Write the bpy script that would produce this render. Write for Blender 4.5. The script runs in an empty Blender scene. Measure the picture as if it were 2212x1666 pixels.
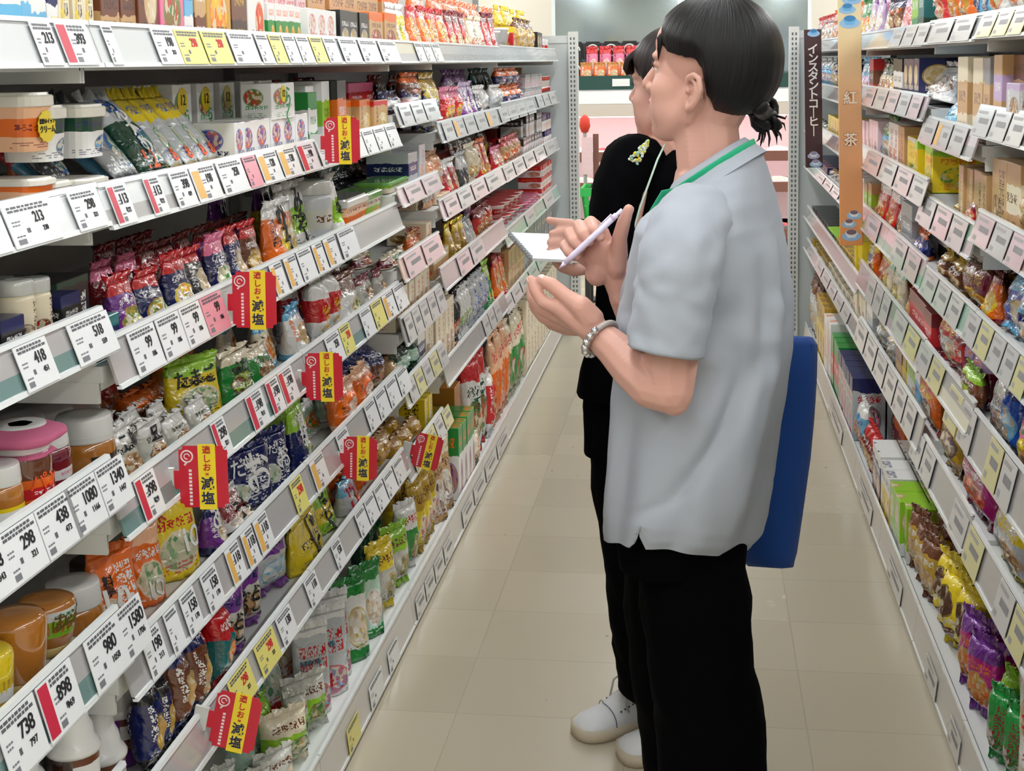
import bpy, bmesh, math, random
from mathutils import Vector, Matrix, noise
R_ = random.Random(7)
C = bpy.context.scene.collection
SC = bpy.context.scene
PI = math.pi
# ------------------------------------------------------------------ camera, exposure, world, ceiling lights
F_, H_, CX_, CY_ = 3000.0, 1.5, 1106.0, 474.0
_a = Vector(((1512-CX_)/F_, -(128-CY_)/F_, 1.0)).normalized()
_r = math.radians(1.0)
_u = Vector((-math.sin(_r), math.cos(_r), 0)); _u.z = -(_u.x*_a.x+_u.y*_a.y)/_a.z; _u.normalize()
_x = _a.cross(_u)
if _x.x < 0: _x = -_x
RIGHT = Vector((_x.x, _a.x, _u.x)); UP = Vector((_x.y, _a.y, _u.y)); FWD = Vector((_x.z, _a.z, _u.z))
CAMP = Vector((0, 0, H_))
cam = bpy.data.cameras.new('camera'); cam_o = bpy.data.objects.new('camera', cam); C.objects.link(cam_o)
cam.sensor_width = 36; cam.lens = F_/2212*36; cam.shift_y = -(833-CY_)/2212; cam.clip_start = .05
_m = Matrix((RIGHT, UP, -FWD)).transposed().to_4x4(); _m.translation = CAMP
cam_o.matrix_world = _m
SC.camera = cam_o
SC.view_settings.view_transform = 'Standard'; SC.view_settings.look = 'None'
SC.view_settings.gamma = 1; SC.view_settings.use_curve_mapping = False
SC.view_settings.exposure = 0.0
SC.cycles.max_bounces = 5; SC.cycles.diffuse_bounces = 3; SC.cycles.glossy_bounces = 3
SC.cycles.transmission_bounces = 4; SC.cycles.transparent_max_bounces = 6
SC.cycles.caustics_reflective = False; SC.cycles.caustics_refractive = False
SC.cycles.sample_clamp_indirect = 4
SC.cycles.use_adaptive_sampling = True; SC.cycles.adaptive_threshold = .05
wd = bpy.data.worlds.new('world'); SC.world = wd; wd.use_nodes = True
wd.node_tree.nodes['Background'].inputs[0].default_value = (.9, .95, 1, 1)
wd.node_tree.nodes['Background'].inputs[1].default_value = .25
CEIL = 2.75
LIGHT_X = (-3.4, -1.82, -.24, 1.35, 2.93)
def area(name, loc, rot, sx, sy, power, col):
    l = bpy.data.lights.new(name, 'AREA'); l.shape = 'RECTANGLE'; l.size = sx; l.size_y = sy; l.energy = power; l.color = col
    o = bpy.data.objects.new(name, l); C.objects.link(o); o.location = loc; o.rotation_euler = rot
    return o
for lx in LIGHT_X:
    area('ceiling_tube_light', (lx, 4.5, CEIL-.12), (0, 0, 0), .16, 17, 125, (.97, .99, 1.0))

# ------------------------------------------------------------------ measuring helpers (photo pixel -> place in the room)
def proj(p):
    q = Vector(p)-CAMP; d = q.dot(FWD)
    return CX_+F_*q.dot(RIGHT)/d, CY_-F_*q.dot(UP)/d
def _ray(px, py): return RIGHT*((px-CX_)/F_)+UP*(-(py-CY_)/F_)+FWD
def ony(px, py, Y):
    d = _ray(px, py); return CAMP+d*(Y/d.y)
def onx(px, py, X):
    d = _ray(px, py); return CAMP+d*(X/d.x)
def onz(px, py, Z):
    d = _ray(px, py); return CAMP+d*((Z-H_)/d.z)
def y_at(px, X, z):
    lo, hi = .9, 14.
    for _ in range(40):
        m = (lo+hi)/2; v = proj((X, m, z))[0]
        if (v < px) == (X < 0): lo = m
        else: hi = m
    return (lo+hi)/2
def z_at(py, X, Y):
    lo, hi = -.5, 2.6
    for _ in range(40):
        m = (lo+hi)/2
        if proj((X, Y, m))[1] > py: lo = m
        else: hi = m
    return (lo+hi)/2

# ------------------------------------------------------------------ object helpers
def tag(o, label=None, cat=None, group=None, kind=None):
    if label: o['label'] = label
    if cat: o['category'] = cat
    if group: o['group'] = group
    if kind: o['kind'] = kind
    return o
def empty(name, loc=(0,0,0), rot=(0,0,0)):
    o = bpy.data.objects.new(name, None); C.objects.link(o); o.location = loc; o.rotation_euler = rot; o.empty_display_size = .02
    return o
def link(name, me, parent=None, loc=(0,0,0), rot=(0,0,0)):
    o = bpy.data.objects.new(name, me); C.objects.link(o); o.location = loc; o.rotation_euler = rot
    if parent: o.parent = parent
    return o
def me_from(name, bm, mats, smooth=False):
    me = bpy.data.meshes.new(name); bm.normal_update(); bm.to_mesh(me); bm.free()
    for m in (mats if isinstance(mats, (list, tuple)) else [mats]): me.materials.append(m)
    if smooth:
        for p in me.polygons: p.use_smooth = True
    return me
def box(bm, x0, x1, y0, y1, z0, z1, mi=0):
    vs = [bm.verts.new(c) for c in ((x0,y0,z0),(x1,y0,z0),(x1,y1,z0),(x0,y1,z0),(x0,y0,z1),(x1,y0,z1),(x1,y1,z1),(x0,y1,z1))]
    fs = []
    for q in ((0,3,2,1),(4,5,6,7),(0,1,5,4),(1,2,6,5),(2,3,7,6),(3,0,4,7)):
        f = bm.faces.new([vs[i] for i in q]); f.material_index = mi; fs.append(f)
    return fs
def bevel(bm, r, seg=2):
    bmesh.ops.bevel(bm, geom=list(bm.edges), offset=r, segments=seg, affect='EDGES', clamp_overlap=True)
def lathe(bm, prof, n=20, mi=0, c=(0,0), cap=True):
    rings = []
    for r, z in prof:
        rings.append([bm.verts.new((c[0]+r*math.cos(2*PI*k/n), c[1]+r*math.sin(2*PI*k/n), z)) for k in range(n)])
    for a, b in zip(rings, rings[1:]):
        for k in range(n):
            f = bm.faces.new((a[k], a[(k+1)%n], b[(k+1)%n], b[k])); f.material_index = mi
    if cap:
        f = bm.faces.new(list(reversed(rings[0]))); f.material_index = mi
        f = bm.faces.new(rings[-1]); f.material_index = mi
def loft(bm, rings, mi=0, cap=True, closed=True):
    vr = [[bm.verts.new(p) for p in r] for r in rings]
    n = len(vr[0])
    for a, b in zip(vr, vr[1:]):
        for k in range(n if closed else n-1):
            f = bm.faces.new((a[k], a[(k+1)%n], b[(k+1)%n], b[k])); f.material_index = mi
    if cap:
        bm.faces.new(list(reversed(vr[0]))).material_index = mi; bm.faces.new(vr[-1]).material_index = mi
    return vr
def tube(bm, pts, rad, n=8, mi=0, cap=True):
    pts = [Vector(p) for p in pts]; rings = []; ref = None
    for i, p in enumerate(pts):
        t = (pts[min(i+1, len(pts)-1)]-pts[max(i-1, 0)]).normalized()
        if ref is None:
            ref = Vector((0,0,1)) if abs(t.z) < .9 else Vector((1,0,0))
        ref = (ref-t*ref.dot(t)).normalized(); b = t.cross(ref)
        r = rad[i] if isinstance(rad, list) else rad
        rx, ry = r if isinstance(r, tuple) else (r, r)
        rings.append([p+ref*(rx*math.cos(2*PI*k/n))+b*(ry*math.sin(2*PI*k/n)) for k in range(n)])
    loft(bm, rings, mi, cap)
def uv_of(bm): return bm.loops.layers.uv.get('UVMap') or bm.loops.layers.uv.new('UVMap')
def remesh_obj(bm, voxel, mats, name, smooth=4, fac=.5):
    me = bpy.data.meshes.new('tmp'); bm.to_mesh(me); bm.free()
    o = bpy.data.objects.new('tmp', me); C.objects.link(o)
    md = o.modifiers.new('r', 'REMESH'); md.mode = 'VOXEL'; md.voxel_size = voxel
    if smooth:
        s = o.modifiers.new('s', 'SMOOTH'); s.iterations = smooth; s.factor = fac
    dg = bpy.context.evaluated_depsgraph_get(); ev = o.evaluated_get(dg)
    out = bpy.data.meshes.new_from_object(ev); out.name = name
    bpy.data.objects.remove(o); bpy.data.meshes.remove(me)
    out.materials.clear()
    for m in (mats if isinstance(mats, (list, tuple)) else [mats]): out.materials.append(m)
    for p in out.polygons: p.use_smooth = True
    return out

# ------------------------------------------------------------------ materials
def lin(c):
    if isinstance(c, str): c = COL[c]
    return tuple(((v/255)/12.92 if v/255 <= .04045 else ((v/255+.055)/1.055)**2.4) for v in c)+(1,)
COL = dict(red=(205,30,38), darkred=(128,18,30), wine=(120,20,50), orange=(238,110,22), amber=(190,120,40), yellow=(240,212,30), gold=(196,158,44),
  mustard=(205,160,45), lime=(150,205,40), green=(30,140,58), darkgreen=(14,66,48), teal=(20,110,112), mint=(190,225,205), skyblue=(110,185,225),
  blue=(30,80,180), navy=(22,32,92), purple=(120,50,150), lilac=(196,170,210), magenta=(190,20,130), pink=(238,120,160), palepink=(244,208,214),
  white=(240,240,238), cream=(240,228,200), tan=(205,165,115), brown=(112,62,36), darkbrown=(60,34,26), grey=(150,152,155), silver=(198,202,206),
  charcoal=(52,56,60), black=(22,22,25), peach=(245,190,150), clear=(205,205,195))
_mc = {}
def pm(name, col, rough=.5, metal=0., coat=0., spec=.5, emit=0., sub=0.):
    if name in _mc: return _mc[name]
    m = bpy.data.materials.new(name); m.use_nodes = True
    b = m.node_tree.nodes['Principled BSDF']
    b.inputs['Base Color'].default_value = lin(col); b.inputs['Roughness'].default_value = rough
    b.inputs['Metallic'].default_value = metal; b.inputs['Coat Weight'].default_value = coat; b.inputs['Coat Roughness'].default_value = .08
    b.inputs['Specular IOR Level'].default_value = spec
    if emit:
        b.inputs['Emission Color'].default_value = lin(col); b.inputs['Emission Strength'].default_value = emit
    if sub:
        b.inputs['Subsurface Weight'].default_value = sub; b.inputs['Subsurface Radius'].default_value = (.012, .005, .003); b.inputs['Subsurface Scale'].default_value = 1.
    _mc[name] = m
    return m
def N(t, typ, **kw):
    n = t.nodes.new(typ)
    for k, v in kw.items(): setattr(n, k, v)
    return n
def mth(t, op, a, b=None, c=None):
    n = N(t, 'ShaderNodeMath', operation=op)
    for i, v in enumerate((a, b, c)):
        if v is None: continue
        if isinstance(v, (int, float)): n.inputs[i].default_value = v
        else: t.links.new(v, n.inputs[i])
    return n.outputs[0]
def mixc(t, fac, a, b):
    n = N(t, 'ShaderNodeMix', data_type='RGBA')
    for s, v in ((n.inputs[0], fac), (n.inputs[6], a), (n.inputs[7], b)):
        if isinstance(v, (int, float)): s.default_value = v
        elif isinstance(v, tuple): s.default_value = v
        else: t.links.new(v, s)
    return n.outputs[2]
def _print_group():
    g = bpy.data.node_groups.new('package_print', 'ShaderNodeTree')
    for nm in ('Base', 'Band', 'Title', 'PicA', 'PicB'): g.interface.new_socket(nm, in_out='INPUT', socket_type='NodeSocketColor')
    fl = ('BandTop', 'BandLow', 'PX', 'PY', 'PRX', 'PRY', 'TX0', 'TX1', 'TY0', 'TY1', 'TNX', 'TNY', 'Seed', 'PicScale')
    for nm in fl: g.interface.new_socket(nm, in_out='INPUT', socket_type='NodeSocketFloat')
    g.interface.new_socket('Color', in_out='OUTPUT', socket_type='NodeSocketColor')
    gi = N(g, 'NodeGroupInput'); go = N(g, 'NodeGroupOutput'); I = gi.outputs
    uv = N(g, 'ShaderNodeUVMap'); uv.uv_map = 'UVMap'
    sp = N(g, 'ShaderNodeSeparateXYZ'); g.links.new(uv.outputs[0], sp.inputs[0]); x, y = sp.outputs[0], sp.outputs[1]
    wob = N(g, 'ShaderNodeTexNoise'); wob.noise_dimensions = '4D'; wob.inputs['Scale'].default_value = 3
    g.links.new(uv.outputs[0], wob.inputs['Vector']); g.links.new(I['Seed'], wob.inputs['W'])
    wv = mth(g, 'MULTIPLY', mth(g, 'SUBTRACT', wob.outputs[0], .5), .18)
    yw = mth(g, 'ADD', y, wv)
    band = mth(g, 'MAXIMUM', mth(g, 'GREATER_THAN', yw, I['BandTop']), mth(g, 'LESS_THAN', yw, I['BandLow']))
    c = mixc(g, band, I['Base'], I['Band'])
    # picture of the food
    dx = mth(g, 'DIVIDE', mth(g, 'SUBTRACT', x, I['PX']), I['PRX']); dy = mth(g, 'DIVIDE', mth(g, 'SUBTRACT', y, I['PY']), I['PRY'])
    r2 = mth(g, 'ADD', mth(g, 'MULTIPLY', dx, dx), mth(g, 'MULTIPLY', dy, dy))
    vo = N(g, 'ShaderNodeTexVoronoi'); vo.voronoi_dimensions = '4D'
    g.links.new(uv.outputs[0], vo.inputs['Vector']); g.links.new(I['Seed'], vo.inputs['W']); g.links.new(I['PicScale'], vo.inputs['Scale'])
    sv = N(g, 'ShaderNodeSeparateColor'); g.links.new(vo.outputs['Color'], sv.inputs[0])
    food = mixc(g, sv.outputs[0], I['PicA'], I['PicB'])
    food = mixc(g, mth(g, 'MULTIPLY', mth(g, 'GREATER_THAN', sv.outputs[1], .72), .8), food, (.75, .68, .5, 1))
    rim = mth(g, 'LESS_THAN', r2, 1.25)
    c = mixc(g, mth(g, 'MULTIPLY', rim, .75), c, I['PicA'])
    c = mixc(g, mth(g, 'LESS_THAN', r2, 1.), c, food)
    # block lettering of the title, too small to read
    tx = mth(g, 'MULTIPLY', mth(g, 'DIVIDE', mth(g, 'SUBTRACT', x, I['TX0']), mth(g, 'SUBTRACT', I['TX1'], I['TX0'])), I['TNX'])
    ty = mth(g, 'MULTIPLY', mth(g, 'DIVIDE', mth(g, 'SUBTRACT', y, I['TY0']), mth(g, 'SUBTRACT', I['TY1'], I['TY0'])), I['TNY'])
    ins = mth(g, 'MULTIPLY', mth(g, 'MULTIPLY', mth(g, 'GREATER_THAN', tx, 0.), mth(g, 'LESS_THAN', tx, I['TNX'])),
              mth(g, 'MULTIPLY', mth(g, 'GREATER_THAN', ty, 0.), mth(g, 'LESS_THAN', ty, I['TNY'])))
    gap = mth(g, 'MULTIPLY', mth(g, 'GREATER_THAN', mth(g, 'FRACT', tx), .16), mth(g, 'GREATER_THAN', mth(g, 'FRACT', ty), .16))
    cb = N(g, 'ShaderNodeCombineXYZ')
    g.links.new(mth(g, 'FLOOR', mth(g, 'MULTIPLY', tx, 7.)), cb.inputs[0]); g.links.new(mth(g, 'FLOOR', mth(g, 'MULTIPLY', ty, 7.)), cb.inputs[1]); g.links.new(I['Seed'], cb.inputs[2])
    wn = N(g, 'ShaderNodeTexWhiteNoise'); g.links.new(cb.outputs[0], wn.inputs[0])
    gl = mth(g, 'MULTIPLY', mth(g, 'MULTIPLY', ins, gap), mth(g, 'GREATER_THAN', wn.outputs[0], .47))
    c = mixc(g, gl, c, I['Title'])
    # fine print rows near the foot
    cb2 = N(g, 'ShaderNodeCombineXYZ'); g.links.new(mth(g, 'FLOOR', mth(g, 'MULTIPLY', x, 26.)), cb2.inputs[0]); g.links.new(mth(g, 'FLOOR', mth(g, 'MULTIPLY', y, 40.)), cb2.inputs[1]); g.links.new(I['Seed'], cb2.inputs[2])
    wn2 = N(g, 'ShaderNodeTexWhiteNoise'); g.links.new(cb2.outputs[0], wn2.inputs[0])
    rows = mth(g, 'MULTIPLY', mth(g, 'GREATER_THAN', mth(g, 'FRACT', mth(g, 'MULTIPLY', y, 20.)), .5), mth(g, 'GREATER_THAN', wn2.outputs[0], .45))
    foot = mth(g, 'MULTIPLY', mth(g, 'MULTIPLY', mth(g, 'LESS_THAN', y, .2), mth(g, 'GREATER_THAN', y, .05)), mth(g, 'MULTIPLY', mth(g, 'GREATER_THAN', x, .12), mth(g, 'LESS_THAN', x, .8)))
    c = mixc(g, mth(g, 'MULTIPLY', mth(g, 'MULTIPLY', rows, foot), .7), c, I['Title'])
    g.links.new(c, go.inputs[0])
    return g
PG = _print_group()
LAY = [  # BandTop, BandLow, PX, PY, PRX, PRY, title rect, glyph counts
  (.78, -1, .5, .32, .34, .22, .14, .86, .58, .72, 4, 1),
  (.84, .14, .62, .42, .3, .24, .1, .28, .34, .82, 1, 4),
  (.9, .3, .5, .2, .42, .16, .12, .88, .5, .8, 4, 2),
  (2, .24, .4, .62, .3, .22, .12, .86, .28, .4, 5, 1),
  (.62, -1, .7, .3, .24, .2, .12, .86, .7, .86, 4, 1),
  (2, -1, .3, .3, .2, .16, .46, .84, .2, .86, 2, 5),
  (.7, .3, -3, -3, .1, .1, .16, .84, .42, .58, 4, 1)]
_pc = {}
def mat_print(cols, lay=0, seed=1, foil=.3, rough=.28, bump=.25, metal=0.):
    cols = (list(cols)+['white', 'brown', 'tan'][len(cols)-5:] if len(cols) < 5 else list(cols)) if len(cols) >= 2 else [cols[0], 'white', 'black', 'brown', 'tan']
    while len(cols) < 5: cols.append(('white', 'brown', 'tan', 'gold', 'green')[len(cols)])
    key = (tuple(cols), lay, seed, foil, rough, bump, metal)
    if key in _pc: return _pc[key]
    m = bpy.data.materials.new('print_'+'_'.join(str(c) for c in cols[:2])); m.use_nodes = True; t = m.node_tree
    b = t.nodes['Principled BSDF']; gn = N(t, 'ShaderNodeGroup'); gn.node_tree = PG
    for i in range(5): gn.inputs[i].default_value = lin(cols[i])
    for i, v in enumerate(LAY[lay % len(LAY)]): gn.inputs[5+i].default_value = v
    gn.inputs['Seed'].default_value = seed*3.7; gn.inputs['PicScale'].default_value = 11
    t.links.new(gn.outputs[0], b.inputs['Base Color'])
    b.inputs['Roughness'].default_value = rough; b.inputs['Coat Weight'].default_value = foil; b.inputs['Coat Roughness'].default_value = .1; b.inputs['Metallic'].default_value = metal
    if bump:
        tc = N(t, 'ShaderNodeTexCoord'); nz = N(t, 'ShaderNodeTexNoise'); nz.inputs['Scale'].default_value = 38; nz.inputs['Detail'].default_value = 2; nz.inputs['Distortion'].default_value = .8
        t.links.new(tc.outputs['Object'], nz.inputs['Vector'])
        bp = N(t, 'ShaderNodeBump'); bp.inputs['Strength'].default_value = bump; bp.inputs['Distance'].default_value = .012
        t.links.new(nz.outputs[0], bp.inputs['Height']); t.links.new(bp.outputs[0], b.inputs['Normal']); t.links.new(bp.outputs[0], b.inputs['Coat Normal'])
    _pc[key] = m
    return m
_tc = {}
def tmesh(s, size, mat, bold=0., ext=.0004, spacing=1., vertical=False):
    key = (s, round(size, 5), mat.name, bold, ext, vertical)
    if key in _tc: return _tc[key]
    cu = bpy.data.curves.new('lettering', 'FONT'); cu.body = '\n'.join(s) if vertical else s
    cu.size = size; cu.align_x = 'CENTER'; cu.align_y = 'CENTER'; cu.extrude = ext; cu.offset = bold*size; cu.space_line = .82 if vertical else 1; cu.resolution_u = 3
    cu.space_character = spacing
    o = bpy.data.objects.new('t', cu); C.objects.link(o)
    dg = bpy.context.evaluated_depsgraph_get()
    me = bpy.data.meshes.new_from_object(o.evaluated_get(dg)); me.name = 'lettering'
    bpy.data.objects.remove(o); bpy.data.curves.remove(cu)
    me.transform(Matrix.Rotation(PI/2, 4, 'X'))   # letters stand in XZ, facing -Y
    me.materials.clear(); me.materials.append(mat)
    _tc[key] = me
    return me
INK = pm('ink_black', (25,25,30), .6); INKW = pm('ink_white', 'white', .5); INKR = pm('ink_red', (200,25,45), .5); INKN = pm('ink_navy', (20,28,80), .5)
WHITE = pm('painted_white', (226,228,226), .45); GREYM = pm('steel_grey', (170,172,172), .4)
# ------------------------------------------------------------------ room shell
def struct(name, bm, m):
    o = link(name, me_from(name, bm, m)); o['kind'] = 'structure'; return o
def floor_mat():
    m = bpy.data.materials.new('vinyl_tiles'); m.use_nodes = True; t = m.node_tree; b = t.nodes['Principled BSDF']
    tc = N(t, 'ShaderNodeTexCoord'); sp = N(t, 'ShaderNodeSeparateXYZ'); t.links.new(tc.outputs['Object'], sp.inputs[0])
    # seams of the square vinyl tiles
    TX, TY, OX, OY = .3995, .3045, .235, 3.334
    u = mth(t, 'DIVIDE', mth(t, 'SUBTRACT', sp.outputs[0], OX), TX); v = mth(t, 'DIVIDE', mth(t, 'SUBTRACT', sp.outputs[1], OY), TY)
    fu = mth(t, 'ABSOLUTE', mth(t, 'SUBTRACT', mth(t, 'FRACT', mth(t, 'ADD', u, .5)), .5)); fv = mth(t, 'ABSOLUTE', mth(t, 'SUBTRACT', mth(t, 'FRACT', mth(t, 'ADD', v, .5)), .5))
    seam = mth(t, 'MAXIMUM', mth(t, 'LESS_THAN', fu, .0042), mth(t, 'LESS_THAN', fv, .0055))
    cb = N(t, 'ShaderNodeCombineXYZ'); t.links.new(mth(t, 'FLOOR', u), cb.inputs[0]); t.links.new(mth(t, 'FLOOR', v), cb.inputs[1])
    wn = N(t, 'ShaderNodeTexWhiteNoise'); t.links.new(cb.outputs[0], wn.inputs[0])
    nz = N(t, 'ShaderNodeTexNoise'); nz.inputs['Scale'].default_value = 2.2; nz.inputs['Detail'].default_value = 5
    t.links.new(tc.outputs['Object'], nz.inputs['Vector'])
    c = mixc(t, wn.outputs[0], lin((190,181,160)), lin((198,189,168)))
    c = mixc(t, mth(t, 'MULTIPLY', nz.outputs[0], .35), c, lin((176,165,142)))
    # scuffs and specks of dirt
    vo = N(t, 'ShaderNodeTexVoronoi'); vo.inputs['Scale'].default_value = 9; t.links.new(tc.outputs['Object'], vo.inputs['Vector'])
    n2 = N(t, 'ShaderNodeTexNoise'); n2.inputs['Scale'].default_value = 30; t.links.new(tc.outputs['Object'], n2.inputs['Vector'])
    speck = mth(t, 'MULTIPLY', mth(t, 'LESS_THAN', vo.outputs[0], .045), mth(t, 'GREATER_THAN', n2.outputs[0], .5))
    c = mixc(t, mth(t, 'MULTIPLY', speck, .6), c, lin((92,82,68)))
    c = mixc(t, mth(t, 'MULTIPLY', seam, mth(t, 'MULTIPLY', nz.outputs[0], .42)), c, lin((120,108,88)))
    t.links.new(c, b.inputs['Base Color'])
    rg = mth(t, 'ADD', mth(t, 'MULTIPLY', wn.outputs[0], .12), mth(t, 'ADD', .1, mth(t, 'MULTIPLY', nz.outputs[0], .12)))
    t.links.new(rg, b.inputs['Roughness']); b.inputs['Specular IOR Level'].default_value = .42
    bp = N(t, 'ShaderNodeBump'); bp.inputs['Strength'].default_value = .25; bp.inputs['Distance'].default_value = .003
    n3 = N(t, 'ShaderNodeTexNoise'); n3.inputs['Scale'].default_value = 6; t.links.new(tc.outputs['Object'], n3.inputs['Vector'])
    t.links.new(mth(t, 'SUBTRACT', mth(t, 'MULTIPLY', n3.outputs[0], .25), seam), bp.inputs['Height']); t.links.new(bp.outputs[0], b.inputs['Normal'])
    return m
bm = bmesh.new(); box(bm, -4.6, 4.4, -3, 13.2, -.1, 0); struct('floor', bm, floor_mat())
bm = bmesh.new(); box(bm, -4.6, 4.4, -3, 13.2, CEIL, CEIL+.1); struct('ceiling', bm, pm('ceiling_board', (225,226,224), .8))
WL = pm('cream_wall', (232,226,212), .7)
bm = bmesh.new(); box(bm, -4.7, -4.6, -3, 13.2, 0, CEIL); struct('wall_left', bm, WL)
bm = bmesh.new(); box(bm, 4.4, 4.5, -3, 13.2, 0, CEIL); struct('wall_right', bm, WL)
bm = bmesh.new(); box(bm, -4.7, 4.5, 13.2, 13.3, 0, CEIL); struct('wall_back', bm, WL)
bm = bmesh.new(); box(bm, -4.7, 4.5, -3.1, -3, 0, CEIL); struct('wall_front', bm, WL)
TUBE = pm('lamp_tube', (255,255,255), .4, emit=3.)
for i, lx in enumerate(LIGHT_X):
    for k in range(7):
        y = -2.6+k*2.45
        r = empty('ceiling_light', (lx, y+1.1, CEIL))
        bm = bmesh.new(); box(bm, -.09, .09, -1.15, 1.15, -.06, -.002); link('housing', me_from('housing', bm, WHITE), r)
        for s in (-1, 1):
            bm = bmesh.new(); tube(bm, [(s*.045, -1.1, -.08), (s*.045, 1.1, -.08)], .014, 8); link('lamp_tube', me_from('lamp_tube', bm, TUBE, True), r)
        tag(r, 'long white fluorescent fitting on the ceiling above the shop floor', 'ceiling light', 'rows of fluorescent ceiling lights')

# ------------------------------------------------------------------ shelving
XL, XR, DEP = -.755, .535, .46
KW = (.115, .012)
BAYS = dict(
 A=(-1, .85, 1.70, [(1.563,1.503),(1.356,1.30),(1.195,1.135),(.996,.928),(.79,.712),(.57,.50),KW], 'nearest left bay'),
 B=(-1, 1.70, 3.48, [(1.563,1.503),(1.354,1.293),(1.150,1.082),(.945,.876),(.722,.652),(.503,.440),KW], 'second left bay'),
 C=(-1, 3.48, 4.05, [(1.563,1.503),(1.40,1.339),(1.187,1.133),(1.005,.938),(.847,.77),(.672,.604),(.468,.405),KW], 'narrow third left bay'),
 D=(-1, 4.05, 5.40, [(1.565,1.503),(1.33,1.265),(1.097,1.033),(.892,.82),(.598,.527),KW], 'fourth left bay'),
 E=(-1, 5.40, 7.50, [(1.57,1.503),(1.345,1.28),(1.095,1.03),(.835,.772),(.57,.51),KW], 'farthest left bay'),
 N=(1, .85, 2.87, [(1.583,1.53),(1.402,1.34),(1.194,1.13),(.987,.918),(.785,.69),(.548,.465),KW], 'nearest right bay'),
 M=(1, 2.87, 3.50, [(1.583,1.525),(1.354,1.287),(1.16,1.088),(.988,.92),(.797,.725),(.56,.475),KW], 'second right bay'),
 R=(1, 3.50, 4.90, [(1.58,1.522),(1.405,1.339),(1.20,1.13),(1.0,.923),(.80,.712),(.60,.51),KW], 'third right bay'),
 X=(1, 4.90, 7.35, [(1.58,1.525),(1.38,1.32),(1.18,1.12),(.975,.935),(.735,.675),(.565,.51),KW], 'farthest right bay'))
ORD = ('top', 'second', 'third', 'fourth', 'fifth', 'sixth', 'seventh', 'eighth')
def shelf_name(b, i):
    n = len(BAYS[b][3]); return 'bottom deck' if i == n-1 else ('top shelf' if i == 0 else ORD[i]+' shelf')
LIP = pm('rail_lip', (228,232,232), .25, coat=.5)
RGREY = pm('rail_grey', (176,174,174), .22, coat=.8); RTEAL = pm('rail_teal', (112,140,138), .22, coat=.8)
RWHITE = pm('rail_white', (222,226,228), .18, coat=1.); RPINK = pm('rail_pink_sheen', (222,200,208), .18, coat=1.); RPEACH = pm('rail_peach_sheen', (226,196,184), .2, coat=.8)  # pink and peach: sheen reflected by the far rails, tinted into their colour
RMINT = pm('rail_mint', (150,184,166), .3, coat=.5); RKICK = pm('kick_white', (214,210,204), .35)
RCREAM = pm('rail_cream', (226,222,200), .25, coat=.7)
def rail_mesh(L, h, lean, up, lo):
    """a sloped ticket channel: foot at z=0 on the front line, top edge set back by lean (local -Y is the front)"""
    bm = bmesh.new(); d = .004
    def quad(z0, z1, mi, off=0.):
        f = lambda z: lean*z/h-off
        vs = [bm.verts.new(p) for p in ((-L/2, f(z0), z0), (L/2, f(z0), z0), (L/2, f(z1), z1), (-L/2, f(z1), z1), (-L/2, f(z0)+d+off, z0), (L/2, f(z0)+d+off, z0), (L/2, f(z1)+d+off, z1), (-L/2, f(z1)+d+off, z1))]
        for q in ((0,1,2,3),(7,6,5,4),(0,4,5,1),(3,2,6,7),(0,3,7,4),(1,5,6,2)):
            bm.faces.new([vs[i] for i in q]).material_index = mi
    quad(.004, h*.42, 1); quad(h*.42, h-.004, 0); quad(0, .006, 2, .003); quad(h-.006, h, 2, .003)
    return me_from('price_rail', bm, [up, lo, LIP])
RAILCOL = {('A',0):(RWHITE,RWHITE),('A',1):(RWHITE,RWHITE),('A',2):(RGREY,RTEAL),('A',3):(RGREY,RTEAL),('A',4):(RGREY,RTEAL),
 ('B',0):(RWHITE,RWHITE),('B',1):(RWHITE,RGREY),('B',2):(RGREY,RGREY),('B',3):(RGREY,RTEAL),('B',4):(RGREY,RGREY),('B',5):(RGREY,RGREY),
 ('C',0):(RCREAM,RWHITE),('C',1):(RWHITE,RWHITE),('C',2):(RPINK,RPINK),('C',3):(RPEACH,RPEACH),('C',4):(RGREY,RGREY),('C',5):(RCREAM,RCREAM),('C',6):(RGREY,RGREY),
 ('D',0):(RWHITE,RGREY),('D',1):(RWHITE,RGREY),('D',2):(RPINK,RPINK),('D',3):(RGREY,RGREY),('D',4):(RGREY,RGREY),
 ('E',0):(RWHITE,RGREY),('E',1):(RGREY,RGREY),('E',2):(RPINK,RGREY),('E',3):(RMINT,RMINT),('E',4):(RMINT,RMINT),
 ('N',0):(RCREAM,RCREAM),('N',1):(RWHITE,RGREY),('N',2):(RGREY,RPEACH),('N',3):(RGREY,RMINT),('N',4):(RGREY,RGREY),('N',5):(RGREY,RGREY),
 ('M',0):(RWHITE,RGREY),('M',1):(RPINK,RGREY),('M',2):(RMINT,RGREY),('M',3):(RMINT,RMINT),('M',4):(RGREY,RCREAM),('M',5):(RGREY,RGREY),
 ('R',0):(RWHITE,RGREY),('R',1):(RPINK,RGREY),('R',2):(RPINK,RPEACH),('R',3):(RPINK,RMINT),('R',4):(RGREY,RPINK),('R',5):(RGREY,RGREY),
 ('X',0):(RGREY,RGREY),('X',2):(RPINK,RPEACH),('X',3):(RMINT,RGREY)}
BAYDESC = dict(A='white shelving bay at the near left with bottles and tubs', B='long white shelving bay on the left full of soup pouches', C='short white shelving bay on the left behind the soup bay',
 D='white shelving bay on the left with instant noodle packs', E='white shelving bay at the far left end by the post', N='white shelving bay at the near right with biscuit bags',
 M='short white shelving bay on the right beside the near one', R='white shelving bay on the right beside the orange tea sign', X='white shelving bay at the far right behind the coffee sign')
BACK = pm('shelf_back', (206,208,206), .5)
FRONT = {-1: XL, 1: XR}
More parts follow.
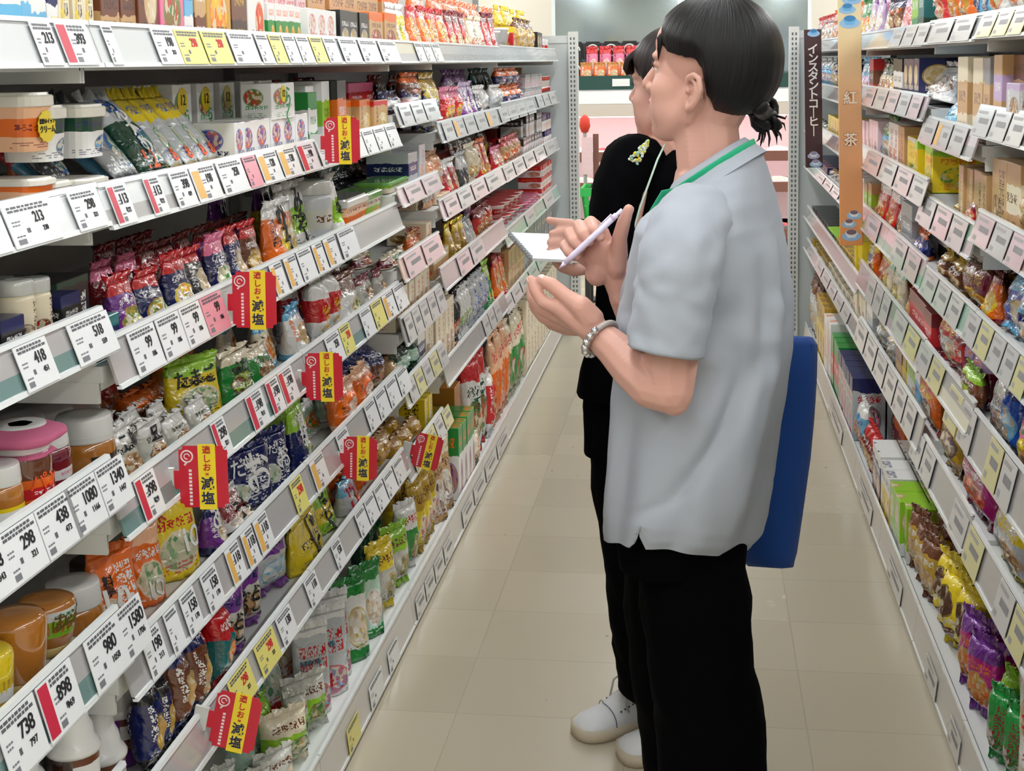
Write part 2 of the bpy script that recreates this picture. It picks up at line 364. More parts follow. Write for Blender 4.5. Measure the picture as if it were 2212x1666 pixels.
def frot(side): return PI/2 if side < 0 else -PI/2     # local -Y faces the aisle
for b, (sd, y0, y1, rails, nm) in BAYS.items():
    L = y1-y0; yc = (y0+y1)/2
    root = empty('shelving_unit', (FRONT[sd], yc, 0), (0, 0, frot(sd)))
    tag(root, BAYDESC[b], 'shelf unit', 'shelving bays along the aisle')
    ztop = 1.95 if sd < 0 else 1.95
    bm = bmesh.new(); box(bm, -L/2, L/2, DEP, DEP+.03, 0, ztop); link('back_panel', me_from('back_panel', bm, BACK), root)
    for s in (-1, 1):
        bm = bmesh.new(); box(bm, s*L/2-.018*(s > 0), s*L/2+.018*(s < 0), DEP-.03, DEP, 0, ztop); link('upright', me_from('upright', bm, GREYM), root)
    for i, (zt, zb) in enumerate(rails):
        kick = i == len(rails)-1
        bm = bmesh.new()
        if kick:
            box(bm, -L/2, L/2, .03, DEP, 0, .085)
            sh = link('bottom_deck', me_from('bottom_deck', bm, WHITE), root)
            up, lo = RKICK, RKICK; h = zt-.012; lean = .012
        else:
            box(bm, -L/2+.002, L/2-.002, .024, DEP, zb+.008, zb+.03)
            box(bm, -L/2+.004, L/2-.004, .03, .05, zb-.004, zb+.01)
            for s in (-1, 1): box(bm, s*L/2-.006*(s > 0)-.001*s, s*L/2+.006*(s < 0)-.001*s, .03, DEP, zb-.02, zb+.008)
            sh = link('shelf_board', me_from('shelf_board', bm, WHITE), root)
            up, lo = RAILCOL.get((b, i), (RGREY, RGREY)); h = zt-zb; lean = .021
        n = 1 if L < 1.2 else (2 if L < 2.2 else 3)
        for k in range(n):
            l = L/n
            me = rail_mesh(l-.004, h, lean, up, lo)
            link('price_rail', me, sh, (-L/2+l*(k+.5), 0, zt-h))
# end panels and slotted posts at the far end of the aisle
for sd in (-1, 1):
    X0 = -.655 if sd < 0 else .46
    r = empty('gondola_end_panel', (X0, 7.56 if sd < 0 else 7.42, 0), (0, 0, 0))
    bm = bmesh.new(); w = .62
    xa, xb = (-w, -.05) if sd < 0 else (.05, w)
    box(bm, xa, xb, 0, .02, 0, 1.63); box(bm, xa, xb, -.006, .0, 1.60, 1.64); link('panel', me_from('panel', bm, pm('panel_pale', (204,212,214), .4)), r)
    bm = bmesh.new(); box(bm, -.05 if sd < 0 else 0, 0 if sd < 0 else .05, -.03, .03, 0, 1.66)
    post = link('slotted_post', me_from('slotted_post', bm, pm('post_white', (214,218,216), .4)), r)
    bm = bmesh.new()
    for k in range(62):
        z = .06+k*.0255
        for q in (0, 1):
            x = (-.04 if sd < 0 else .012)+q*.018
            box(bm, x, x+.008, -.0312, -.03, z, z+.014)
    link('slot_row', me_from('slot_row', bm, pm('slot_dark', (95,100,104), .7)), post)
    tag(r, 'pale end panel with slotted post at the '+('left' if sd < 0 else 'right')+' shelf end', 'end panel')
# ------------------------------------------------------------------ goods: meshes
def pouch_T(u, v, d, style, seed):
    e = max(0., 1-abs(2*u-1)**3.2)**.7
    if style == 'stand': g = max(0., (1-v))**.55*(.62+.38*math.cos(v*1.4))+.02
    else: g = max(0., math.sin(PI*min(max(v, 0), 1)))**.42
    wr = noise.noise(Vector((u*5+seed*3.1, v*6, seed)))*.34*e + noise.noise(Vector((u*13, v*5+seed, seed*2.)))*.22*e
    fold = .10*math.sin(u*22+seed)*max(0, v-.62)*e*2
    return d/2*(e*g*(1+wr)+fold*g)
def pouch_pt(u, v, w, h, d, style, seed, s=-1, off=0.):
    ww = w*(1-(.03*math.sin(PI*v) if style != 'stand' else .02*v))
    lean = noise.noise(Vector((v*1.7, seed, 1.3)))*d*.12*v
    return Vector(((u-.5)*ww, s*(pouch_T(u, v, d, style, seed)+off)+lean, v*h))
def pouch_mesh(w, h, d, mat, style='stand', seed=1, nu=12, nv=14):
    bm = bmesh.new(); ul = uv_of(bm); g = {}
    for s in (-1, 1):
        for i in range(nu+1):
            for j in range(nv+1):
                u, v = i/nu, j/nv
                if s == 1 and (i in (0, nu)): g[s, i, j] = g[-1, i, j]; continue
                if s == 1 and (j == nv): g[s, i, j] = g[-1, i, j]; continue
                if s == 1 and j == 0 and style != 'stand': g[s, i, j] = g[-1, i, j]; continue
                g[s, i, j] = bm.verts.new(pouch_pt(u, v, w, h, d, style, seed, s))
        for i in range(nu):
            for j in range(nv):
                q = [(i, j), (i+1, j), (i+1, j+1), (i, j+1)]
                if s == 1: q.reverse()
                try: f = bm.faces.new([g[s, a, b] for a, b in q])
                except ValueError: continue
                for l, (a, b) in zip(f.loops, q): l[ul].uv = (a/nu, b/nv)
    if style == 'stand':
        try: bm.faces.new([g[1, i, 0] for i in range(nu+1)]+[g[-1, i, 0] for i in range(nu-1, 0, -1)])
        except ValueError: pass
    return me_from('pouch', bm, mat, True)
def seal_mesh(w, h, d, mat, style, seed, sh, low=False):
    bm = bmesh.new(); ul = uv_of(bm); n = 22; a, b = [], []
    for k in range(n+1):
        u = k/n; p = pouch_pt(u, 0. if low else 1., w, h, d, style, seed)
        y = .0022*math.sin(u*17+seed)+.0015*math.sin(u*41)
        z1 = (p.z-sh-.0022*(k % 2)) if low else (p.z+sh+.0022*(k % 2))
        a.append((p.x, p.y*.2, p.z)); b.append((p.x, p.y*.2+y*3, z1))
    t = .0006
    va = [[bm.verts.new((x, y-t, z)) for x, y, z in r] for r in (a, b)]; vb = [[bm.verts.new((x, y+t, z)) for x, y, z in r] for r in (a, b)]
    for r0, r1 in ((va[0], va[1]), (vb[1], vb[0]), (va[1], vb[1])):
        for k in range(n):
            f = bm.faces.new((r0[k], r0[k+1], r1[k+1], r1[k]))
            for l, uu in zip(f.loops, (k, k+1, k+1, k)): l[ul].uv = (uu/n, .97)
    return me_from('top_seal', bm, mat, True)
def wrap_text(me, w, h, d, style, seed, cu, cv):
    m = me.copy()
    for v in m.vertices:
        u = min(max(cu+v.co.x/w, .02), .98); vv = min(max(cv+v.co.z/h, .01), .99)
        v.co = pouch_pt(u, vv, w, h, d, style, seed, -1, .0018-v.co.y)
    return m
def carton_mesh(w, h, d, mat, r=.0012):
    bm = bmesh.new(); box(bm, -w/2, w/2, -d/2, d/2, 0, h); ul = uv_of(bm); bm.normal_update()
    for f in bm.faces:
        n = f.normal
        for l in f.loops:
            c = l.vert.co; x, y, z = c.x/w+.5, c.y/d+.5, c.z/h
            l[ul].uv = (x if n.y < 0 else 1-x, z) if abs(n.y) > .5 else ((y if n.x > 0 else 1-y, z) if abs(n.x) > .5 else (x, .8+.2*y))
    bevel(bm, r, 1)
    return me_from('carton', bm, mat)
def rr_ring(w, d, z, r, n=5):
    pts = []
    for cx, cy, a0 in ((w/2-r, d/2-r, 0), (-w/2+r, d/2-r, PI/2), (-w/2+r, -d/2+r, PI), (w/2-r, -d/2+r, 1.5*PI)):
        for k in range(n): a = a0+PI/2*k/(n-1); pts.append((cx+r*math.cos(a), cy+r*math.sin(a), z))
    return pts
def loft_uv(bm, rings, z0, z1, mi=0):
    vr = loft(bm, rings, mi); ul = uv_of(bm); n = len(rings[0])
    for f in bm.faces:
        for l in f.loops:
            c = l.vert.co; a = math.atan2(c.x, -c.y); l[ul].uv = (.5+a/PI*1.0, (c.z-z0)/max(z1-z0, 1e-5))
def round_uv(bm, z0, z1):
    ul = uv_of(bm)
    for f in bm.faces:
        for l in f.loops:
            c = l.vert.co; a = math.atan2(c.x, -c.y); l[ul].uv = (.5+a/PI, (c.z-z0)/max(z1-z0, 1e-5))
GLASSY = {}
def liquid(name, col): return pm(name, col, .08, coat=1., spec=.6)
CAPW = pm('cap_white', (236,236,234), .3, coat=.4); LIDW = pm('lid_ivory', (236,232,220), .32, coat=.4)
CLEARP = pm('clear_plastic', (206,208,204), .1, coat=1.)
SEALS = pm('foil_seal', (214,216,220), .2, metal=.6)
# each builder returns [(part name, mesh, z offset, [(sub-part name, mesh)], label or None)]
def b_pouch(w, h, d, c, lay, seed, o, style='stand'):
    hi = o.get('hi', 1); mat = mat_print(c, lay, seed, o.get('foil', .85), o.get('rough', .22), o.get('bump', .55), o.get('metal', 0.))
    sh = min(.018, h*.1)*o.get('seal', 1); low = style != 'stand'
    z0 = sh if low else 0.; hh = h-sh-z0; d = min(d, w*.9)
    nu, nv = (14, 18) if w > .05 else (10, 12)
    parts = [('pouch_body', pouch_mesh(w, hh, d, mat, style, seed, nu, nv), z0, [], None)]
    if hi:
        sm = o.get('sealmat') or mat
        parts.append(('top_seal', seal_mesh(w, hh, d, sm, style, seed, sh), z0, [], None))
        if low: parts.append(('bottom_seal', seal_mesh(w, hh, d, sm, style, seed, sh, True), z0, [], None))
        for tx in o.get('text', ()):
            s, sz, cu, cv, ink = tx[:5]; vert = len(tx) > 5 and tx[5]
            tm = tmesh(s, sz*w, ink, .012, .0003, 1., vert)
            parts.append(('lettering', wrap_text(tm, w, hh, d, style, seed, cu, cv), z0, [], None))
    return parts
def b_bag(w, h, d, c, lay, seed, o): return b_pouch(w, h, d, c, lay, seed, o, 'pillow')
def b_box(w, h, d, c, lay, seed, o):
    mat = mat_print(c, lay, seed, o.get('foil', .25), o.get('rough', .35), 0.)
    parts = [('carton', carton_mesh(w, h, d, mat), 0, [], None)]
    if o.get('badge'):
        bc, ink, s = o['badge']; bm = bmesh.new(); rb = min(w*.36, h*.24); lathe(bm, [(rb, 0), (rb, .0006)], 20); bmesh.ops.rotate(bm, verts=bm.verts, cent=(0,0,0), matrix=Matrix.Rotation(PI/2, 3, 'X'))
        bmesh.ops.translate(bm, verts=bm.verts, vec=(0, -d/2-.0001, h*.7)); sub = []
        tm = tmesh(s, rb*1.15, ink, .01, .0003).copy(); tm.transform(Matrix.Translation((0, -d/2-.0012, h*.7))); sub.append(('lettering', tm))
        parts.append(('round_badge', me_from('round_badge', bm, pm('badge_'+bc, bc, .4)), 0, sub, None))
    for tx in o.get('text', ()):
        s, sz, cu, cv, ink = tx[:5]; vert = len(tx) > 5 and tx[5]
        tm = tmesh(s, sz*w, ink, .012, .0003, 1., vert).copy(); tm.transform(Matrix.Translation(((cu-.5)*w, -d/2-.0004, cv*h))); parts.append(('lettering', tm, 0, [], None))
    return parts
def b_tub(w, h, d, c, lay, seed, o):
    r = o.get('rad', .3)*min(w, d); mat = mat_print(c, lay, seed, .3, .3, 0.)
    bm = bmesh.new(); loft_uv(bm, [rr_ring(w*.86, d*.86, 0, r), rr_ring(w*.95, d*.95, h*.8, r)], 0, h*.8); body = me_from('tub_body', bm, mat, False)
    bm = bmesh.new(); loft(bm, [rr_ring(w*.985, d*.985, h*.76, r), rr_ring(w, d, h*.78, r), rr_ring(w, d, h*.93, r), rr_ring(w*.96, d*.96, h*.955, r*.95), rr_ring(w*.9, d*.9, h*.95, r*.9), rr_ring(w*.88, d*.88, h, r*.9), rr_ring(w*.8, d*.8, h, r*.8)])
    lid = me_from('lid', bm, o.get('lidmat', LIDW), False)
    parts = [('tub_body', body, 0, [], None), ('lid', lid, 0, [], None)]
    if o.get('burst'):
        bm = bmesh.new(); n = 28; R1 = w*.32
        ring = [bm.verts.new((R1*(1+.09*(k % 2))*math.cos(2*PI*k/n), -d*.475, h*.42+R1*.85*(1+.09*(k % 2))*math.sin(2*PI*k/n))) for k in range(n)]; f = bm.faces.new(ring)
        ex = bmesh.ops.extrude_face_region(bm, geom=[f]); bmesh.ops.translate(bm, verts=[v for v in ex['geom'] if isinstance(v, bmesh.types.BMVert)], vec=(0, -.001, 0))
        sub = []
        for k, s in enumerate(('黒糖ホイップ', 'クリーム')):
            tm = tmesh(s, w*(.1, .15)[k], INK, .01, .0003).copy(); tm.transform(Matrix.Translation((0, -d*.475-.0016, h*(.5, .36)[k]))); sub.append(('lettering', tm))
        parts.append(('yellow_sticker', me_from('yellow_sticker', bm, pm('sticker_yellow', (246,220,60), .4)), 0, sub, 'yellow scalloped sticker'))
    return parts
def b_cup(w, h, d, c, lay, seed, o):
    mat = mat_print(c, lay, seed, .2, .4, 0.); bm = bmesh.new(); lathe(bm, [(w*.36, 0), (w*.47, h*.9), (w*.5, h*.92), (w*.5, h*.96)], 20); round_uv(bm, 0, h)
    parts = [('cup_body', me_from('cup_body', bm, mat, True), 0, [], None)]
    bm = bmesh.new(); lathe(bm, [(w*.5, h*.96), (w*.49, h), (w*.46, h)], 20); parts.append(('lid', me_from('lid', bm, mat_print([c[1], c[0]], 6, seed, .3, .3, 0.)), 0, [], None))
    return parts
def b_bottle(w, h, d, c, lay, seed, o):
    r = w/2; body = liquid('liquid_'+str(c[0]), c[0]); typ = o.get('typ', 'tall'); lab = mat_print(c[1:]+['white'], lay, seed, .2, .35, 0.)
    if typ == 'tall': prof, cap = [(r*.9, 0), (r, h*.03), (r, h*.6), (r*.95, h*.68), (r*.8, h*.74)], [(r*.93, h*.7), (r*.95, h*.72), (r*.9, h*.97), (r*.86, h), (r*.5, h)]
    elif typ == 'squeeze': prof, cap = [(r*.8, h*.16), (r*.84, h*.2), (r*.94, h*.5), (r, h*.86), (r*.95, h*.94), (r*.8, h*.985), (r*.4, h)], [(r*.78, 0), (r*.8, .004), (r*.82, h*.17), (r*.7, h*.18)]
    elif typ == 'pump': prof, cap = [(r*.94, 0), (r, h*.04), (r, h*.5), (r*.9, h*.56)], [(r*1.1, h*.52), (r*1.12, h*.55), (r*1.0, h*.6), (r*.86, h*.64), (r*.8, h*.74), (r*.66, h*.8), (r*.58, h*.97), (r*.5, h), (r*.2, h)]
    else: prof, cap = [(r*.9, 0), (r, h*.05), (r, h*.66), (r*.9, h*.74), (r*.8, h*.78)], [(r*.86, h*.78), (r*.86, h*.97), (r*.82, h), (r*.4, h)]
    bm = bmesh.new(); lathe(bm, prof, 24); parts = [('bottle_body', me_from('bottle_body', bm, body, True), 0, [], None)]
    bm = bmesh.new(); lathe(bm, cap, 24); cm = me_from('cap', bm, o.get('capmat', CAPW), True)
    sub = []
    if typ == 'tall':
        bm = bmesh.new(); lathe(bm, [(r*.94, h*.775), (r*.945, h*.78), (r*.93, h*.785)], 24); sub.append(('cap_ring', me_from('cap_ring', bm, CAPW, True)))
    parts.append(('cap', cm, 0, sub, 'white cap' if not o.get('capmat') else None))
    z0, z1 = o.get('lz', (.18, .55)); bm = bmesh.new(); lw = o.get('lw', .75); n = 12
    rr = lambda z: r*1.012*(1 if typ != 'squeeze' else .86+.14*(z-.2)/.66)
    va = []
    for z in (z0, z1): va.append([bm.verts.new((rr(z)*math.sin((k/n-.5)*PI*lw), -rr(z)*math.cos((k/n-.5)*PI*lw), z*h)) for k in range(n+1)])
    ul = uv_of(bm)
    for k in range(n):
        f = bm.faces.new((va[0][k], va[0][k+1], va[1][k+1], va[1][k]))
        for l, (a, b) in zip(f.loops, ((k, 0), (k+1, 0), (k+1, 1), (k, 1))): l[ul].uv = (a/n, b)
    parts.append(('label', me_from('label', bm, lab, True), 0, [], None))
    for tx in o.get('text', ()):
        s, sz, cu, cv, ink = tx[:5]; vert = len(tx) > 5 and tx[5]
        tm = tmesh(s, sz*w, ink, .012, .0003, 1., vert).copy()
        for v in tm.vertices:
            a = (cu-.5)*PI*lw+v.co.x/r; z = (z0+(z1-z0)*cv)*h+v.co.z; q = rr(z/h)+.001-v.co.y; v.co = (q*math.sin(a), -q*math.cos(a), z)
        parts.append(('lettering', tm, 0, [], None))
    if o.get('cloth'):
        bm = bmesh.new(); ringn = 26; rings = []
        for f, z in ((1.12, .66), (1.0, .69), (.7, .71), (.74, .75), (1.25, .80), (1.5, .86), (1.42, .93), (1.0, .985), (.4, 1.)):
            rings.append([(r*f*(1+.07*math.sin(k*5*2*PI/ringn*1.+f))*math.cos(2*PI*k/ringn), r*f*(1+.07*math.sin(k*5*2*PI/ringn))*math.sin(2*PI*k/ringn), z*h) for k in range(ringn)])
        loft(bm, rings); parts.append(('cloth_cover', me_from('cloth_cover', bm, pm('cloth_pink', (214,110,150), .7), True), 0, [], 'pink cloth cover tied over the cap'))
    return parts
def b_jar(w, h, d, c, lay, seed, o):
    mat = mat_print(c, lay, seed, .4, .25, 0.); r = w/2
    bm = bmesh.new(); lathe(bm, [(r*.9, 0), (r, h*.05), (r, h*.7), (r*.9, h*.8)], 22); round_uv(bm, 0, h*.8); parts = [('jar_body', me_from('jar_body', bm, mat, True), 0, [], None)]
    bm = bmesh.new(); lathe(bm, [(r*.95, h*.78), (r*.97, h*.8), (r*.97, h*.97), (r*.9, h), (r*.5, h)], 22); parts.append(('lid', me_from('lid', bm, o.get('lidmat', CLEARP), True), 0, [], None))
    for tx in o.get('text', ()):
        s, sz, cu, cv, ink = tx[:5]
        tm = tmesh(s, sz*w, ink, .012, .0003).copy()
        for v in tm.vertices:
            a = (cu-.5)*PI+v.co.x/r; z = cv*h+v.co.z; q = r*1.004-v.co.y; v.co = (q*math.sin(a), -q*math.cos(a), z)
        parts.append(('lettering', tm, 0, [], None))
    return parts
BUILD = dict(pouch=b_pouch, bag=b_bag, box=b_box, tub=b_tub, cup=b_cup, bottle=b_bottle, jar=b_jar)
NAME = dict(pouch='stand_up_pouch', bag='foil_bag', box='carton', tub='plastic_tub', cup='noodle_cup', bottle='bottle', jar='jar')
CAT = dict(pouch='pouch', bag='bag', box='box', tub='tub', cup='cup', bottle='bottle', jar='jar')
DEPTH = dict(pouch=.06, bag=.055, box=.12, tub=.10, cup=.09, bottle=.08, jar=.07)
RECS = []; _proto = {}
def kind_name(kind, desc):
    if kind == 'box':
        for k in ('curry', 'tea', 'coffee', 'cocoa', 'noodle', 'slim', 'tall', 'snack', 'creamer'):
            if k in desc: return k+'_carton'
    if kind in ('bag', 'pouch'):
        for k in ('noodle', 'soup', 'sachet', 'coffee', 'crisp', 'biscuit', 'packet', 'pack'):
            if k in desc.split() or k+'s' in desc.split(): return k+('' if k in ('packet', 'pack') else '_pack')
    return NAME[kind]
def place(kind, w, h, d, cols, lay, seed, o, loc, rz, lean=0., roll=0., scale=1.):
    c = cols.split(',') if isinstance(cols, str) else cols
    key = (kind, round(w, 3), round(h, 3), round(d, 3), tuple(c), lay, seed, repr(sorted((k, str(v)) for k, v in o.items() if k in ('text', 'hi', 'foil', 'badge', 'burst', 'typ', 'cloth', 'lz', 'lw', 'metal', 'bump', 'rough', 'rad', 'lidmat', 'capmat', 'seal', 'sealmat'))))
    if key not in _proto: _proto[key] = BUILD[kind](w, h, d, c, lay, seed, o)
    parts = _proto[key]; nm = o.get('name') or kind_name(kind, o.get('desc', ''))
    rot = (-lean, roll, rz)
    if len(parts) == 1:
        return link(nm, parts[0][1], None, loc, rot)
    r = empty(nm, loc, rot)
    for pn, me, z, subs, lb in parts:
        p = link(pn, me, r, (0, 0, z))
        if lb: p['label'] = lb
        for sn, sm in subs: link(sn, sm, p)
    return r
from mathutils.bvhtree import BVHTree
SHELF = {}
def tris(ob, M):
    vs, ps = [], []
    for o in ([ob] if ob.type == 'MESH' else [])+list(ob.children)+[g for c in ob.children for g in c.children]:
        n = len(vs); L = M if o is ob else M @ Matrix.Translation(o.location)
        vs += [L @ v.co for v in o.data.vertices]; ps += [tuple(n+i for i in p.vertices) for p in o.data.polygons]
    return vs, ps
def settle(ob, key, sd, d, fix=0):
    """nudge a new pack until it no longer cuts its neighbours on the shelf"""
    L = SHELF.setdefault(key, []); p0 = ob.location.copy(); R = ob.rotation_euler.to_matrix().to_4x4(); best = None
    for k, (dx, dy, sc) in enumerate(((0,0,1),)[:1] if fix else ((0,0,1), (.006,.004,.97), (.006,-.004,.97), (.014,0,.95), (.024,.008,.94), (.024,-.008,.94), (.04,0,.93), (.04,.015,.9), (.04,-.015,.9), (.06,0,.88), (.085,0,.86), (.0,.0,.8), (.02,.01,.76))):
        M = Matrix.Translation(p0+Vector((sd*dx, dy, 0))) @ R @ Matrix.Diagonal((sc, sc, 1 if sc > .9 else sc+.06, 1))
        vs, ps = tris(ob, M); lo = [min(v[i] for v in vs) for i in range(3)]; hi = [max(v[i] for v in vs) for i in range(3)]; T = None; n = 0
        for l2, h2, t2 in L:
            if all(lo[i] < h2[i] and hi[i] > l2[i] for i in range(3)):
                if T is None: T = BVHTree.FromPolygons(vs, ps)
                if T.overlap(t2): n += 1
        if best is None or n < best[0]: best = (n, M, vs, ps, lo, hi, T)
        if n == 0: break
    n, M, vs, ps, lo, hi, T = best
    ob.location = M.translation; s = M.to_scale(); ob.scale = s
    L.append((lo, hi, T or BVHTree.FromPolygons(vs, ps)))
def real_shelf(sd, y, base):
    """the bay that stands at y, and its shelf nearest in height"""
    for b, (s, y0, y1, rails, nm) in BAYS.items():
        if s == sd and y0 <= y < y1: break
    else: b = 'E' if sd < 0 else 'X'; rails = BAYS[b][3]
    best = min(range(len(rails)), key=lambda i: abs((.086 if i == len(rails)-1 else rails[i][1]+.031)-base))
    return b, best
def row(b, i, items):
    sd, y0, y1, rails, bn = BAYS[b]; zt, zb = rails[i]
    kick0 = i == len(rails)-1; base0 = .086 if kick0 else zb+.031
    X = FRONT[sd]
    for it in items:
        kind, p0, p1, top, cols, lay, desc = it[:7]; o = it[7] if len(it) > 7 else {}
        set_ = o.get('set', -.012 if kick0 else .008); n = o.get('n', 1); ranks = o.get('r', 2 if (kind in ('pouch', 'bag') and 3 <= i and not kick0 and b in 'ABNMR' and 'set' not in o and 'lean' not in o and 'yaw' not in o) else 1); dz = o.get('dz', 0.); st = o.get('st', 1)
        d = o.get('d', DEPTH[kind]); xf = X+sd*(.03+set_); zz = base0+dz+.05
        xm = xf+sd*d*(.22 if kind == 'box' else (.6 if kick0 else .45))
        if o.get('abs'): ya, yb = p0, p1
        else: ya, yb = sorted((y_at(p0, xm, zz), y_at(p1, xm, zz)))
        ya, yb = max(ya, .9), min(yb, 7.47 if sd < 0 else 7.32)
        if yb-ya < .02: continue
        W = (yb-ya)/n
        for k in range(n):
            yc = ya+W*(k+.5); w = W*o.get('wf', .93 if kind in ('pouch', 'bag') else .97)
            rb, ri = real_shelf(sd, yc, base0); rr = BAYS[rb][3]; kick = ri == len(rr)-1
            by0, by1 = BAYS[rb][1:3]
            if w < by1-by0: yc = min(max(yc, by0+w/2+.008), by1-w/2-.008)
            base = .086 if kick else rr[ri][1]+.031
            h = o['h'] if 'h' in o else max(.03, z_at(top, xm, yc)*1.0-base-dz)
            if k == 0 or rb != rb0: h0, rb0 = h, rb
            else: h = h0
            lean0 = o.get('lean', 0.)+(.03 if kind in ('pouch', 'bag') else 0)
            if ri > 0:
                room = rr[ri-1][1]-.024-base-dz-.006
                if lean0 > .05: room = (room-d*math.sin(lean0))/math.cos(lean0)
                if o.get('roll'): room -= w*abs(math.sin(o['roll']))
                h = min(h, room)
            room = DEP-.05-set_-ranks*(d+.01); s_ = set_
            if o.get('lean', 0) > .1: room -= math.sin(o['lean'])*h*.9
            if room < 0: s_ = max(-.012, set_+room)
            if h < .025: continue
            h /= st; dd_ = w if kind in ('bottle', 'cup', 'jar') else d
            for s in range(st):
                for q in range(ranks):
                    j = R_.random
                    lean = o.get('lean', 0.)+(.05*j() if kind in ('pouch', 'bag') else 0)
                    rzj = (j()-.5)*(.09 if kind in ('pouch', 'bag') else .02)+o.get('yaw', 0.)
                    xc = X+sd*(.03+s_+dd_/2+q*(dd_*1.02+.006)+.005*j()+(abs(math.sin(o.get('yaw', 0)))*w*.45))
                    o['desc'] = desc
                    ob = place(kind, w, h*(1 if st > 1 or o.get('dz') else 1-.02*j()), dd_, cols, lay, o.get('seed', (hash_(desc) % 17)+(k % 2 if kind in ('pouch', 'bag') else 0)), o,
                               (xc, yc, base+dz+s*(h+.001)+(.003 if kind == 'bag' else .0008)+abs(math.sin(lean))*dd_*.45+abs(math.sin(o.get('roll', 0.)))*w*.45), frot(sd)+rzj, lean, o.get('roll', 0.))
                    settle(ob, (sd, round(base, 2)), sd, dd_, o.get('fix', 0))
                    dn = desc
                    if q: dn = 'rear '+desc
                    if s and st > 1: dn = 'upper '+dn
                    RECS.append((ob, dn, rb, ri, yc, kind, o.get('cat', CAT[kind]), (kind, w, h, dd_, cols, lay, o, desc, base, dz, q)))
def hash_(s):
    v = 7
    for ch in s: v = (v*31+ord(ch)) % 100003
    return v
NUMW = ('first','second','third','fourth','fifth','sixth','seventh','eighth','ninth','tenth','eleventh','twelfth','thirteenth','fourteenth','fifteenth','sixteenth','seventeenth','eighteenth','nineteenth','twentieth')
def numw(k):
    if k < 20: return NUMW[k]
    return '%d%s' % (k+1, {1: 'st', 2: 'nd', 3: 'rd'}.get((k+1) % 10, 'th'))
def fill_gaps():
    """widen the facings of a product into the empty stretch beside it"""
    for b, (sd, y0, y1, rails, nm) in BAYS.items():
        X = FRONT[sd]
        for i in range(1, len(rails)):
            base = .086 if i == len(rails)-1 else rails[i][1]+.031
            L = SHELF.get((sd, round(base, 2)), [])
            iv = sorted((lo[1], hi[1]) for lo, hi, T in L if (hi[0] > X-.115 if sd < 0 else lo[0] < X+.115) and lo[2] < base+.05)
            ya = max(y0+.01, 1.38 if sd < 0 else 2.2); gaps = []
            for a, c in iv:
                if a-ya > .05: gaps.append((ya, min(a, y1-.01)))
                ya = max(ya, c)
            if y1-.01-ya > .05: gaps.append((ya, y1-.01))
            own = [r for r in RECS if r[2] == b and r[3] == i and r[7][9] == 0 and r[7][10] == 0 and r[7][6].get('lean', 0) < .3 and r[7][6].get('set', 0) < .055 and r[5] not in ('bottle', 'jar', 'tub')]
            if not own: continue
            for ga, gb in gaps:
                gb = min(gb, y1-.01)
                if gb-ga < .05: continue
                ref = min(own, key=lambda r: min(abs(r[4]-ga), abs(r[4]-gb))); kind, w, h, d, cols, lay, o, desc, bs, dz, q = ref[7]
                ww = w*abs(math.cos(o.get('yaw', 0)))+.012; n = max(1, int((gb-ga)/ww)); step = (gb-ga)/n
                for k in range(n):
                    yc = ga+step*(k+.5); rzj = (R_.random()-.5)*.08+o.get('yaw', 0)
                    for q in range(2 if i > 2 and kind in ('bag', 'pouch') else 1):
                        w2 = min(w, step*.94) if step < w else w
                        ob = place(kind, w2, h, d, cols, lay, o.get('seed', hash_(desc) % 17), o, (X+sd*(.03+d/2+.004+q*(d+.008)+abs(math.sin(o.get('yaw', 0)))*w2*.45), yc, base+(.003 if kind == 'bag' else .0008)), frot(sd)+rzj, .02 if kind != 'box' else 0, 0)
                        settle(ob, (sd, round(base, 2)), sd, d)
                        RECS.append((ob, ('rear ' if q else '')+desc, b, i, yc, kind, CAT[kind], ref[7]))
def finish_labels():
    by = {}
    for r in RECS:
        w = r[1].split()
    for r in RECS: by.setdefault((r[1], r[2], r[3]), []).append(r)
    for (desc, b, i), L in by.items():
        sn = shelf_name(b, i); bn = BAYS[b][4]
        if len(L) == 1: tag(L[0][0], '%s on the %s of the %s' % (desc, sn, bn), L[0][6])
        else:
            L.sort(key=lambda r: r[4])
            for k, r in enumerate(L):
                lab = '%s, %s from near end, %s of %s' % (desc, numw(k), sn, bn)
                if len(lab.split()) > 16: lab = '%s, %s in row, %s of %s' % (desc, numw(k), sn, bn)
                tag(r[0], lab, r[6], '%s facings, %s of %s' % (desc, sn, bn))
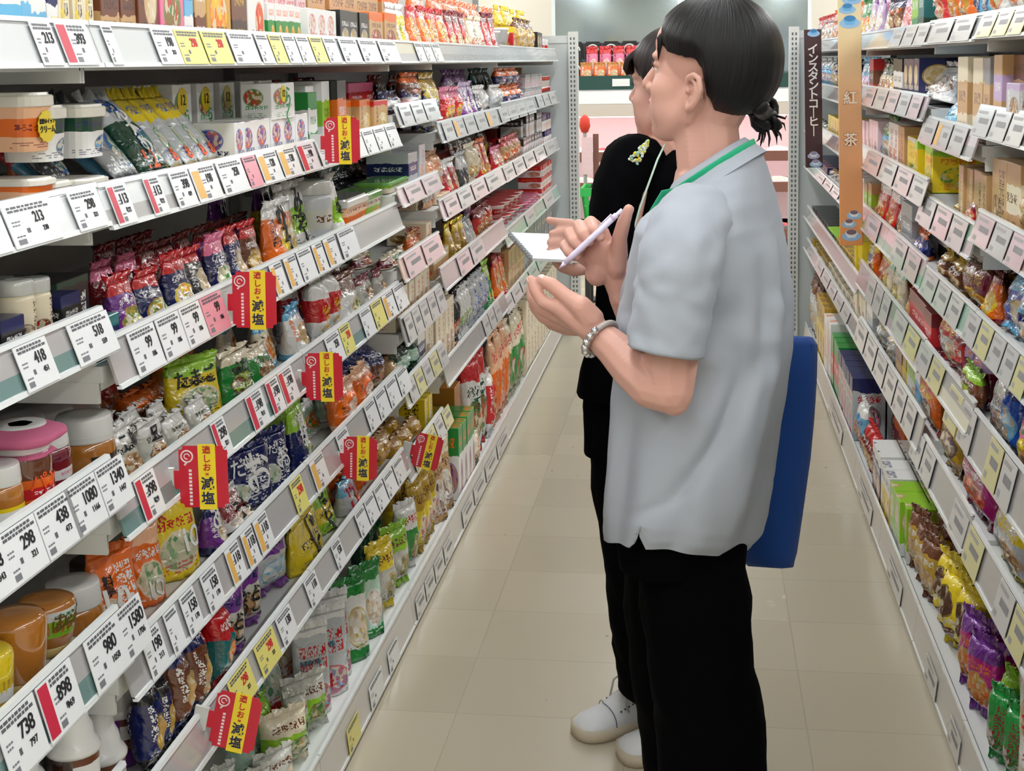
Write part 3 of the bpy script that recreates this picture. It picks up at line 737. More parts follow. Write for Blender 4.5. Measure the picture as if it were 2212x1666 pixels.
# ------------------------------------------------------------------ goods: what stands where on the left
W_, K_ = INKW, INK
row('A', 0, [('box',2,24,0,'white,skyblue,blue',6,'white and blue carton',{'h':.15}), ('box',24,60,0,'white,skyblue,blue',6,'white clear-topped pack',{'h':.12}), ('box',62,100,0,'navy,white,yellow',6,'navy carton',{'h':.16}),
 ('box',100,166,0,'cream,black,black,yellow',5,'cream and black striped carton',{'h':.15,'n':3}), ('box',180,222,0,'brown,tan,darkbrown,tan,cream',3,'brown curry carton',{'h':.16})])
row('B', 0, [('box',228,262,0,'brown,tan,darkbrown,tan,cream',3,'brown bottle-picture carton',{'h':.16}),('box',262,306,0,'brown,brown,darkbrown,tan,cream',1,'dark tan carton',{'h':.16}),('box',310,364,0,'pink,palepink,wine,green,red',0,'pink curry carton',{'h':.16}),('box',366,386,0,'skyblue,white,blue',6,'pale blue slim carton',{'h':.16}),
 ('box',388,413,0,'tan,brown,white',6,'tan slim carton',{'h':.16}),('box',415,470,0,'mustard,gold,darkbrown,orange,yellow',0,'mustard yellow curry carton',{'h':.17}),('box',471,506,0,'brown,darkbrown,gold',6,'plain brown carton',{'h':.16}),('box',508,546,0,'white,orange,black,orange,red',4,'white and orange carton',{'h':.16}),
 ('box',552,626,6,'green,white,orange,yellow,red',4,'small green and orange carton',{'n':5}),('box',640,706,18,'white,white,red,red,white',3,'white carton with red disc',{'n':3}),('box',710,776,22,'black,black,white,grey,gold',0,'black coffee carton',{'n':3}),
 ('box',778,834,28,'tan,orange,brown,brown,red',0,'tan and orange carton',{'n':2}),('pouch',838,874,6,'yellow,white,green,gold,white',1,'yellow and white pouch',{'n':2}),('pouch',880,962,14,'orange,red,yellow,tan,gold',1,'orange snack pouch',{'n':4}),
 ('pouch',964,1010,22,'red,darkred,white,gold,tan',0,'red snack pouch',{'n':3}),('pouch',1012,1040,34,'cream,black,black,red,tan',5,'cream and black pouch',{'n':2}),('pouch',1042,1064,28,'red,wine,white,pink,white',1,'deep red pouch',{'n':2}),
 ('box',552,640,-30,'palepink,white,red',6,'tall pink-topped carton',{'n':4,'set':.15,'h':.2}),('box',645,834,-30,'tan,orange,brown,gold,red',0,'tall tan snack carton',{'n':6,'set':.15,'h':.2}),('bag',840,1064,-30,'red,orange,yellow,gold,white',0,'tall red and orange bag',{'n':7,'set':.13,'h':.21})])
row('C', 0, [('cup',1064,1096,58,'white,grey,grey,white',5,'white noodle cup',{'n':3}),('box',1097,1112,58,'red,yellow,yellow,gold',0,'red and yellow carton',{'n':2})])
row('D', 0, [('bag',1113,1150,40,'gold,brown,cream,tan',0,'gold foil pack',{'n':4}),('box',1150,1162,70,'black,darkgreen,gold',3,'dark green carton',{'n':2}),('bag',1075,1165,12,'gold,yellow,cream,tan,brown',4,'tall gold pack',{'n':7,'set':.12})])
row('E', 0, [('box',1163,1206,84,'red,white,blue,orange,navy',4,'red and blue carton',{'n':9}),('box',1166,1204,38,'red,pink,wine,red,navy',4,'tall red and pink carton',{'n':6,'set':.14})])
# second shelves
row('A', 1, [('tub',6,62,384,'peach,orange,darkred,tan',6,'ivory tub under the whip cream tub',{}),('tub',4,64,268,'orange,peach,darkred,tan',6,'ivory-lidded tub with yellow sticker',{'dz':.07,'burst':1,'h':.085}),
 ('tub',68,126,394,'darkgreen,white,navy,navy',4,'low ivory-lidded tub',{'d':.075}),('tub',130,196,384,'white,darkgreen,navy,navy',4,'second low ivory-lidded tub',{'d':.075}),
 ('tub',70,126,306,'white,darkgreen,navy,navy,skyblue',4,'green and white tub',{'dz':.055,'h':.07,'d':.075}),('tub',130,192,298,'white,darkgreen,navy,navy,skyblue',4,'taller green and white tub',{'dz':.06,'h':.07,'d':.075}),
 ('pouch',30,122,240,'orange,orange,white,tan,brown',1,'orange snack pack behind the tubs',{'set':.13,'n':3})])
row('B', 1, [('bag',200,262,120,'charcoal,skyblue,white,blue,green',4,'long smoky noodle pack',{'h':.235,'d':.026,'lean':.75,'set':-.0,'n':1,'text':(('そば',.3,.5,.45,INKW,1),)}),('bag',262,322,120,'grey,charcoal,white,blue,green',4,'long grey noodle pack',{'h':.24,'d':.026,'lean':.72,'set':.0,'text':(('田',.3,.5,.84,pm('ink_blue',(30,90,180),.5)),)}),
 ('bag',322,386,120,'darkgreen,silver,white,blue,green',4,'long green-banded noodle pack',{'h':.25,'d':.028,'lean':.70,'set':.0,'text':(('わかめ',.34,.55,.5,INKW,1),('田',.34,.45,.86,pm('ink_blue',(30,90,180),.5)),('12',.4,.4,.1,pm('ink_orange',(240,90,40),.5)))}),
 ('bag',390,500,120,'silver,yellow,blue,green,white',4,'slim yellow-topped noodle pack',{'h':.2,'d':.022,'lean':.7,'set':.0,'n':4,'text':(('8',.6,.5,.12,pm('ink_orange',(240,90,40),.5)),)}),
 ('bag',190,330,300,'skyblue,red,yellow,tan,cream',4,'low blue and cream noodle pack',{'n':2,'h':.11,'d':.03,'lean':.9}),
 ('box',505,650,262,'white,skyblue,navy,blue,orange',3,'white carton with blue disc',{'n':5,'d':.08}),
 ('box',285,575,186,'white,white,green,green,red',3,'white carton with yellow twelve badge',{'n':6,'set':.125,'dz':.05,'badge':('yellow',INK,'12'),'d':.09,'wf':.72,'text':(('らく',.32,.72,.28,pm('ink_green',(30,150,70),.5),1),)}),
 ('box',285,575,250,'brown,tan,white',6,'plain carton under the badge cartons',{'n':6,'set':.125,'h':.049,'d':.09}),
 ('box',574,626,180,'white,white,green,green,red',3,'white badge carton on the tray',{'set':.005,'dz':.075,'badge':('yellow',INK,'12'),'d':.06,'text':(('らく',.3,.7,.3,pm('ink_green',(30,150,70),.5),1),)}),
 ('box',652,676,180,'white,green,green,red',6,'white and green tall carton',{}),('box',677,696,178,'skyblue,white,white,orange',6,'blue and white tall carton',{}),('box',697,714,176,'lime,white,darkgreen,yellow',6,'lime tall carton',{}),('box',715,736,172,'orange,black,white,mustard',6,'orange and black tall carton',{}),
 ('box',740,790,218,'tan,orange,brown,gold,cream',1,'noodle picture carton',{'n':2,'d':.09}),('box',792,832,218,'tan,red,brown,gold,cream',1,'red noodle carton',{}),('tub',836,866,248,'red,darkred,white',6,'low red tub',{'lidmat':pm('lid_red',(190,40,60),.3)}),
 ('box',735,800,180,'red,pink,white,wine',6,'red carton at the back',{'set':.12,'n':2}),('bag',800,860,165,'black,darkred,white,pink,tan',2,'black and wine bag',{'set':.1,'n':2}),('bag',620,760,148,'red,wine,gold,tan,pink',4,'long wine-red pack lying on top',{'set':.16,'n':2,'d':.1})])
row('C', 1, [('bag',872,905,150,'brown,orange,white,red,tan',0,'brown noodle bag',{}),('bag',906,940,148,'yellow,gold,white,gold,tan',0,'golden yellow bag',{}),('bag',872,955,195,'white,navy,black,grey,white',4,'white and black pack',{'n':3,'set':-.0})])
row('D', 1, [('bag',958,990,190,'red,pink,white,orange,yellow',0,'red and gold packet',{'n':2}),('pouch',992,1022,178,'purple,lilac,white,white',1,'purple tall pouch',{'n':3}),('pouch',1024,1036,186,'navy,white,white',1,'navy pouch',{}),('bag',1037,1080,186,'silver,white,grey,navy',4,'silver white packet',{'n':4}),
 ('bag',1020,1060,142,'darkgreen,teal,white',6,'dark green pack behind',{'set':.14,'n':2}),('bag',960,1018,140,'lilac,purple,white,magenta,orange',0,'lilac bag behind',{'set':.14,'n':3}),('bag',1082,1122,150,'navy,orange,white,blue,orange',4,'navy and orange bag',{'n':3,'st':2})])
row('E', 1, [('box',1124,1160,162,'silver,grey,red,grey,pink',0,'pale grey carton',{'n':6,'st':2}),('cup',1161,1190,166,'white,red,orange,yellow',4,'red and yellow striped cup',{'n':5,'st':2}),('box',1190,1203,164,'white,grey,red',4,'white and grey end carton',{'n':3,'st':2}),('box',1118,1186,138,'grey,tan,brown',6,'taupe carton at the back',{'n':8,'set':.15})])
# third shelves
row('A', 2, [('jar',0,42,604,'cream,tan,brown,brown,cream',5,'clear-lidded jar with cream label',{'r':1}),('jar',42,76,600,'cream,tan,brown,brown,red',5,'second cream-label jar',{'r':2}),('box',78,152,600,'black,darkgreen,white,grey',2,'black and green carton',{'d':.07,'set':.05}),('box',154,228,594,'darkgreen,black,white,white',2,'dark green and white carton',{'d':.07,'set':.045}),
 ('jar',2,62,690,'silver,cream,brown,grey',5,'low clear jar at the front',{'n':1,'h':.05}),('jar',62,124,690,'silver,cream,brown,grey',5,'second low clear jar',{'h':.05}),('box',128,170,672,'black,navy,white',6,'low black carton',{'h':.05,'d':.03}),('box',172,236,672,'navy,teal,white',6,'low navy carton',{'h':.055,'d':.03})])
row('B', 2, [('pouch',240,296,590,'purple,red,white,gold,green',0,'purple soup sachet pack',{'text':(('けん',.3,.5,.2,INKW,1),)}),('pouch',298,350,580,'navy,red,white,gold,green',0,'navy soup sachet pack',{'text':(('汁',.4,.5,.2,INKW),)}),('pouch',352,402,545,'navy,red,white,yellow,orange',0,'blue miso sachet pack',{'text':(('椀汁',.34,.5,.25,INKW),)}),('pouch',404,446,535,'charcoal,red,white,cream,tan',1,'grey miso sachet pack',{}),
 ('pouch',448,486,505,'navy,pink,white,cream,green',0,'navy and pink sachet pack',{}),('pouch',488,520,490,'navy,red,white,cream,tan',1,'dark blue sachet pack',{}),('pouch',522,556,480,'brown,red,white,gold,tan',0,'rust red sachet pack',{}),
 ('pouch',210,300,565,'darkred,pink,white,red,gold',0,'dark red sachet pack',{'n':2,'set':.09}),('pouch',300,420,530,'red,darkred,white,gold,purple',0,'red crimped sachet pack',{'n':3,'set':.1,'r':2}),('pouch',420,540,490,'purple,darkred,white,red,gold',0,'plum sachet pack',{'n':3,'set':.1}),
 ('pouch',562,640,428,'orange,white,black,yellow,tan',1,'orange and white miso pouch',{'text':(('みそ',.3,.5,.62,INK,1),)}),('pouch',604,672,392,'lime,white,black,yellow,green',6,'lime green noodle pouch',{'set':.03,'text':(('みそ',.34,.6,.55,INK,1),)}),('pouch',520,600,396,'yellow,purple,black,yellow,red',4,'yellow and purple pouch behind',{'set':.1,'n':2,'text':(('み',.4,.5,.55,INK),)}),
 ('jar',674,702,386,'clear,silver,brown,tan,white',6,'tall clear packet',{}),('tub',706,762,424,'orange,peach,brown,orange,gold',4,'orange tub with clear lid',{'lidmat':CLEARP,'rad':.2}),('tub',764,806,412,'lime,cream,brown,orange,yellow',4,'lime tub with green lid',{'lidmat':pm('lid_green',(120,190,90),.25,coat=.8),'rad':.2}),('tub',808,862,404,'cream,lime,brown,orange,green',4,'cream and green tub',{'lidmat':pm('lid_green',(120,190,90),.25,coat=.8),'rad':.2}),
 ('bag',700,860,345,'darkgreen,black,white,darkgreen,lime',6,'dark green seaweed pack',{'n':3,'set':.15,'h':.17,'d':.03,'lean':.5})])
row('C', 2, [('box',866,886,330,'navy,silver,white',6,'navy slim carton',{}),('box',887,914,312,'silver,white,grey,orange',5,'silver grey slim carton',{'n':2}),('bag',915,945,300,'white,peach,orange,tan',4,'white and peach packet',{'n':2}),('box',866,950,345,'red,darkred,white',6,'red open carton',{'set':.1,'n':2})])
row('D', 2, [('pouch',958,985,345,'red,white,navy,tan',1,'red and white packet',{'n':2}),('pouch',986,1008,330,'charcoal,silver,white,black',4,'charcoal packet',{'n':2}),('bag',1009,1030,312,'cream,lime,brown,gold,tan',5,'cream leaning packet',{'n':2}),('pouch',1031,1052,300,'red,orange,yellow,gold,red',0,'red and yellow pouch',{'n':2}),('pouch',1053,1080,318,'red,pink,white,tan',1,'bright red pouch',{'n':3}),('bag',1081,1118,300,'tan,red,brown,orange,red',0,'tan and red packet',{'n':4}),
 ('box',1060,1118,276,'red,darkred,white,red',6,'red carton at the back',{'set':.13,'n':4}),('bag',965,1050,288,'darkred,black,gold,yellow',0,'dark red bag behind',{'set':.14,'n':4})])
row('E', 2, [('box',1120,1160,232,'silver,black,white,grey',4,'white and black carton',{'n':7,'st':2}),('box',1161,1206,250,'white,navy,pink,palepink,red',4,'white pink and navy carton',{'n':9,'st':2}),('box',1150,1200,238,'gold,cream,brown,white',5,'gold and cream carton',{'n':6,'set':.13,'st':1})])
# fourth shelves
row('A', 3, [('bottle',-40,16,1002,'amber,white,yellow',0,'part-hidden amber bottle',{'lz':(.1,.4)}),('bottle',18,80,915,'brown,red,orange,white',6,'brown bottle with pink cloth top',{'cloth':1,'lz':(.1,.42),'text':(('パン',.34,.4,.85,pm('ink_orange',(240,90,40),.5)),('バナナ',.26,.5,.3,INKR))}),('bottle',96,152,924,'wine,white,darkred,pink',6,'wine-red bottle with white cap',{'lz':(.1,.5),'lw':.45,'set':.02}),('bottle',166,224,892,'amber,black,white,cream',5,'amber bottle with blossom label',{'lz':(.12,.55),'lw':.6,'set':.02}),
 ('bottle',10,80,900,'brown,white,darkred',6,'rear brown bottle',{'set':.11}),('bottle',82,140,885,'wine,white,darkred',6,'rear wine bottle',{'set':.12}),('bottle',141,200,880,'wine,white,darkred',6,'rear dark bottle',{'set':.12}),
 ('pouch',160,252,838,'red,orange,white',6,'red pouch at the back',{'set':.2,'h':.19})])
row('B', 3, [('pouch',240,300,915,'clear,white,black,tan,brown',0,'clear pouch of brown beans',{'text':(('こめ',.3,.6,.75,INK),)}),('pouch',302,350,905,'clear,white,black,brown,tan',0,'clear pouch with white band',{'text':(('豆',.4,.5,.78,INK),)}),('pouch',352,402,890,'clear,white,black,brown,tan',0,'clear pouch of walnuts',{}),
 ('pouch',410,490,770,'yellow,lime,black,cream,green',0,'lime-topped egg soup pouch',{'set':.02,'yaw':-.45,'wf':.68,'text':(('たまご',.26,.5,.7,INK),)}),('pouch',482,536,752,'green,cream,black,brown,lime',0,'green-topped soup pouch',{'set':.02,'text':(('ふた',.24,.5,.66,INK),)}),('pouch',536,584,742,'green,cream,brown,brown,tan',0,'second green-topped pouch',{'set':.02}),
 ('bag',330,410,800,'orange,amber,brown',6,'plain orange bag at the back',{'set':.16,'h':.16,'n':1}),('bag',270,345,850,'brown,orange,white,tan',4,'brown foil pack behind',{'set':.12,'n':2}),
 ('pouch',586,622,690,'cream,skyblue,white,orange,gold',1,'cream and blue ramen pouch',{}),('pouch',624,662,658,'white,skyblue,orange,tan,gold',1,'white and blue ramen pouch',{}),('bag',664,700,590,'blue,red,yellow,white',4,'blue and red pouch',{'set':.05,'text':(('2',.7,.5,.2,pm('ink_gold',(235,180,60),.4)),)}),('bag',700,722,574,'red,white,yellow,white',6,'red pouch printed two',{'text':(('2',.8,.5,.3,pm('ink_gold',(235,180,60),.4)),)}),
 ('pouch',724,772,590,'white,brown,grey,gold,green',4,'white and brown rice pouch',{}),('pouch',774,806,596,'clear,wine,grey,brown,tan',1,'clear pouch with dark fruit',{}),('pouch',808,838,572,'wine,cream,white,red',1,'wine-red pouch',{}),('pouch',840,876,556,'green,cream,brown,lime,tan',0,'green-topped clear pouch',{}),
 ('bag',700,800,540,'brown,silver,white,grey',0,'grey and brown bag behind',{'set':.12,'n':3})])
row('C', 3, [('pouch',880,902,500,'orange,amber,brown,tan',0,'orange packet',{}),('box',903,958,480,'cream,tan,red,brown,gold',5,'cream and red slim carton',{'n':5}),('bag',880,955,448,'darkred,red,yellow,gold',4,'dark red packet behind',{'set':.12,'n':3}),('bag',925,950,470,'white,cream,orange,orange,tan',3,'white packet with orange flower',{'set':.02})])
row('D', 3, [('pouch',964,1000,482,'gold,yellow,white,gold',0,'shiny gold pouch',{'n':3,'metal':.5}),('pouch',1002,1020,470,'silver,grey,white,white',4,'silver slim pouch',{'n':2}),('bag',1022,1066,452,'red,darkred,gold,gold,red',0,'crimson packet',{'n':4}),('cup',1067,1118,442,'red,white,white,pink',6,'red and white noodle cup',{'n':5,'st':2}),('bag',968,1060,425,'red,purple,yellow,gold',4,'red and violet bag behind',{'set':.13,'n':5})])
row('E', 3, [('cup',1119,1158,440,'pink,white,red,palepink',6,'pink and white noodle cup',{'n':6,'st':2}),('box',1159,1206,360,'white,red,orange,orange,grey',4,'white and orange carton',{'n':8,'st':3}),('box',1170,1206,345,'green,gold,white',6,'green and gold carton behind',{'n':5,'set':.13,'st':1})])
# fifth shelves
row('A', 4, [('bottle',-60,2,1400,'yellow,white,gold',6,'cut-off yellow bottle',{'typ':'squeeze','lz':(.2,.6)}),('bottle',8,74,1322,'amber,amber,brown',6,'upturned honey bottle',{'typ':'squeeze','lw':.01,'lz':(.3,.31),'capmat':pm('cap_honey',(206,180,110),.3)}),('bottle',76,136,1290,'amber,lime,white,green,red',4,'labelled honey bottle',{'typ':'squeeze','lz':(.38,.86),'set':.025,'text':(('カシア',.3,.5,.58,pm('ink_brown',(120,90,40),.5)),('はちみつ',.24,.5,.42,pm('ink_brown',(120,90,40),.5))),'capmat':pm('cap_honey',(206,180,110),.3)}),
 ('bottle',134,192,1254,'amber,white,black,orange,brown',5,'syrup bottle with wide white cap',{'set':.04,'lz':(.12,.5),'lw':.5}),('bottle',150,200,1232,'amber,white,black',5,'rear syrup bottle',{'set':.12}),('jar',186,232,1208,'yellow,yellow,navy,white,navy',6,'yellow-labelled jar',{'set':.07,'lidmat':pm('lid_dark',(60,45,40),.3),'text':(('MAX',.4,.5,.5,INKN),)})])
row('B', 4, [('pouch',240,318,1180,'orange,orange,white,cream,brown',5,'orange soup pouch printed ten',{'d':.07,'yaw':-.45,'wf':.66,'fix':1,'text':(('10',.62,.36,.42,INKW),('料亭',.2,.3,.62,INK,1))}),('pouch',310,362,1120,'orange,peach,white,cream,green',0,'orange bowl-picture pouch',{'set':.02,'yaw':-.45,'wf':.7,'d':.06,'fix':1,'text':(('10',.5,.5,.2,INKW),)}),
 ('pouch',366,440,1052,'yellow,yellow,red,cream,green',0,'yellow soup pouch printed ten',{'set':.012,'d':.06,'yaw':-.5,'wf':.72,'fix':1,'text':(('10',.46,.72,.42,INKW),('味',.3,.2,.82,INKR))}),('pouch',446,478,1082,'purple,navy,white,white',1,'purple slim pouch',{'text':(('あ',.7,.5,.72,INKW),)}),('pouch',482,534,1062,'darkred,white,white,white',2,'dark red pouch with dots',{'lean':.25,'text':(('うち',.3,.6,.35,INK),)}),
 ('pouch',512,600,965,'navy,white,white,white,green',5,'navy soup stock pouch',{'d':.055,'yaw':-.4,'wf':.7,'text':(('お',.5,.7,.5,INKW),('だし',.22,.5,.72,INKW))}),('bag',560,640,900,'mint,lime,green,brown,green',4,'mint clear bag of greens',{'set':.05,'d':.08}),('pouch',625,662,865,'navy,lime,white,green',4,'navy and lime pouch',{'text':(('減塩',.36,.5,.6,INKW,1),)}),('pouch',640,722,868,'mint,white,green,orange,green',1,'mint leaf pouch',{'n':2,'set':.06}),
 ('bag',722,800,790,'brown,navy,white,red,tan',4,'brown foil noodle pack',{'n':3,'d':.1}),('bag',722,800,850,'orange,peach,brown,red,cream',1,'orange noodle pack in front',{'n':2,'set':-.012,'h':.11}),('bag',800,850,770,'tan,brown,darkbrown,tan,red',5,'tan noodle pack',{'n':3}),('bag',842,874,728,'mint,darkgreen,white,white',6,'white and green ring pack',{'n':2}),('bag',846,884,688,'yellow,lime,orange,white',0,'yellow drawstring bag',{'set':.08})])
row('C', 5, [('box',884,900,690,'navy,white,white',6,'navy slim carton',{}),('box',901,966,668,'cream,red,darkred,brown,tan',5,'cream and red carton',{'n':6}),('bag',890,960,640,'cream,brown,gold,navy,red',0,'cream and blue packet behind',{'n':4,'set':.12})])
row('C', 4, [('box',888,920,572,'cream,tan,red,brown,gold',5,'cream picture carton',{'n':3}),('box',921,966,550,'tan,cream,brown,orange,navy',4,'tan picture carton',{'n':4}),('bag',880,950,540,'gold,brown,cream,tan',0,'gold packet behind',{'n':3,'set':.1})])
row('D', 4, [('bag',974,990,640,'black,darkred,white,red,gold',5,'black and red packet',{'n':3}),('bag',991,1012,625,'white,lime,navy,grey,lime',5,'white and lime packet',{'n':4}),('bag',1013,1046,605,'silver,white,blue,navy,white',5,'silver and blue packet',{'n':5}),('pouch',1047,1058,565,'green,lime,white,yellow',4,'bright green pouch',{'n':2}),('pouch',1059,1086,550,'orange,red,white,gold',1,'orange pouch',{'n':4}),('box',1087,1120,540,'tan,cream,brown,grey',5,'tan and grey carton',{'n':4,'st':2})])
row('E', 4, [('box',1121,1206,500,'grey,cream,brown,white,tan',5,'grey and cream carton',{'n':12,'st':3})])
# sixth shelves
row('A', 5, [('bottle',138,186,1600,'darkbrown,white,brown',6,'sauce bottle with stepped cap',{'typ':'pump','h':.15,'set':.0}),('bottle',192,238,1540,'purple,white,brown',6,'second stepped-cap sauce bottle',{'typ':'pump','h':.165}),('bottle',236,276,1508,'purple,white,brown',6,'third stepped-cap sauce bottle',{'typ':'pump','h':.165,'set':.04}),('bottle',90,140,1600,'darkbrown,white,brown',6,'cut-off stepped-cap sauce bottle',{'typ':'pump','h':.13})])
row('B', 5, [('bag',262,318,1590,'orange,white,navy,gold,skyblue',0,'round orange and blue pack',{'h':.14,'text':(('卵',.3,.5,.4,INK),)}),('bag',308,372,1430,'navy,black,white,gold,tan',1,'navy foil dressing pack',{'h':.15,'n':2,'set':-.012,'wf':.92}),('bag',374,440,1470,'brown,navy,white,tan,gold',1,'brown and navy foil pack',{'h':.15,'n':2,'set':-.012}),('bag',345,430,1400,'navy,darkred,white,gold,tan',4,'navy and red foil pack behind',{'set':.09,'n':2,'h':.16}),
 ('bag',432,490,1400,'teal,red,white,orange,tan',4,'teal foil pack',{'n':2,'set':-.012,'h':.14}),('bag',470,548,1330,'clear,purple,navy,tan,brown',4,'clear pack with purple band',{'n':1,'yaw':-.5,'wf':.7,'set':-.012,'h':.14,'text':(('けなお',.26,.5,.45,INK),('なめこ',.26,.5,.25,INK))}),('bag',420,540,1290,'tan,purple,orange,purple,brown',4,'purple and tan foil pack',{'n':2,'set':.09}),('bag',552,632,1222,'silver,purple,black,skyblue,white',4,'purple-topped silver pack',{'n':1,'yaw':-.4,'wf':.8,'h':.135}),
 ('pouch',625,690,1110,'yellow,yellow,black,white,navy',6,'yellow clam soup pouch',{'text':(('しじみ',.42,.6,.5,INK,1),)}),('pouch',672,712,1060,'yellow,lime,black,white,red',6,'second yellow clam pouch',{'set':.03,'text':(('しじみ',.42,.5,.5,INK,1),)}),('pouch',714,762,1040,'silver,skyblue,red,orange,tan',4,'grey pouch printed twelve',{'text':(('12',.5,.4,.45,INKR),)}),
 ('bag',764,800,1010,'orange,peach,brown,red',0,'orange and peach pack',{'n':2}),('bag',800,896,950,'mustard,tan,brown,gold,orange',1,'mustard noodle pack',{'n':5}),('bag',780,900,905,'gold,orange,green,white,brown',4,'gold and green pack behind',{'n':5,'set':.1})])
row('C', 6, [('box',902,925,860,'yellow,tan,black,white',5,'yellow and tan slim carton',{'n':3}),('box',926,974,815,'amber,tan,brown,white',5,'amber slim carton',{'n':5})])
# bottom decks
row('B', 6, [('bag',2.42,2.52,0,'cream,clear,brown,tan,pink',4,'cream noodle pack in front',{'abs':1,'h':.1,'yaw':-.6}),('bag',2.53,2.65,0,'lime,cream,brown,green,tan',4,'lime clear noodle pack',{'abs':1,'h':.12,'d':.06,'yaw':-.7}),('bag',2.68,2.80,0,'lime,clear,brown,green,tan',4,'second lime clear noodle pack',{'abs':1,'h':.125,'d':.06,'yaw':-.7}),
 ('pouch',2.85,3.0,0,'silver,white,red,red,skyblue',2,'white pouch printed twenty-four',{'abs':1,'h':.205,'d':.06,'yaw':-.85,'wf':.8,'seed':4,'text':(('24',.36,.42,.2,INKR),('料理の味',.14,.42,.62,pm('ink_teal',(20,130,150),.5)))}),('pouch',2.74,2.86,0,'silver,red,red,white,green',1,'white and red pouch leaning left',{'abs':1,'h':.19,'set':.1,'d':.05,'roll':-.2,'yaw':-.6}),('pouch',2.9,3.05,0,'white,gold,red,gold,white',0,'white pouch with gold seal',{'abs':1,'set':.12,'h':.25,'yaw':-.5}),('bag',2.5,2.7,0,'mint,lime,brown,tan,green',4,'mint clear pack',{'abs':1,'n':2,'h':.11,'set':.1}),
 ('pouch',3.05,3.17,0,'white,green,green,gold,white',1,'white and green pouch',{'abs':1,'h':.2,'yaw':-.6}),('pouch',3.19,3.31,0,'mint,green,white,white',1,'pale green bag',{'abs':1,'h':.19,'yaw':-.5}),('bag',3.33,3.46,0,'clear,yellow,brown,tan,green',4,'clear and yellow pack',{'abs':1,'h':.19,'yaw':-.4}),('bag',3.05,3.3,0,'darkgreen,green,white',6,'dark green bag behind',{'abs':1,'set':.12,'n':2,'h':.22})])
row('C', 7, [('bag',3.5,3.62,0,'clear,lime,brown,tan,green',4,'clear and lime pack',{'abs':1,'h':.18,'yaw':-.4}),('bag',3.64,3.75,0,'green,white,red,green',4,'green and white pack',{'abs':1,'h':.2,'yaw':-.4}),('bag',3.5,3.72,0,'darkgreen,green,white,green',4,'dark green glossy bag',{'abs':1,'n':2,'h':.27,'set':.1}),('bag',3.77,4.03,0,'yellow,gold,brown,white,red',4,'yellow noodle bag',{'abs':1,'n':3,'h':.225,'yaw':-.4,'r':2})])
row('D', 5, [('pouch',4.07,4.3,0,'tan,cream,brown,white,brown',0,'tan bean pouch',{'abs':1,'n':2,'h':.25,'yaw':-.4,'r':2}),('box',4.32,4.62,0,'white,green,orange,purple,tan',4,'white green and purple carton',{'abs':1,'n':4,'h':.24,'r':2,'d':.1}),('box',4.64,4.76,0,'orange,amber,red,orange',6,'plain orange carton',{'abs':1,'n':1,'set':.06,'h':.3}),('bag',4.66,4.78,0,'cream,tan,red,brown',5,'cream small pack',{'abs':1,'h':.12,'set':-.012,'d':.03}),('bag',4.8,5.05,0,'white,red,darkgreen,green,red',0,'white bag with green lettering',{'abs':1,'n':2,'h':.36,'yaw':-.5,'text':(('番',.5,.6,.5,pm('ink_dgreen',(20,90,60),.5)),)}),
 ('bag',5.07,5.2,0,'red,white,white,red',1,'red and white small pack',{'abs':1,'n':2,'h':.25}),('bag',5.21,5.39,0,'orange,peach,red,red,tan',4,'orange soup bag',{'abs':1,'n':2,'h':.36})])
row('E', 5, [('bag',5.42,5.62,0,'orange,peach,red,red,tan',4,'orange soup bag',{'abs':1,'n':2,'h':.36}),('bag',5.64,6.1,0,'green,cream,red,red,white',4,'green and cream bag',{'abs':1,'n':4,'h':.34}),('box',6.12,7.45,0,'cream,grey,brown,white,tan',5,'cream and grey carton',{'abs':1,'n':11,'st':2,'h':.34})])
# ------------------------------------------------------------------ goods on the right
row('N', 0, [('bag',2118,2150,0,'skyblue,white,blue,navy,white',0,'sky blue snack bag',{'n':2,'h':.17}),('bag',2152,2212,0,'white,green,orange,orange,green',4,'white and green snack bag',{'n':3,'h':.17}),('bag',2213,2400,0,'yellow,red,white,gold',0,'yellow snack bag',{'n':4,'h':.17})])
row('M', 0, [('bag',2020,2058,0,'red,orange,white,tan,red',0,'red snack bag',{'n':2,'h':.15}),('bag',2059,2106,0,'orange,yellow,white,gold,orange',0,'orange snack bag',{'n':2,'h':.15})])
row('R', 0, [('pouch',1864,1880,10,'orange,green,white,yellow',4,'orange and green pouch',{'n':2,'h':.15}),('pouch',1881,1906,0,'lilac,purple,white,white',1,'lilac pouch',{'n':2,'h':.16}),('pouch',1907,1930,0,'silver,black,white,white',1,'silver and black pouch',{'n':2,'h':.13}),('bag',1931,1956,20,'brown,navy,orange,tan',0,'brown and navy bag',{'n':2,'h':.12}),('pouch',1957,1986,0,'lilac,wine,white,pink',1,'wine and lilac pouch',{'n':2,'h':.16}),('box',1987,2004,0,'lime,green,white',6,'lime slim carton',{'n':2,'h':.16}),('box',2005,2018,0,'teal,darkgreen,white',6,'teal slim carton',{'n':1,'h':.16}),('bag',1900,2000,0,'magenta,purple,navy,pink',0,'violet bag behind',{'n':5,'set':.12,'h':.2})])
row('X', 0, [('pouch',1764,1800,20,'white,red,orange,navy',0,'white and navy pouch',{'n':6,'h':.14}),('pouch',1801,1862,20,'silver,orange,navy,red',4,'silver and orange pouch',{'n':7,'h':.15})])
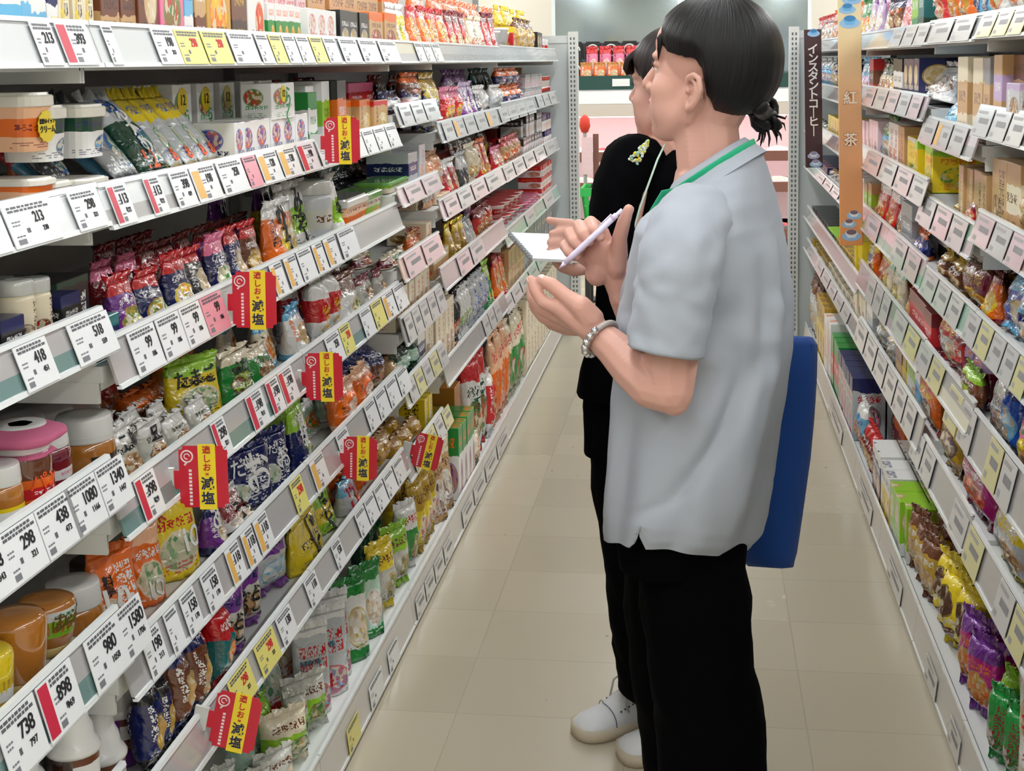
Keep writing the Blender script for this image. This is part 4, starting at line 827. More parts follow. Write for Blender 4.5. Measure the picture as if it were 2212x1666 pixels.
# second shelves, right
row('R', 1, [('pouch',1864,1893,120,'lilac,skyblue,white,purple',4,'lilac tea pouch',{'n':3}),('box',1894,1904,122,'brown,red,white',6,'red-brown slim carton',{}),('pouch',1905,1928,122,'cream,darkgreen,green,darkred',4,'cream and green tea pouch',{'n':2}),('pouch',1928,1944,140,'black,red,yellow,yellow',1,'black and yellow pouch',{'n':1}),('box',1946,1968,108,'white,black,black',6,'white and black slim carton',{'n':2}),('box',1970,2006,106,'navy,silver,cream,gold,cream',3,'navy carton with cream oval',{'n':3})])
row('M', 1, [('box',2006,2042,106,'tan,gold,brown',6,'tan kraft carton',{'set':.1,'n':1}),('pouch',2010,2062,140,'silver,white,white,brown,white',1,'silver coffee pouch leaning back',{'lean':.2,'d':.09}),('pouch',2064,2106,165,'silver,skyblue,green,green,red',6,'silver and green candy pouch',{'lean':.3,'d':.09,'h':.15})])
row('N', 1, [('box',2128,2150,100,'tan,cream,brown',6,'tall taupe carton',{}),('box',2151,2166,96,'tan,grey,brown',6,'second tall taupe carton',{}),('box',2167,2186,92,'lilac,tan,white',6,'lilac and tan carton',{}),('box',2178,2206,180,'silver,lilac,white,brown,tan',1,'small silver and pink carton',{'set':-.015,'d':.02}),('box',2188,2240,92,'tan,brown,darkbrown,charcoal',4,'wide taupe carton',{'set':.03}),('box',2242,2330,92,'brown,tan,cream',4,'wide brown carton',{'n':2})])
row('X', 1, [('bag',1764,1802,120,'skyblue,silver,navy,blue',0,'pale blue coffee bag',{'n':6}),('bag',1803,1860,130,'grey,navy,yellow,gold',4,'grey and navy bag',{'n':7})])
# third, right
row('R', 2, [('box',1862,1875,258,'yellow,gold,white',6,'yellow carton',{'n':2}),('box',1876,1914,262,'palepink,tan,white,brown',5,'pale pink tea carton',{'n':5}),('bag',1915,1934,250,'skyblue,green,white,white',4,'pale blue and green packet',{'n':1}),('box',1936,1958,268,'white,palepink,red,red',5,'white and red carton',{'n':2}),('box',1959,1973,272,'tan,brown,red',5,'brown slim carton',{})])
row('M', 2, [('box',1976,2000,296,'yellow,white,gold,gold,green',2,'yellow cocoa carton',{'n':1}),('box',2001,2048,300,'yellow,lime,orange,yellow,green',0,'yellow and green cocoa carton',{'n':2,'set':.05,'text':(('CHOICE',.11,.85,.5,pm('ink_choice',(210,110,20),.5),1),)}),('box',2050,2066,310,'cream,gold,orange',6,'cream slim carton',{'set':.06}),('pouch',2040,2102,400,'gold,silver,wine,tan,lilac',4,'gold and lilac pouch',{'lean':.5,'n':2})])
row('N', 2, [('box',2112,2126,316,'tan,darkbrown,cream',5,'slim dark tan carton',{}),('box',2127,2152,330,'tan,grey,darkbrown,brown',5,'taupe carton with printed face',{}),('box',2153,2184,345,'tan,grey,darkbrown,brown',5,'second taupe printed carton',{}),('box',2185,2230,350,'cream,tan,brown',6,'plain pale tan carton',{}),('pouch',2096,2116,380,'wine,palepink,white,red',1,'wine and pink pouch',{'set':-.01,'h':.09}),('bag',2215,2330,420,'gold,silver,white,gold',0,'gold foil bag',{'n':2})])
row('X', 2, [('bag',1764,1800,270,'darkgreen,black,white,cream',0,'dark green coffee bag',{'n':5}),('box',1801,1860,270,'yellow,tan,navy,brown',5,'yellow and tan carton',{'n':8})])
# fourth, right
row('R', 3, [('box',1864,1882,382,'white,grey,red,grey',5,'white and grey carton',{'n':2}),('box',1883,1897,396,'lime,tan,white',6,'lime and tan carton',{'n':2}),('pouch',1899,1942,404,'red,white,white,gold,red',0,'red and white tea pouch',{'n':2}),('pouch',1943,1962,432,'charcoal,silver,skyblue',4,'charcoal and blue pouch',{'n':1}),('box',1963,1986,438,'grey,silver,white',6,'plain grey carton',{'n':1})])
row('M', 3, [('pouch',1974,2006,492,'navy,orange,red,blue',1,'navy and orange pouch',{'n':1}),('box',2008,2066,520,'black,white,white,black',4,'black carton with white flap',{'d':.16}),('bag',2064,2080,560,'brown,gold,white,tan',0,'small brown bag',{'h':.08})])
row('N', 3, [('bag',2088,2136,532,'wine,brown,gold,yellow,orange',2,'plum and orange crisp bag',{'h':.17}),('pouch',2138,2160,560,'orange,darkred,gold,yellow',1,'orange and dark red pouch',{'h':.15}),('box',2142,2180,545,'gold,black,yellow,brown',4,'gold and black carton behind',{'set':.1,'h':.15}),('bag',2160,2212,592,'blue,skyblue,white,gold,white',4,'blue and gold chocolate bag',{'h':.13,'lean':.3}),('bag',2213,2290,600,'navy,skyblue,white,silver',4,'navy and silver bag',{'n':2,'h':.13})])
row('X', 3, [('box',1762,1800,420,'navy,white,orange,brown',5,'navy and white carton',{'n':6}),('bag',1801,1860,410,'charcoal,tan,white,brown',0,'dark coffee bag',{'n':7})])
# fifth, right
row('R', 4, [('box',1868,1878,520,'yellow,gold,brown',5,'narrow yellow carton',{'n':2}),('pouch',1880,1896,530,'blue,white,white,navy',1,'blue and white pouch',{'n':1}),('pouch',1898,1926,536,'orange,yellow,brown,gold,red',0,'orange and yellow pouch',{'n':1}),('pouch',1910,1950,580,'cream,mint,white,yellow,grey',0,'cream tea pouch',{'h':.12,'n':2}),('box',1955,1988,634,'brown,darkbrown,gold,orange',5,'small brown carton',{'h':.09,'set':.03})])
row('M', 4, [('box',1976,2016,678,'red,darkred,white,red',6,'red carton',{'h':.115,'d':.09}),('pouch',2017,2044,690,'brown,red,white,tan',0,'brown and red pouch behind',{'h':.14,'set':.05})])
row('N', 4, [('bag',2024,2066,720,'silver,red,yellow,tan',4,'silver and red noodle bag',{'h':.14}),('bag',2066,2094,740,'red,darkred,white',6,'bright red bag',{'h':.14}),('bag',2094,2138,760,'wine,lilac,orange,magenta',4,'plum striped bag',{'h':.15,'n':2}),('bag',2088,2136,826,'brown,lime,white,green,yellow',0,'brown and lime star bag',{'h':.1,'set':-.02}),('bag',2138,2176,846,'silver,white,black,navy',0,'silver crinkled bag',{'h':.15}),('bag',2176,2204,850,'blue,navy,white,skyblue',1,'royal blue bag',{'h':.16}),('bag',2206,2320,900,'yellow,pink,green,orange',4,'yellow and pink bag',{'n':2,'h':.13})])
row('X', 4, [('box',1765,1800,540,'brown,black,white,red',6,'brown slim carton',{'n':8}),('box',1801,1818,570,'black,lime,white,red',6,'black and lime carton',{'n':3}),('box',1819,1862,560,'gold,cream,navy,yellow',5,'gold carton',{'n':6})])
# sixth, right
row('R', 5, [('box',1868,1884,618,'cream,darkred,white,wine',5,'cream carton with wine top',{'n':2,'h':.125}),('box',1885,1898,630,'silver,white,grey',6,'plain pale grey carton',{'n':1,'h':.115}),('bag',1900,1946,738,'silver,gold,white,white',0,'silver crumpled bag',{'n':2,'h':.11,'metal':.4}),('box',1940,1968,770,'tan,brown,cream',6,'tan and brown carton',{'n':2,'h':.105})])
row('M', 5, [('box',1956,1976,800,'yellow,gold,brown,cream',4,'yellow topped carton',{'n':1,'h':.12}),('box',1977,2000,826,'white,lime,brown,cream',4,'white and lime carton',{'n':1,'h':.12})])
row('N', 5, [('box',1990,2006,850,'skyblue,white,blue',6,'sky blue carton',{'h':.13}),('bag',1998,2044,868,'orange,red,yellow,brown,white',0,'orange crisp bag',{'h':.15}),('bag',2040,2072,890,'mustard,tan,black,navy,tan',1,'mustard bag leaning forward',{'h':.16}),('bag',2066,2092,980,'silver,green,white,black',0,'silver and green bag',{'h':.14}),('bag',2090,2146,1000,'magenta,wine,white,orange,red',0,'magenta and white bag',{'h':.15}),('bag',2130,2196,1110,'silver,yellow,white,tan,brown',4,'silver cereal bag',{'h':.13}),('bag',2176,2250,1080,'gold,silver,brown,white',4,'gold and silver bag',{'h':.12,'set':.05}),('bag',2210,2300,1250,'purple,lilac,orange,white',0,'purple bag',{'h':.12})])
row('X', 5, [('box',1772,1800,640,'gold,yellow,navy',5,'gold cocoa carton',{'n':5}),('box',1801,1862,650,'cream,gold,navy,brown',5,'cream and gold carton',{'n':7})])
# bottom deck, right
row('N', 6, [('bag',2.42,2.66,0,'white,cream,red,tan,gold',3,'big cereal bag with red band',{'abs':1,'h':.29,'d':.1,'yaw':.75,'text':(('クロスト',.2,.5,.62,INKR),)}),('bag',2.70,2.79,0,'green,white,darkred,brown,white',5,'green and white pack',{'abs':1,'h':.16,'r':2,'yaw':.5}),('bag',2.795,2.86,0,'navy,lime,white,darkgreen',4,'navy and lime pack',{'abs':1,'h':.165,'r':2,'set':.03,'yaw':.3}),
 ('bag',2.45,2.7,0,'darkgreen,green,white',6,'dark green bag behind',{'abs':1,'h':.2,'set':.16}),('bag',1.9,2.4,0,'cream,gold,red,tan,gold',3,'large cream cereal bag',{'abs':1,'h':.28,'d':.1,'n':2})])
row('M', 6, [('bag',2.89,3.13,0,'magenta,purple,orange,gold,orange',0,'magenta foil bag',{'abs':1,'n':2,'h':.185,'r':2,'yaw':.4,'metal':.3}),('bag',3.24,3.48,0,'yellow,brown,white,darkbrown,brown',3,'yellow and brown biscuit pack',{'abs':1,'n':2,'h':.195,'r':3,'d':.075,'yaw':.35})])
row('R', 6, [('bag',3.53,3.86,0,'gold,brown,white,tan',0,'gold and brown biscuit bag',{'abs':1,'n':3,'h':.18,'r':2,'yaw':.3}),('box',3.92,4.12,0,'lime,white,green,tan,white',3,'lime and white carton',{'abs':1,'n':2,'h':.16,'r':3,'d':.08}),('box',4.13,4.33,0,'yellow,white,navy,blue,orange',4,'yellow and blue carton',{'abs':1,'n':2,'h':.165,'r':3,'d':.08}),('box',4.34,4.55,0,'navy,white,white,peach,brown',0,'navy creamer carton',{'abs':1,'n':2,'h':.17,'r':3,'d':.075,'text':(('クリーミー',.17,.5,.66,INKW),)}),
 ('bag',4.58,4.86,0,'darkred,red,white,tan',0,'dark red chocolate bag',{'abs':1,'n':4,'h':.16}),('box',4.6,4.86,0,'darkred,orange,gold,orange,yellow',4,'dark red carton with orange oval',{'abs':1,'n':2,'h':.22,'set':.1,'d':.14})])
row('X', 6, [('bag',4.93,5.1,0,'skyblue,white,blue,red',0,'blue and white foil bag',{'abs':1,'n':2,'h':.18}),('box',5.14,5.66,0,'silver,navy,red,charcoal,pink',0,'silver and navy tea carton',{'abs':1,'n':5,'h':.235,'r':2,'d':.12}),('box',5.68,6.0,0,'red,green,white',6,'red and green carton',{'abs':1,'n':3,'h':.24}),('box',6.02,6.3,0,'white,white,orange,orange,white',3,'white carton with orange ring',{'abs':1,'n':2,'h':.27,'r':2}),('box',6.32,6.75,0,'yellow,gold,brown',4,'yellow lidded carton',{'abs':1,'n':3,'h':.29,'r':2}),('bag',6.78,7.28,0,'silver,brown,white,grey',0,'silver coffee refill bag',{'abs':1,'n':4,'h':.3})])
fill_gaps()
finish_labels()
# ------------------------------------------------------------------ price cards in the rails
CARDW = pm('card_white', (236,238,240), .3, coat=.5); CARDY = pm('card_yellow', (232,222,120), .35, coat=.4); CARDR = pm('card_red', (200,40,70), .4, coat=.3); CARDP = pm('card_pink', (232,150,165), .4, coat=.3)
TXTG = pm('ink_grey', (92,94,100), .5); CODE = pm('ink_code', (120,122,128), .5); ORC = pm('card_orange', (226,176,90), .4)
_cm = {}
def card_quad(bm, x0, x1, z0, z1, y, mi):
    vs = [bm.verts.new(p) for p in ((x0, y, z0), (x1, y, z0), (x1, y, z1), (x0, y, z1))]; bm.faces.new(vs).material_index = mi
def card_mesh(w, h, style, fine):
    """a ticket: paper, coloured flag, grey print rows; style w y r o p"""
    key = (round(w, 3), round(h, 3), style, fine)
    if key in _cm: return _cm[key]
    bm = bmesh.new(); box(bm, -w/2, w/2, -.0006, .0006, 0, h, {'y': 1 if fine else 8, 'p': 4 if fine else 9}.get(style, 0 if fine else 7))
    y = -.0009; r = random.Random(hash_(style)+fine)
    if style == 'r': card_quad(bm, -w*.48, -w*.22, h*.06, h*.96, y, 2)
    if style == 'o': card_quad(bm, -w*.46, -w*.18, h*.1, h*.9, y, 5)
    x0 = -w*.16 if style in 'ro' else -w*.42
    if fine:
        card_quad(bm, x0, x0+w*.16, h*.07, h*.19, y, 3)
        for z in (.9, .82):
            x = x0
            while x < w*.34:
                l = w*r.uniform(.05, .12); card_quad(bm, x, x+l, h*z, h*(z+.055), y, 6); x += l+w*.02
        for z in (.58, .5, .24):
            x = x0; 
            for q in range(3): l = w*r.uniform(.03, .06); card_quad(bm, x, x+l, h*z, h*(z+.035), y, 3); x += l+w*.012
        card_quad(bm, x0+w*.24, x0+w*.31, h*.3, h*.41, y, 6)
    else:
        card_quad(bm, x0, x0+w*.6, h*.8, h*.9, y, 3); card_quad(bm, x0+w*.2, w*.36, h*.45, h*.65, y, 6); card_quad(bm, x0, x0+w*.2, h*.1, h*.25, y, 3)
    _cm[key] = me_from('price_card', bm, [CARDW, CARDY, CARDR, CODE if fine else pm('ink_faint', (168,166,166), .5), CARDP, ORC, TXTG if fine else pm('ink_faint2', (140,139,140), .5), pm('card_grey', (204,203,202), .3, coat=.6), pm('card_straw', (214,208,150), .35, coat=.5), pm('card_lilac', (222,196,200), .3, coat=.6)])
    return _cm[key]
CARDS = []
def cards(b, i, items, fine=1, drop=0.):
    """items: (px at the left, px at the right, style, price, price with tax)"""
    sd, y0, y1, rails, bn = BAYS[b]; zt, zb = rails[i]; kick = i == len(rails)-1
    h = zt-zb; 
    if kick: h = zt-.012
    lean = math.atan2(.012 if kick else .021, h); X = FRONT[sd]
    for it in items:
        p0, p1, style = it[:3]; price = it[3] if len(it) > 3 else None; tax = it[4] if len(it) > 4 else None
        ya, yb = sorted((y_at(p0, X, zb+h*.5), y_at(p1, X, zb+h*.5)))
        w = yb-ya; yc = (ya+yb)/2; ch = h*(.9 if not kick else .55)+drop
        r = empty('price_card', (X-sd*.0035+sd*.0012*0, yc, (zb if not kick else .012)+h*.05-drop), (-lean, 0, frot(sd)))
        link('paper', card_mesh(w, ch, style, fine), r)
        if price:
            tm = tmesh(price, ch*.36, INK if style != 'y' else INKR, .014, .0003, .9).copy(); tm.transform(Matrix.Translation((w*.14, -.0012, ch*.62))); 
            if max(v.co.x for v in tm.vertices) > w*.5:
                k = w*.46/(max(v.co.x for v in tm.vertices)); tm.transform(Matrix.Diagonal((k, 1, 1, 1)))
            link('lettering', tm, r)
        if tax:
            tm = tmesh(tax, ch*.17, INK, .008, .0003).copy(); tm.transform(Matrix.Translation((w*.2, -.0012, ch*.33))); link('lettering', tm, r)
        CARDS.append((r, style, price, b, i, yc))
CN = dict(w='white', y='yellow', r='red-flagged white', o='orange-flagged white', p='pink')
def finish_cards():
    by = {}
    for c in CARDS: by.setdefault((c[3], c[4]), []).append(c)
    for (b, i), L in by.items():
        L.sort(key=lambda c: c[5]); cnt = {}
        for c in L: cnt[(c[1], c[2])] = cnt.get((c[1], c[2]), 0)+1
        k2 = {}
        for c in L:
            q = (c[1], c[2]); k = k2.get(q, 0); k2[q] = k+1
            d = CN[c[1]]+' price card'+(' reading '+c[2] if c[2] else '')
            if cnt[q] == 1: lab = '%s in the rail of the %s, %s' % (d, shelf_name(b, i), BAYS[b][4])
            else: lab = '%s, %s from near end, %s rail, %s' % (d, numw(k), shelf_name(b, i), BAYS[b][4])
            tag(c[0], lab, 'price tag', 'price cards on the %s of the %s' % (shelf_name(b, i), BAYS[b][4]))
def run(p0, p1, n, styles, gap=.12):
    out = []; s = (p1-p0)/n
    for k in range(n):
        st = styles[k % len(styles)]
        if st == '-': continue
        out.append((p0+s*k, p0+s*(k+1-gap), st))
    return out
cards('A', 0, [(88,132,'w','213'),(142,208,'r','393')])
cards('B', 0, [(240,262,'w'),(345,392,'w','198','213'),(394,446,'y','298'),(450,502,'y','298'),(508,560,'w')]+run(566,740,6,'wyw')+run(744,870,3,'w')+run(905,960,3,'w'))
cards('A', 1, [(-30,22,'w'),(28,130,'w','213','230'),(168,226,'w','298','321')])
cards('B', 1, [(252,292,'r','113','122'),(330,362,'r','113','122'),(384,424,'w','398','429'),(428,478,'o','198'),(484,536,'w','258'),(540,566,'p'),(570,610,'o','128'),(614,650,'o','138'),(656,690,'r','198'),(696,740,'w')]+run(770,868,4,'w'))
cards('C', 1, run(872,950,3,'w'), 0); cards('D', 1, run(964,1080,5,'wow'), 0); cards('D', 1, run(1084,1160,4,'w'), 0); cards('E', 1, run(1164,1204,3,'w'), 0)
cards('A', 2, [(54,122,'w','418','451'),(168,252,'w','518','559')])
cards('B', 2, [(296,352,'w','99','106'),(356,404,'w','99','106'),(406,448,'w','99','106'),(450,494,'p','99','106'),(598,622,'o'),(628,652,'o'),(656,684,'w'),(688,708,'o'),(712,736,'o'),(742,776,'w')])
cards('C', 2, run(884,958,2,'p'), 0); cards('D', 2, run(968,1086,4,'pw'), 0); cards('E', 2, run(1094,1204,5,'w'), 0)
cards('A', 3, [(-30,22,'w','618','343'),(22,100,'w','298','321'),(98,172,'w','438','473'),(164,228,'w','1080','1166'),(226,284,'w','1340','1447')])
cards('B', 3, [(312,352,'r','398','429'),(474,500,'r','298','321'),(548,580,'r','198','213'),(590,614,'r','198'),(616,644,'r','198'),(716,744,'w','258'),(746,766,'y','298')]+run(790,884,4,'wyo'))
cards('C', 3, run(884,960,2,'p'), 0); cards('D', 3, run(968,1080,4,'-pw'), 0); cards('E', 3, run(1120,1200,4,'-w'), 0)
cards('A', 4, [(20,98,'w','738','797'),(104,176,'r','898','969'),(206,272,'w','980','1058'),(272,322,'w','1580','1706')])
cards('B', 4, [(326,362,'w','198','213'),(374,398,'w'),(408,436,'w','158','170'),(452,482,'w','158','170'),(504,530,'o','118'),(538,560,'o','118'),(564,590,'o','118'),(642,664,'y','298'),(684,710,'o'),(740,762,'w')]+run(800,890,4,'w'))
cards('C', 4, run(884,966,5,'w'), 0); cards('C', 5, run(890,970,5,'wy'), 0); cards('D', 4, run(1050,1086,3,'w'), 0); cards('E', 4, run(1095,1200,6,'w'), 0)
cards('B', 5, [(510,552,'y','298','321'),(566,604,'y','298','321'),(612,640,'w','138'),(672,694,'w','118'),(730,746,'w','158')]+run(780,880,5,'w'))
cards('C', 6, run(900,980,5,'yw'), 0); cards('C', 7, run(900,980,4,'w'), 0); cards('B', 6, [(752,776,'y'),(800,826,'w'),(840,860,'w')]); cards('D', 5, run(1000,1100,4,'w'), 0)
for b, i, p0, p1, n, st in (('N',0,2110,2212,3,'y'),('M',0,2006,2100,2,'w'),('R',0,1920,2000,3,'w'),('R',1,1862,1985,5,'pw'),('M',1,1985,2080,3,'wo'),('N',1,2100,2210,3,'w'),('R',2,1866,1996,4,'pw'),('M',2,1980,2080,3,'wp'),('N',2,2100,2210,3,'pw'),('R',3,1868,1980,4,'p-w'),
  ('M',3,1990,2070,3,'w'),('N',3,2080,2212,5,'wyw'),('R',4,1870,1915,3,'w'),('M',4,1926,2030,4,'wy'),('N',4,2040,2210,6,'yw-'),('R',5,1846,1970,6,'w'),('M',5,1966,2010,2,'w'),('N',5,2016,2210,6,'-wy'),('X',5,1760,1830,5,'w'),('N',6,1975,2100,5,'-w'),('R',6,1790,1950,5,'w-'),('X',3,1762,1810,3,'w')):
    cards(b, i, run(p0, p1, n, st), 0)
finish_cards()

# ------------------------------------------------------------------ red and yellow flag cards clipped to the rails
FR = pm('flag_red', (205,22,48), .4, coat=.3); FY = pm('flag_yellow', (248,222,40), .4, coat=.3); FLW = pm('ink_cream', (240,225,225), .5)
def flag(b, i, px, py, roll, where):
    sd, y0, y1, rails, bn = BAYS[b]; zt, zb = rails[i]
    X = XL+.038; Y = y_at(px, X, (zt+zb)/2); zc = z_at(py, X, Y)
    r = empty('shelf_flag', (X, Y, zc), (0, roll, .06))
    bm = bmesh.new(); w, h = .072, .092
    box(bm, -w/2, w/2, -.0006, .0006, -h/2, h/2); bmesh.ops.bevel(bm, geom=[e for e in bm.edges if abs(e.verts[0].co.y-e.verts[1].co.y) > .0005], offset=.006, segments=3, affect='EDGES')
    box(bm, -w/2-.014, -w/2, -.0006, .0006, -h*.2, h*.1); link('red_card', me_from('red_card', bm, FR), r)
    bm = bmesh.new(); box(bm, -w*.1, w*.26, -.0014, -.0007, -h*.53, h*.53); st = link('yellow_strip', me_from('yellow_strip', bm, FY), r)
    for k, (s, m, sz) in enumerate((('適', INKR, .0125), ('し', INKR, .0125), ('お', INKR, .0125), ('=', INKR, .009), ('減', INKN, .02), ('塩', INKN, .02))):
        z = (.43, .29, .15, .04, -.12, -.36)[k]*h
        tm = tmesh(s, sz, m, .02, .0002).copy(); tm.transform(Matrix.Translation((w*.08, -.0018, z))); link('lettering', tm, st)
    bm = bmesh.new(); pts = [(-w*.33+.0085*math.cos(a), -.001, h*.33+.0085*math.sin(a)) for a in [2*PI*k/18 for k in range(19)]]; tube(bm, pts, .0012, 6)
    tube(bm, [(-w*.33, -.001, h*.24), (-w*.38, -.001, h*.19)], .0016, 6); tube(bm, [(-w*.33+.004*math.cos(a), -.001, h*.33+.004*math.sin(a)) for a in [2*PI*k/10 for k in range(9)]], .0009, 5)
    link('magnifier_mark', me_from('magnifier_mark', bm, FLW), r)
    bm = bmesh.new(); rr = random.Random(5)
    for k in range(10):
        z = h*.12-k*h*.06; card_quad(bm, -w*.3, -w*.24, z-h*.04, z, -.0009, 0)
    link('small_print', me_from('small_print', bm, FLW), r)
    bm = bmesh.new(); box(bm, -w/2-.03, -w/2-.008, -.003, .003, -h*.26, h*.14); link('clip', me_from('clip', bm, CLEARP), r)
    tag(r, 'red and yellow low-salt flag card '+where, 'sign', 'low-salt flag cards along the left shelves')
flag('B', 1, 740, 303, 0, 'on the second shelf rail above the seaweed packs')
flag('B', 2, 550, 648, .02, 'on the third shelf rail below the orange miso pouch')
flag('B', 3, 700, 814, 0, 'on the fourth shelf rail above the orange noodle packs')
flag('B', 3, 440, 1030, .0, 'above the yellow pouch printed ten')
flag('B', 4, 778, 990, .04, 'on the fifth shelf rail beside the mustard noodle packs')
flag('C', 6, 924, 976, .25, 'tilted, above the tan bean pouches')
flag('B', 5, 510, 1560, .22, 'tilted, below the white twenty-four pouch')

# ------------------------------------------------------------------ hanging aisle boards
CUPW = pm('cup_white', (232,236,240), .35); SAUC = pm('saucer_blue', (150,190,225), .35); COFF = pm('cup_coffee', (120,100,110), .4); CUPB = pm('cup_sky', (110,180,225), .35)
def cup_art(parent, x, z, s, body, sauc, inside):
    bm = bmesh.new()
    def disc(cx, cz, rx, rz, y, mi, n=20):
        f = bm.faces.new([bm.verts.new((cx+rx*math.cos(2*PI*k/n), y, cz+rz*math.sin(2*PI*k/n))) for k in range(n)]); f.material_index = mi; f.normal_update()
    disc(x, z-s*.18, s*.52, s*.26, -.0068, 1); disc(x, z, s*.33, s*.22, -.0074, 0); 
    f = bm.faces.new([bm.verts.new(p) for p in ((x-s*.33, -.0072, z+s*.02), (x-s*.2, -.0072, z-s*.26), (x+s*.2, -.0072, z-s*.26), (x+s*.33, -.0072, z+s*.02))]); f.material_index = 0
    disc(x, z+s*.06, s*.28, s*.15, -.008, 2)
    link('cup_picture', me_from('cup_picture', bm, [body, sauc, inside]), parent)
def board(name, px0, px1, pybot, ztop, Y, mat, label, build):
    a = ony(px0, pybot, Y); b = ony(px1, pybot, Y); w = (b-a).length; h = ztop-a.z
    r = empty(name, ((a.x+b.x)/2, Y, a.z), (0, math.radians(-1.), math.atan2(b.y-a.y, b.x-a.x)))
    bm = bmesh.new(); box(bm, -w/2, w/2, -.006, .006, 0, h); bevel(bm, .002, 1); p = link('board', me_from('board', bm, mat), r)
    bm = bmesh.new(); tube(bm, [(w/2-.012, .0, h-.02), (w/2+.02, .0, h+.03), (w/2+.08, .0, h+.03)], .004, 6); link('bracket', me_from('bracket', bm, GREYM), r)
    build(r, w, h); tag(r, label, 'sign')
def b1(r, w, h):
    s = 'インスタントコーヒー'
    for k, ch in enumerate(s):
        tm = tmesh('｜' if ch == 'ー' else ch, w*.66, INKW, .02, .0003).copy(); tm.transform(Matrix.Translation((0, -.0066, h*.855-k*h*.0655))); link('lettering', tm, r)
    cup_art(r, -w*.02, h*.10, w*.7, CUPW, pm('saucer_lilac',(170,170,205),.4), pm('cup_inner_lilac',(150,150,185),.4)); cup_art(r, w*.1, h*.04, w*.7, CUPW, SAUC, pm('cup_inner_lilac',(150,150,185),.4))  # printed cups with a lilac-grey inside
    cup_art(r, w*.05, h*.985, w*.7, CUPB, SAUC, pm('cup_deep',(60,130,185),.4))
TEA = bpy.data.materials.new('tea_board'); TEA.use_nodes = True
_t = TEA.node_tree; _b = _t.nodes['Principled BSDF']; _tco = N(_t, 'ShaderNodeTexCoord'); _sp = N(_t, 'ShaderNodeSeparateXYZ'); _t.links.new(_tco.outputs['Generated'], _sp.inputs[0])
_rp = N(_t, 'ShaderNodeValToRGB'); _t.links.new(_sp.outputs[2], _rp.inputs[0])
_rp.color_ramp.elements[0].color = lin((226,150,88)); _rp.color_ramp.elements[1].color = lin((232,222,176)); _e = _rp.color_ramp.elements.new(.55); _e.color = lin((226,172,124))
_t.links.new(_rp.outputs[0], _b.inputs['Base Color']); _b.inputs['Roughness'].default_value = .4
def b2(r, w, h):
    INKC = pm('ink_sand', (248,232,208), .5); INKCS = pm('ink_tan', (176,118,70), .5)
    for k, ch in enumerate('紅茶'):
        for m, y, bo in ((INKCS, -.0064, .05), (INKC, -.0068, .012)):
            tm = tmesh(ch, w*.62, m, bo, .0002).copy(); tm.transform(Matrix.Translation((0, y, h*(.585, .42)[k]))); link('lettering', tm, r)
    cup_art(r, w*.12, h*.13, w*.62, CUPW, SAUC, COFF); cup_art(r, -w*.1, h*.095, w*.6, CUPW, SAUC, COFF); cup_art(r, 0, h*.05, w*.8, CUPW, SAUC, COFF)
    cup_art(r, w*.1, h*.985, w*.8, CUPB, SAUC, pm('cup_deep',(60,130,185),.4)); cup_art(r, -w*.1, h*.945, w*.7, CUPB, SAUC, pm('cup_deep',(60,130,185),.4)); cup_art(r, 0, h*.895, w*.85, CUPB, SAUC, pm('cup_deep',(60,130,185),.4))
board('aisle_sign', 1740, 1777, 362, 1.62, 6.2, pm('board_brown', (62,34,42), .35, coat=.3), 'dark brown vertical sign for instant coffee at the right shelf', b1)
board('aisle_sign', 1814, 1864, 530, 1.71, 4.75, TEA, 'orange vertical tea sign with white cups on the right shelf', b2)

# ------------------------------------------------------------------ behind the aisle: chilled case, baskets
YB = 10.4
def bx(px): return (px-1512)*YB/F_
def bz(py): return 1.5-(py-140)*YB/F_
CASE = pm('case_white', (236,232,232), .4); CB = pm('case_brown', (128,84,72), .5); PINKL = pm('case_lamp', (255,226,232), .4, emit=2.5)
r = empty('refrigerated_case', (-.15, YB, 0)); tag(r, 'open chilled case with pink-lit shelves behind the two women', 'fridge')
def part(name, x0, x1, y0, y1, z0, z1, m, parent=None, bev=0):
    bm = bmesh.new(); box(bm, x0, x1, y0, y1, z0, z1)
    if bev: bevel(bm, bev, 2)
    return link(name, me_from(name, bm, m), parent or r)
part('base', -1.4, 1.4, 0, .9, 0, .22, pm('case_dark', (60,56,56), .5)); part('back_panel', -1.4, 1.4, .85, .9, .22, 1.2, pm('case_inside', (238,214,214), .5))
for k, (z, dp) in enumerate(((.22, 0), (.56, .12), (.79, .16))):
    s = part('shelf', -1.4, 1.4, dp, .85, z-.02, z, CASE); part('shelf_edge', -1.4, 1.4, dp-.02, dp, z-.055, z+.02, CB, s)
cp = part('canopy', -1.4, 1.4, .06, .9, 1.10, 1.27, CASE); part('canopy_lip', -1.4, 1.4, .03, .06, 1.18, 1.272, pm('lip_white', (250,250,250), .4), cp); part('valance', -1.4, 1.4, .03, .06, 1.085, 1.178, pm('valance_beige', (206,196,186), .5), cp)
for z in (1.1, .76, .53):
    bm = bmesh.new(); tube(bm, [(-1.35, .22, z-.015), (1.35, .22, z-.015)], .014, 8); link('lamp_tube', me_from('lamp_tube', bm, PINKL, True), r)
    area('case_lamp_light', (-.15, YB+.28, z-.04), (.25, 0, 0), 2.6, .05, 9 if z > 1 else 7, (1, .84, .84))
part('price_strip', -1.4, 1.4, .05, .065, 1.285, 1.39, pm('strip_green', (28,72,66), .4))
part('top_shelf', -1.4, 1.4, .06, .7, 1.272, 1.36, CASE)
for x in (-.5, -.33, .3): part('ticket', x, x+.13, .04, .05, 1.31, 1.365, CARDW)
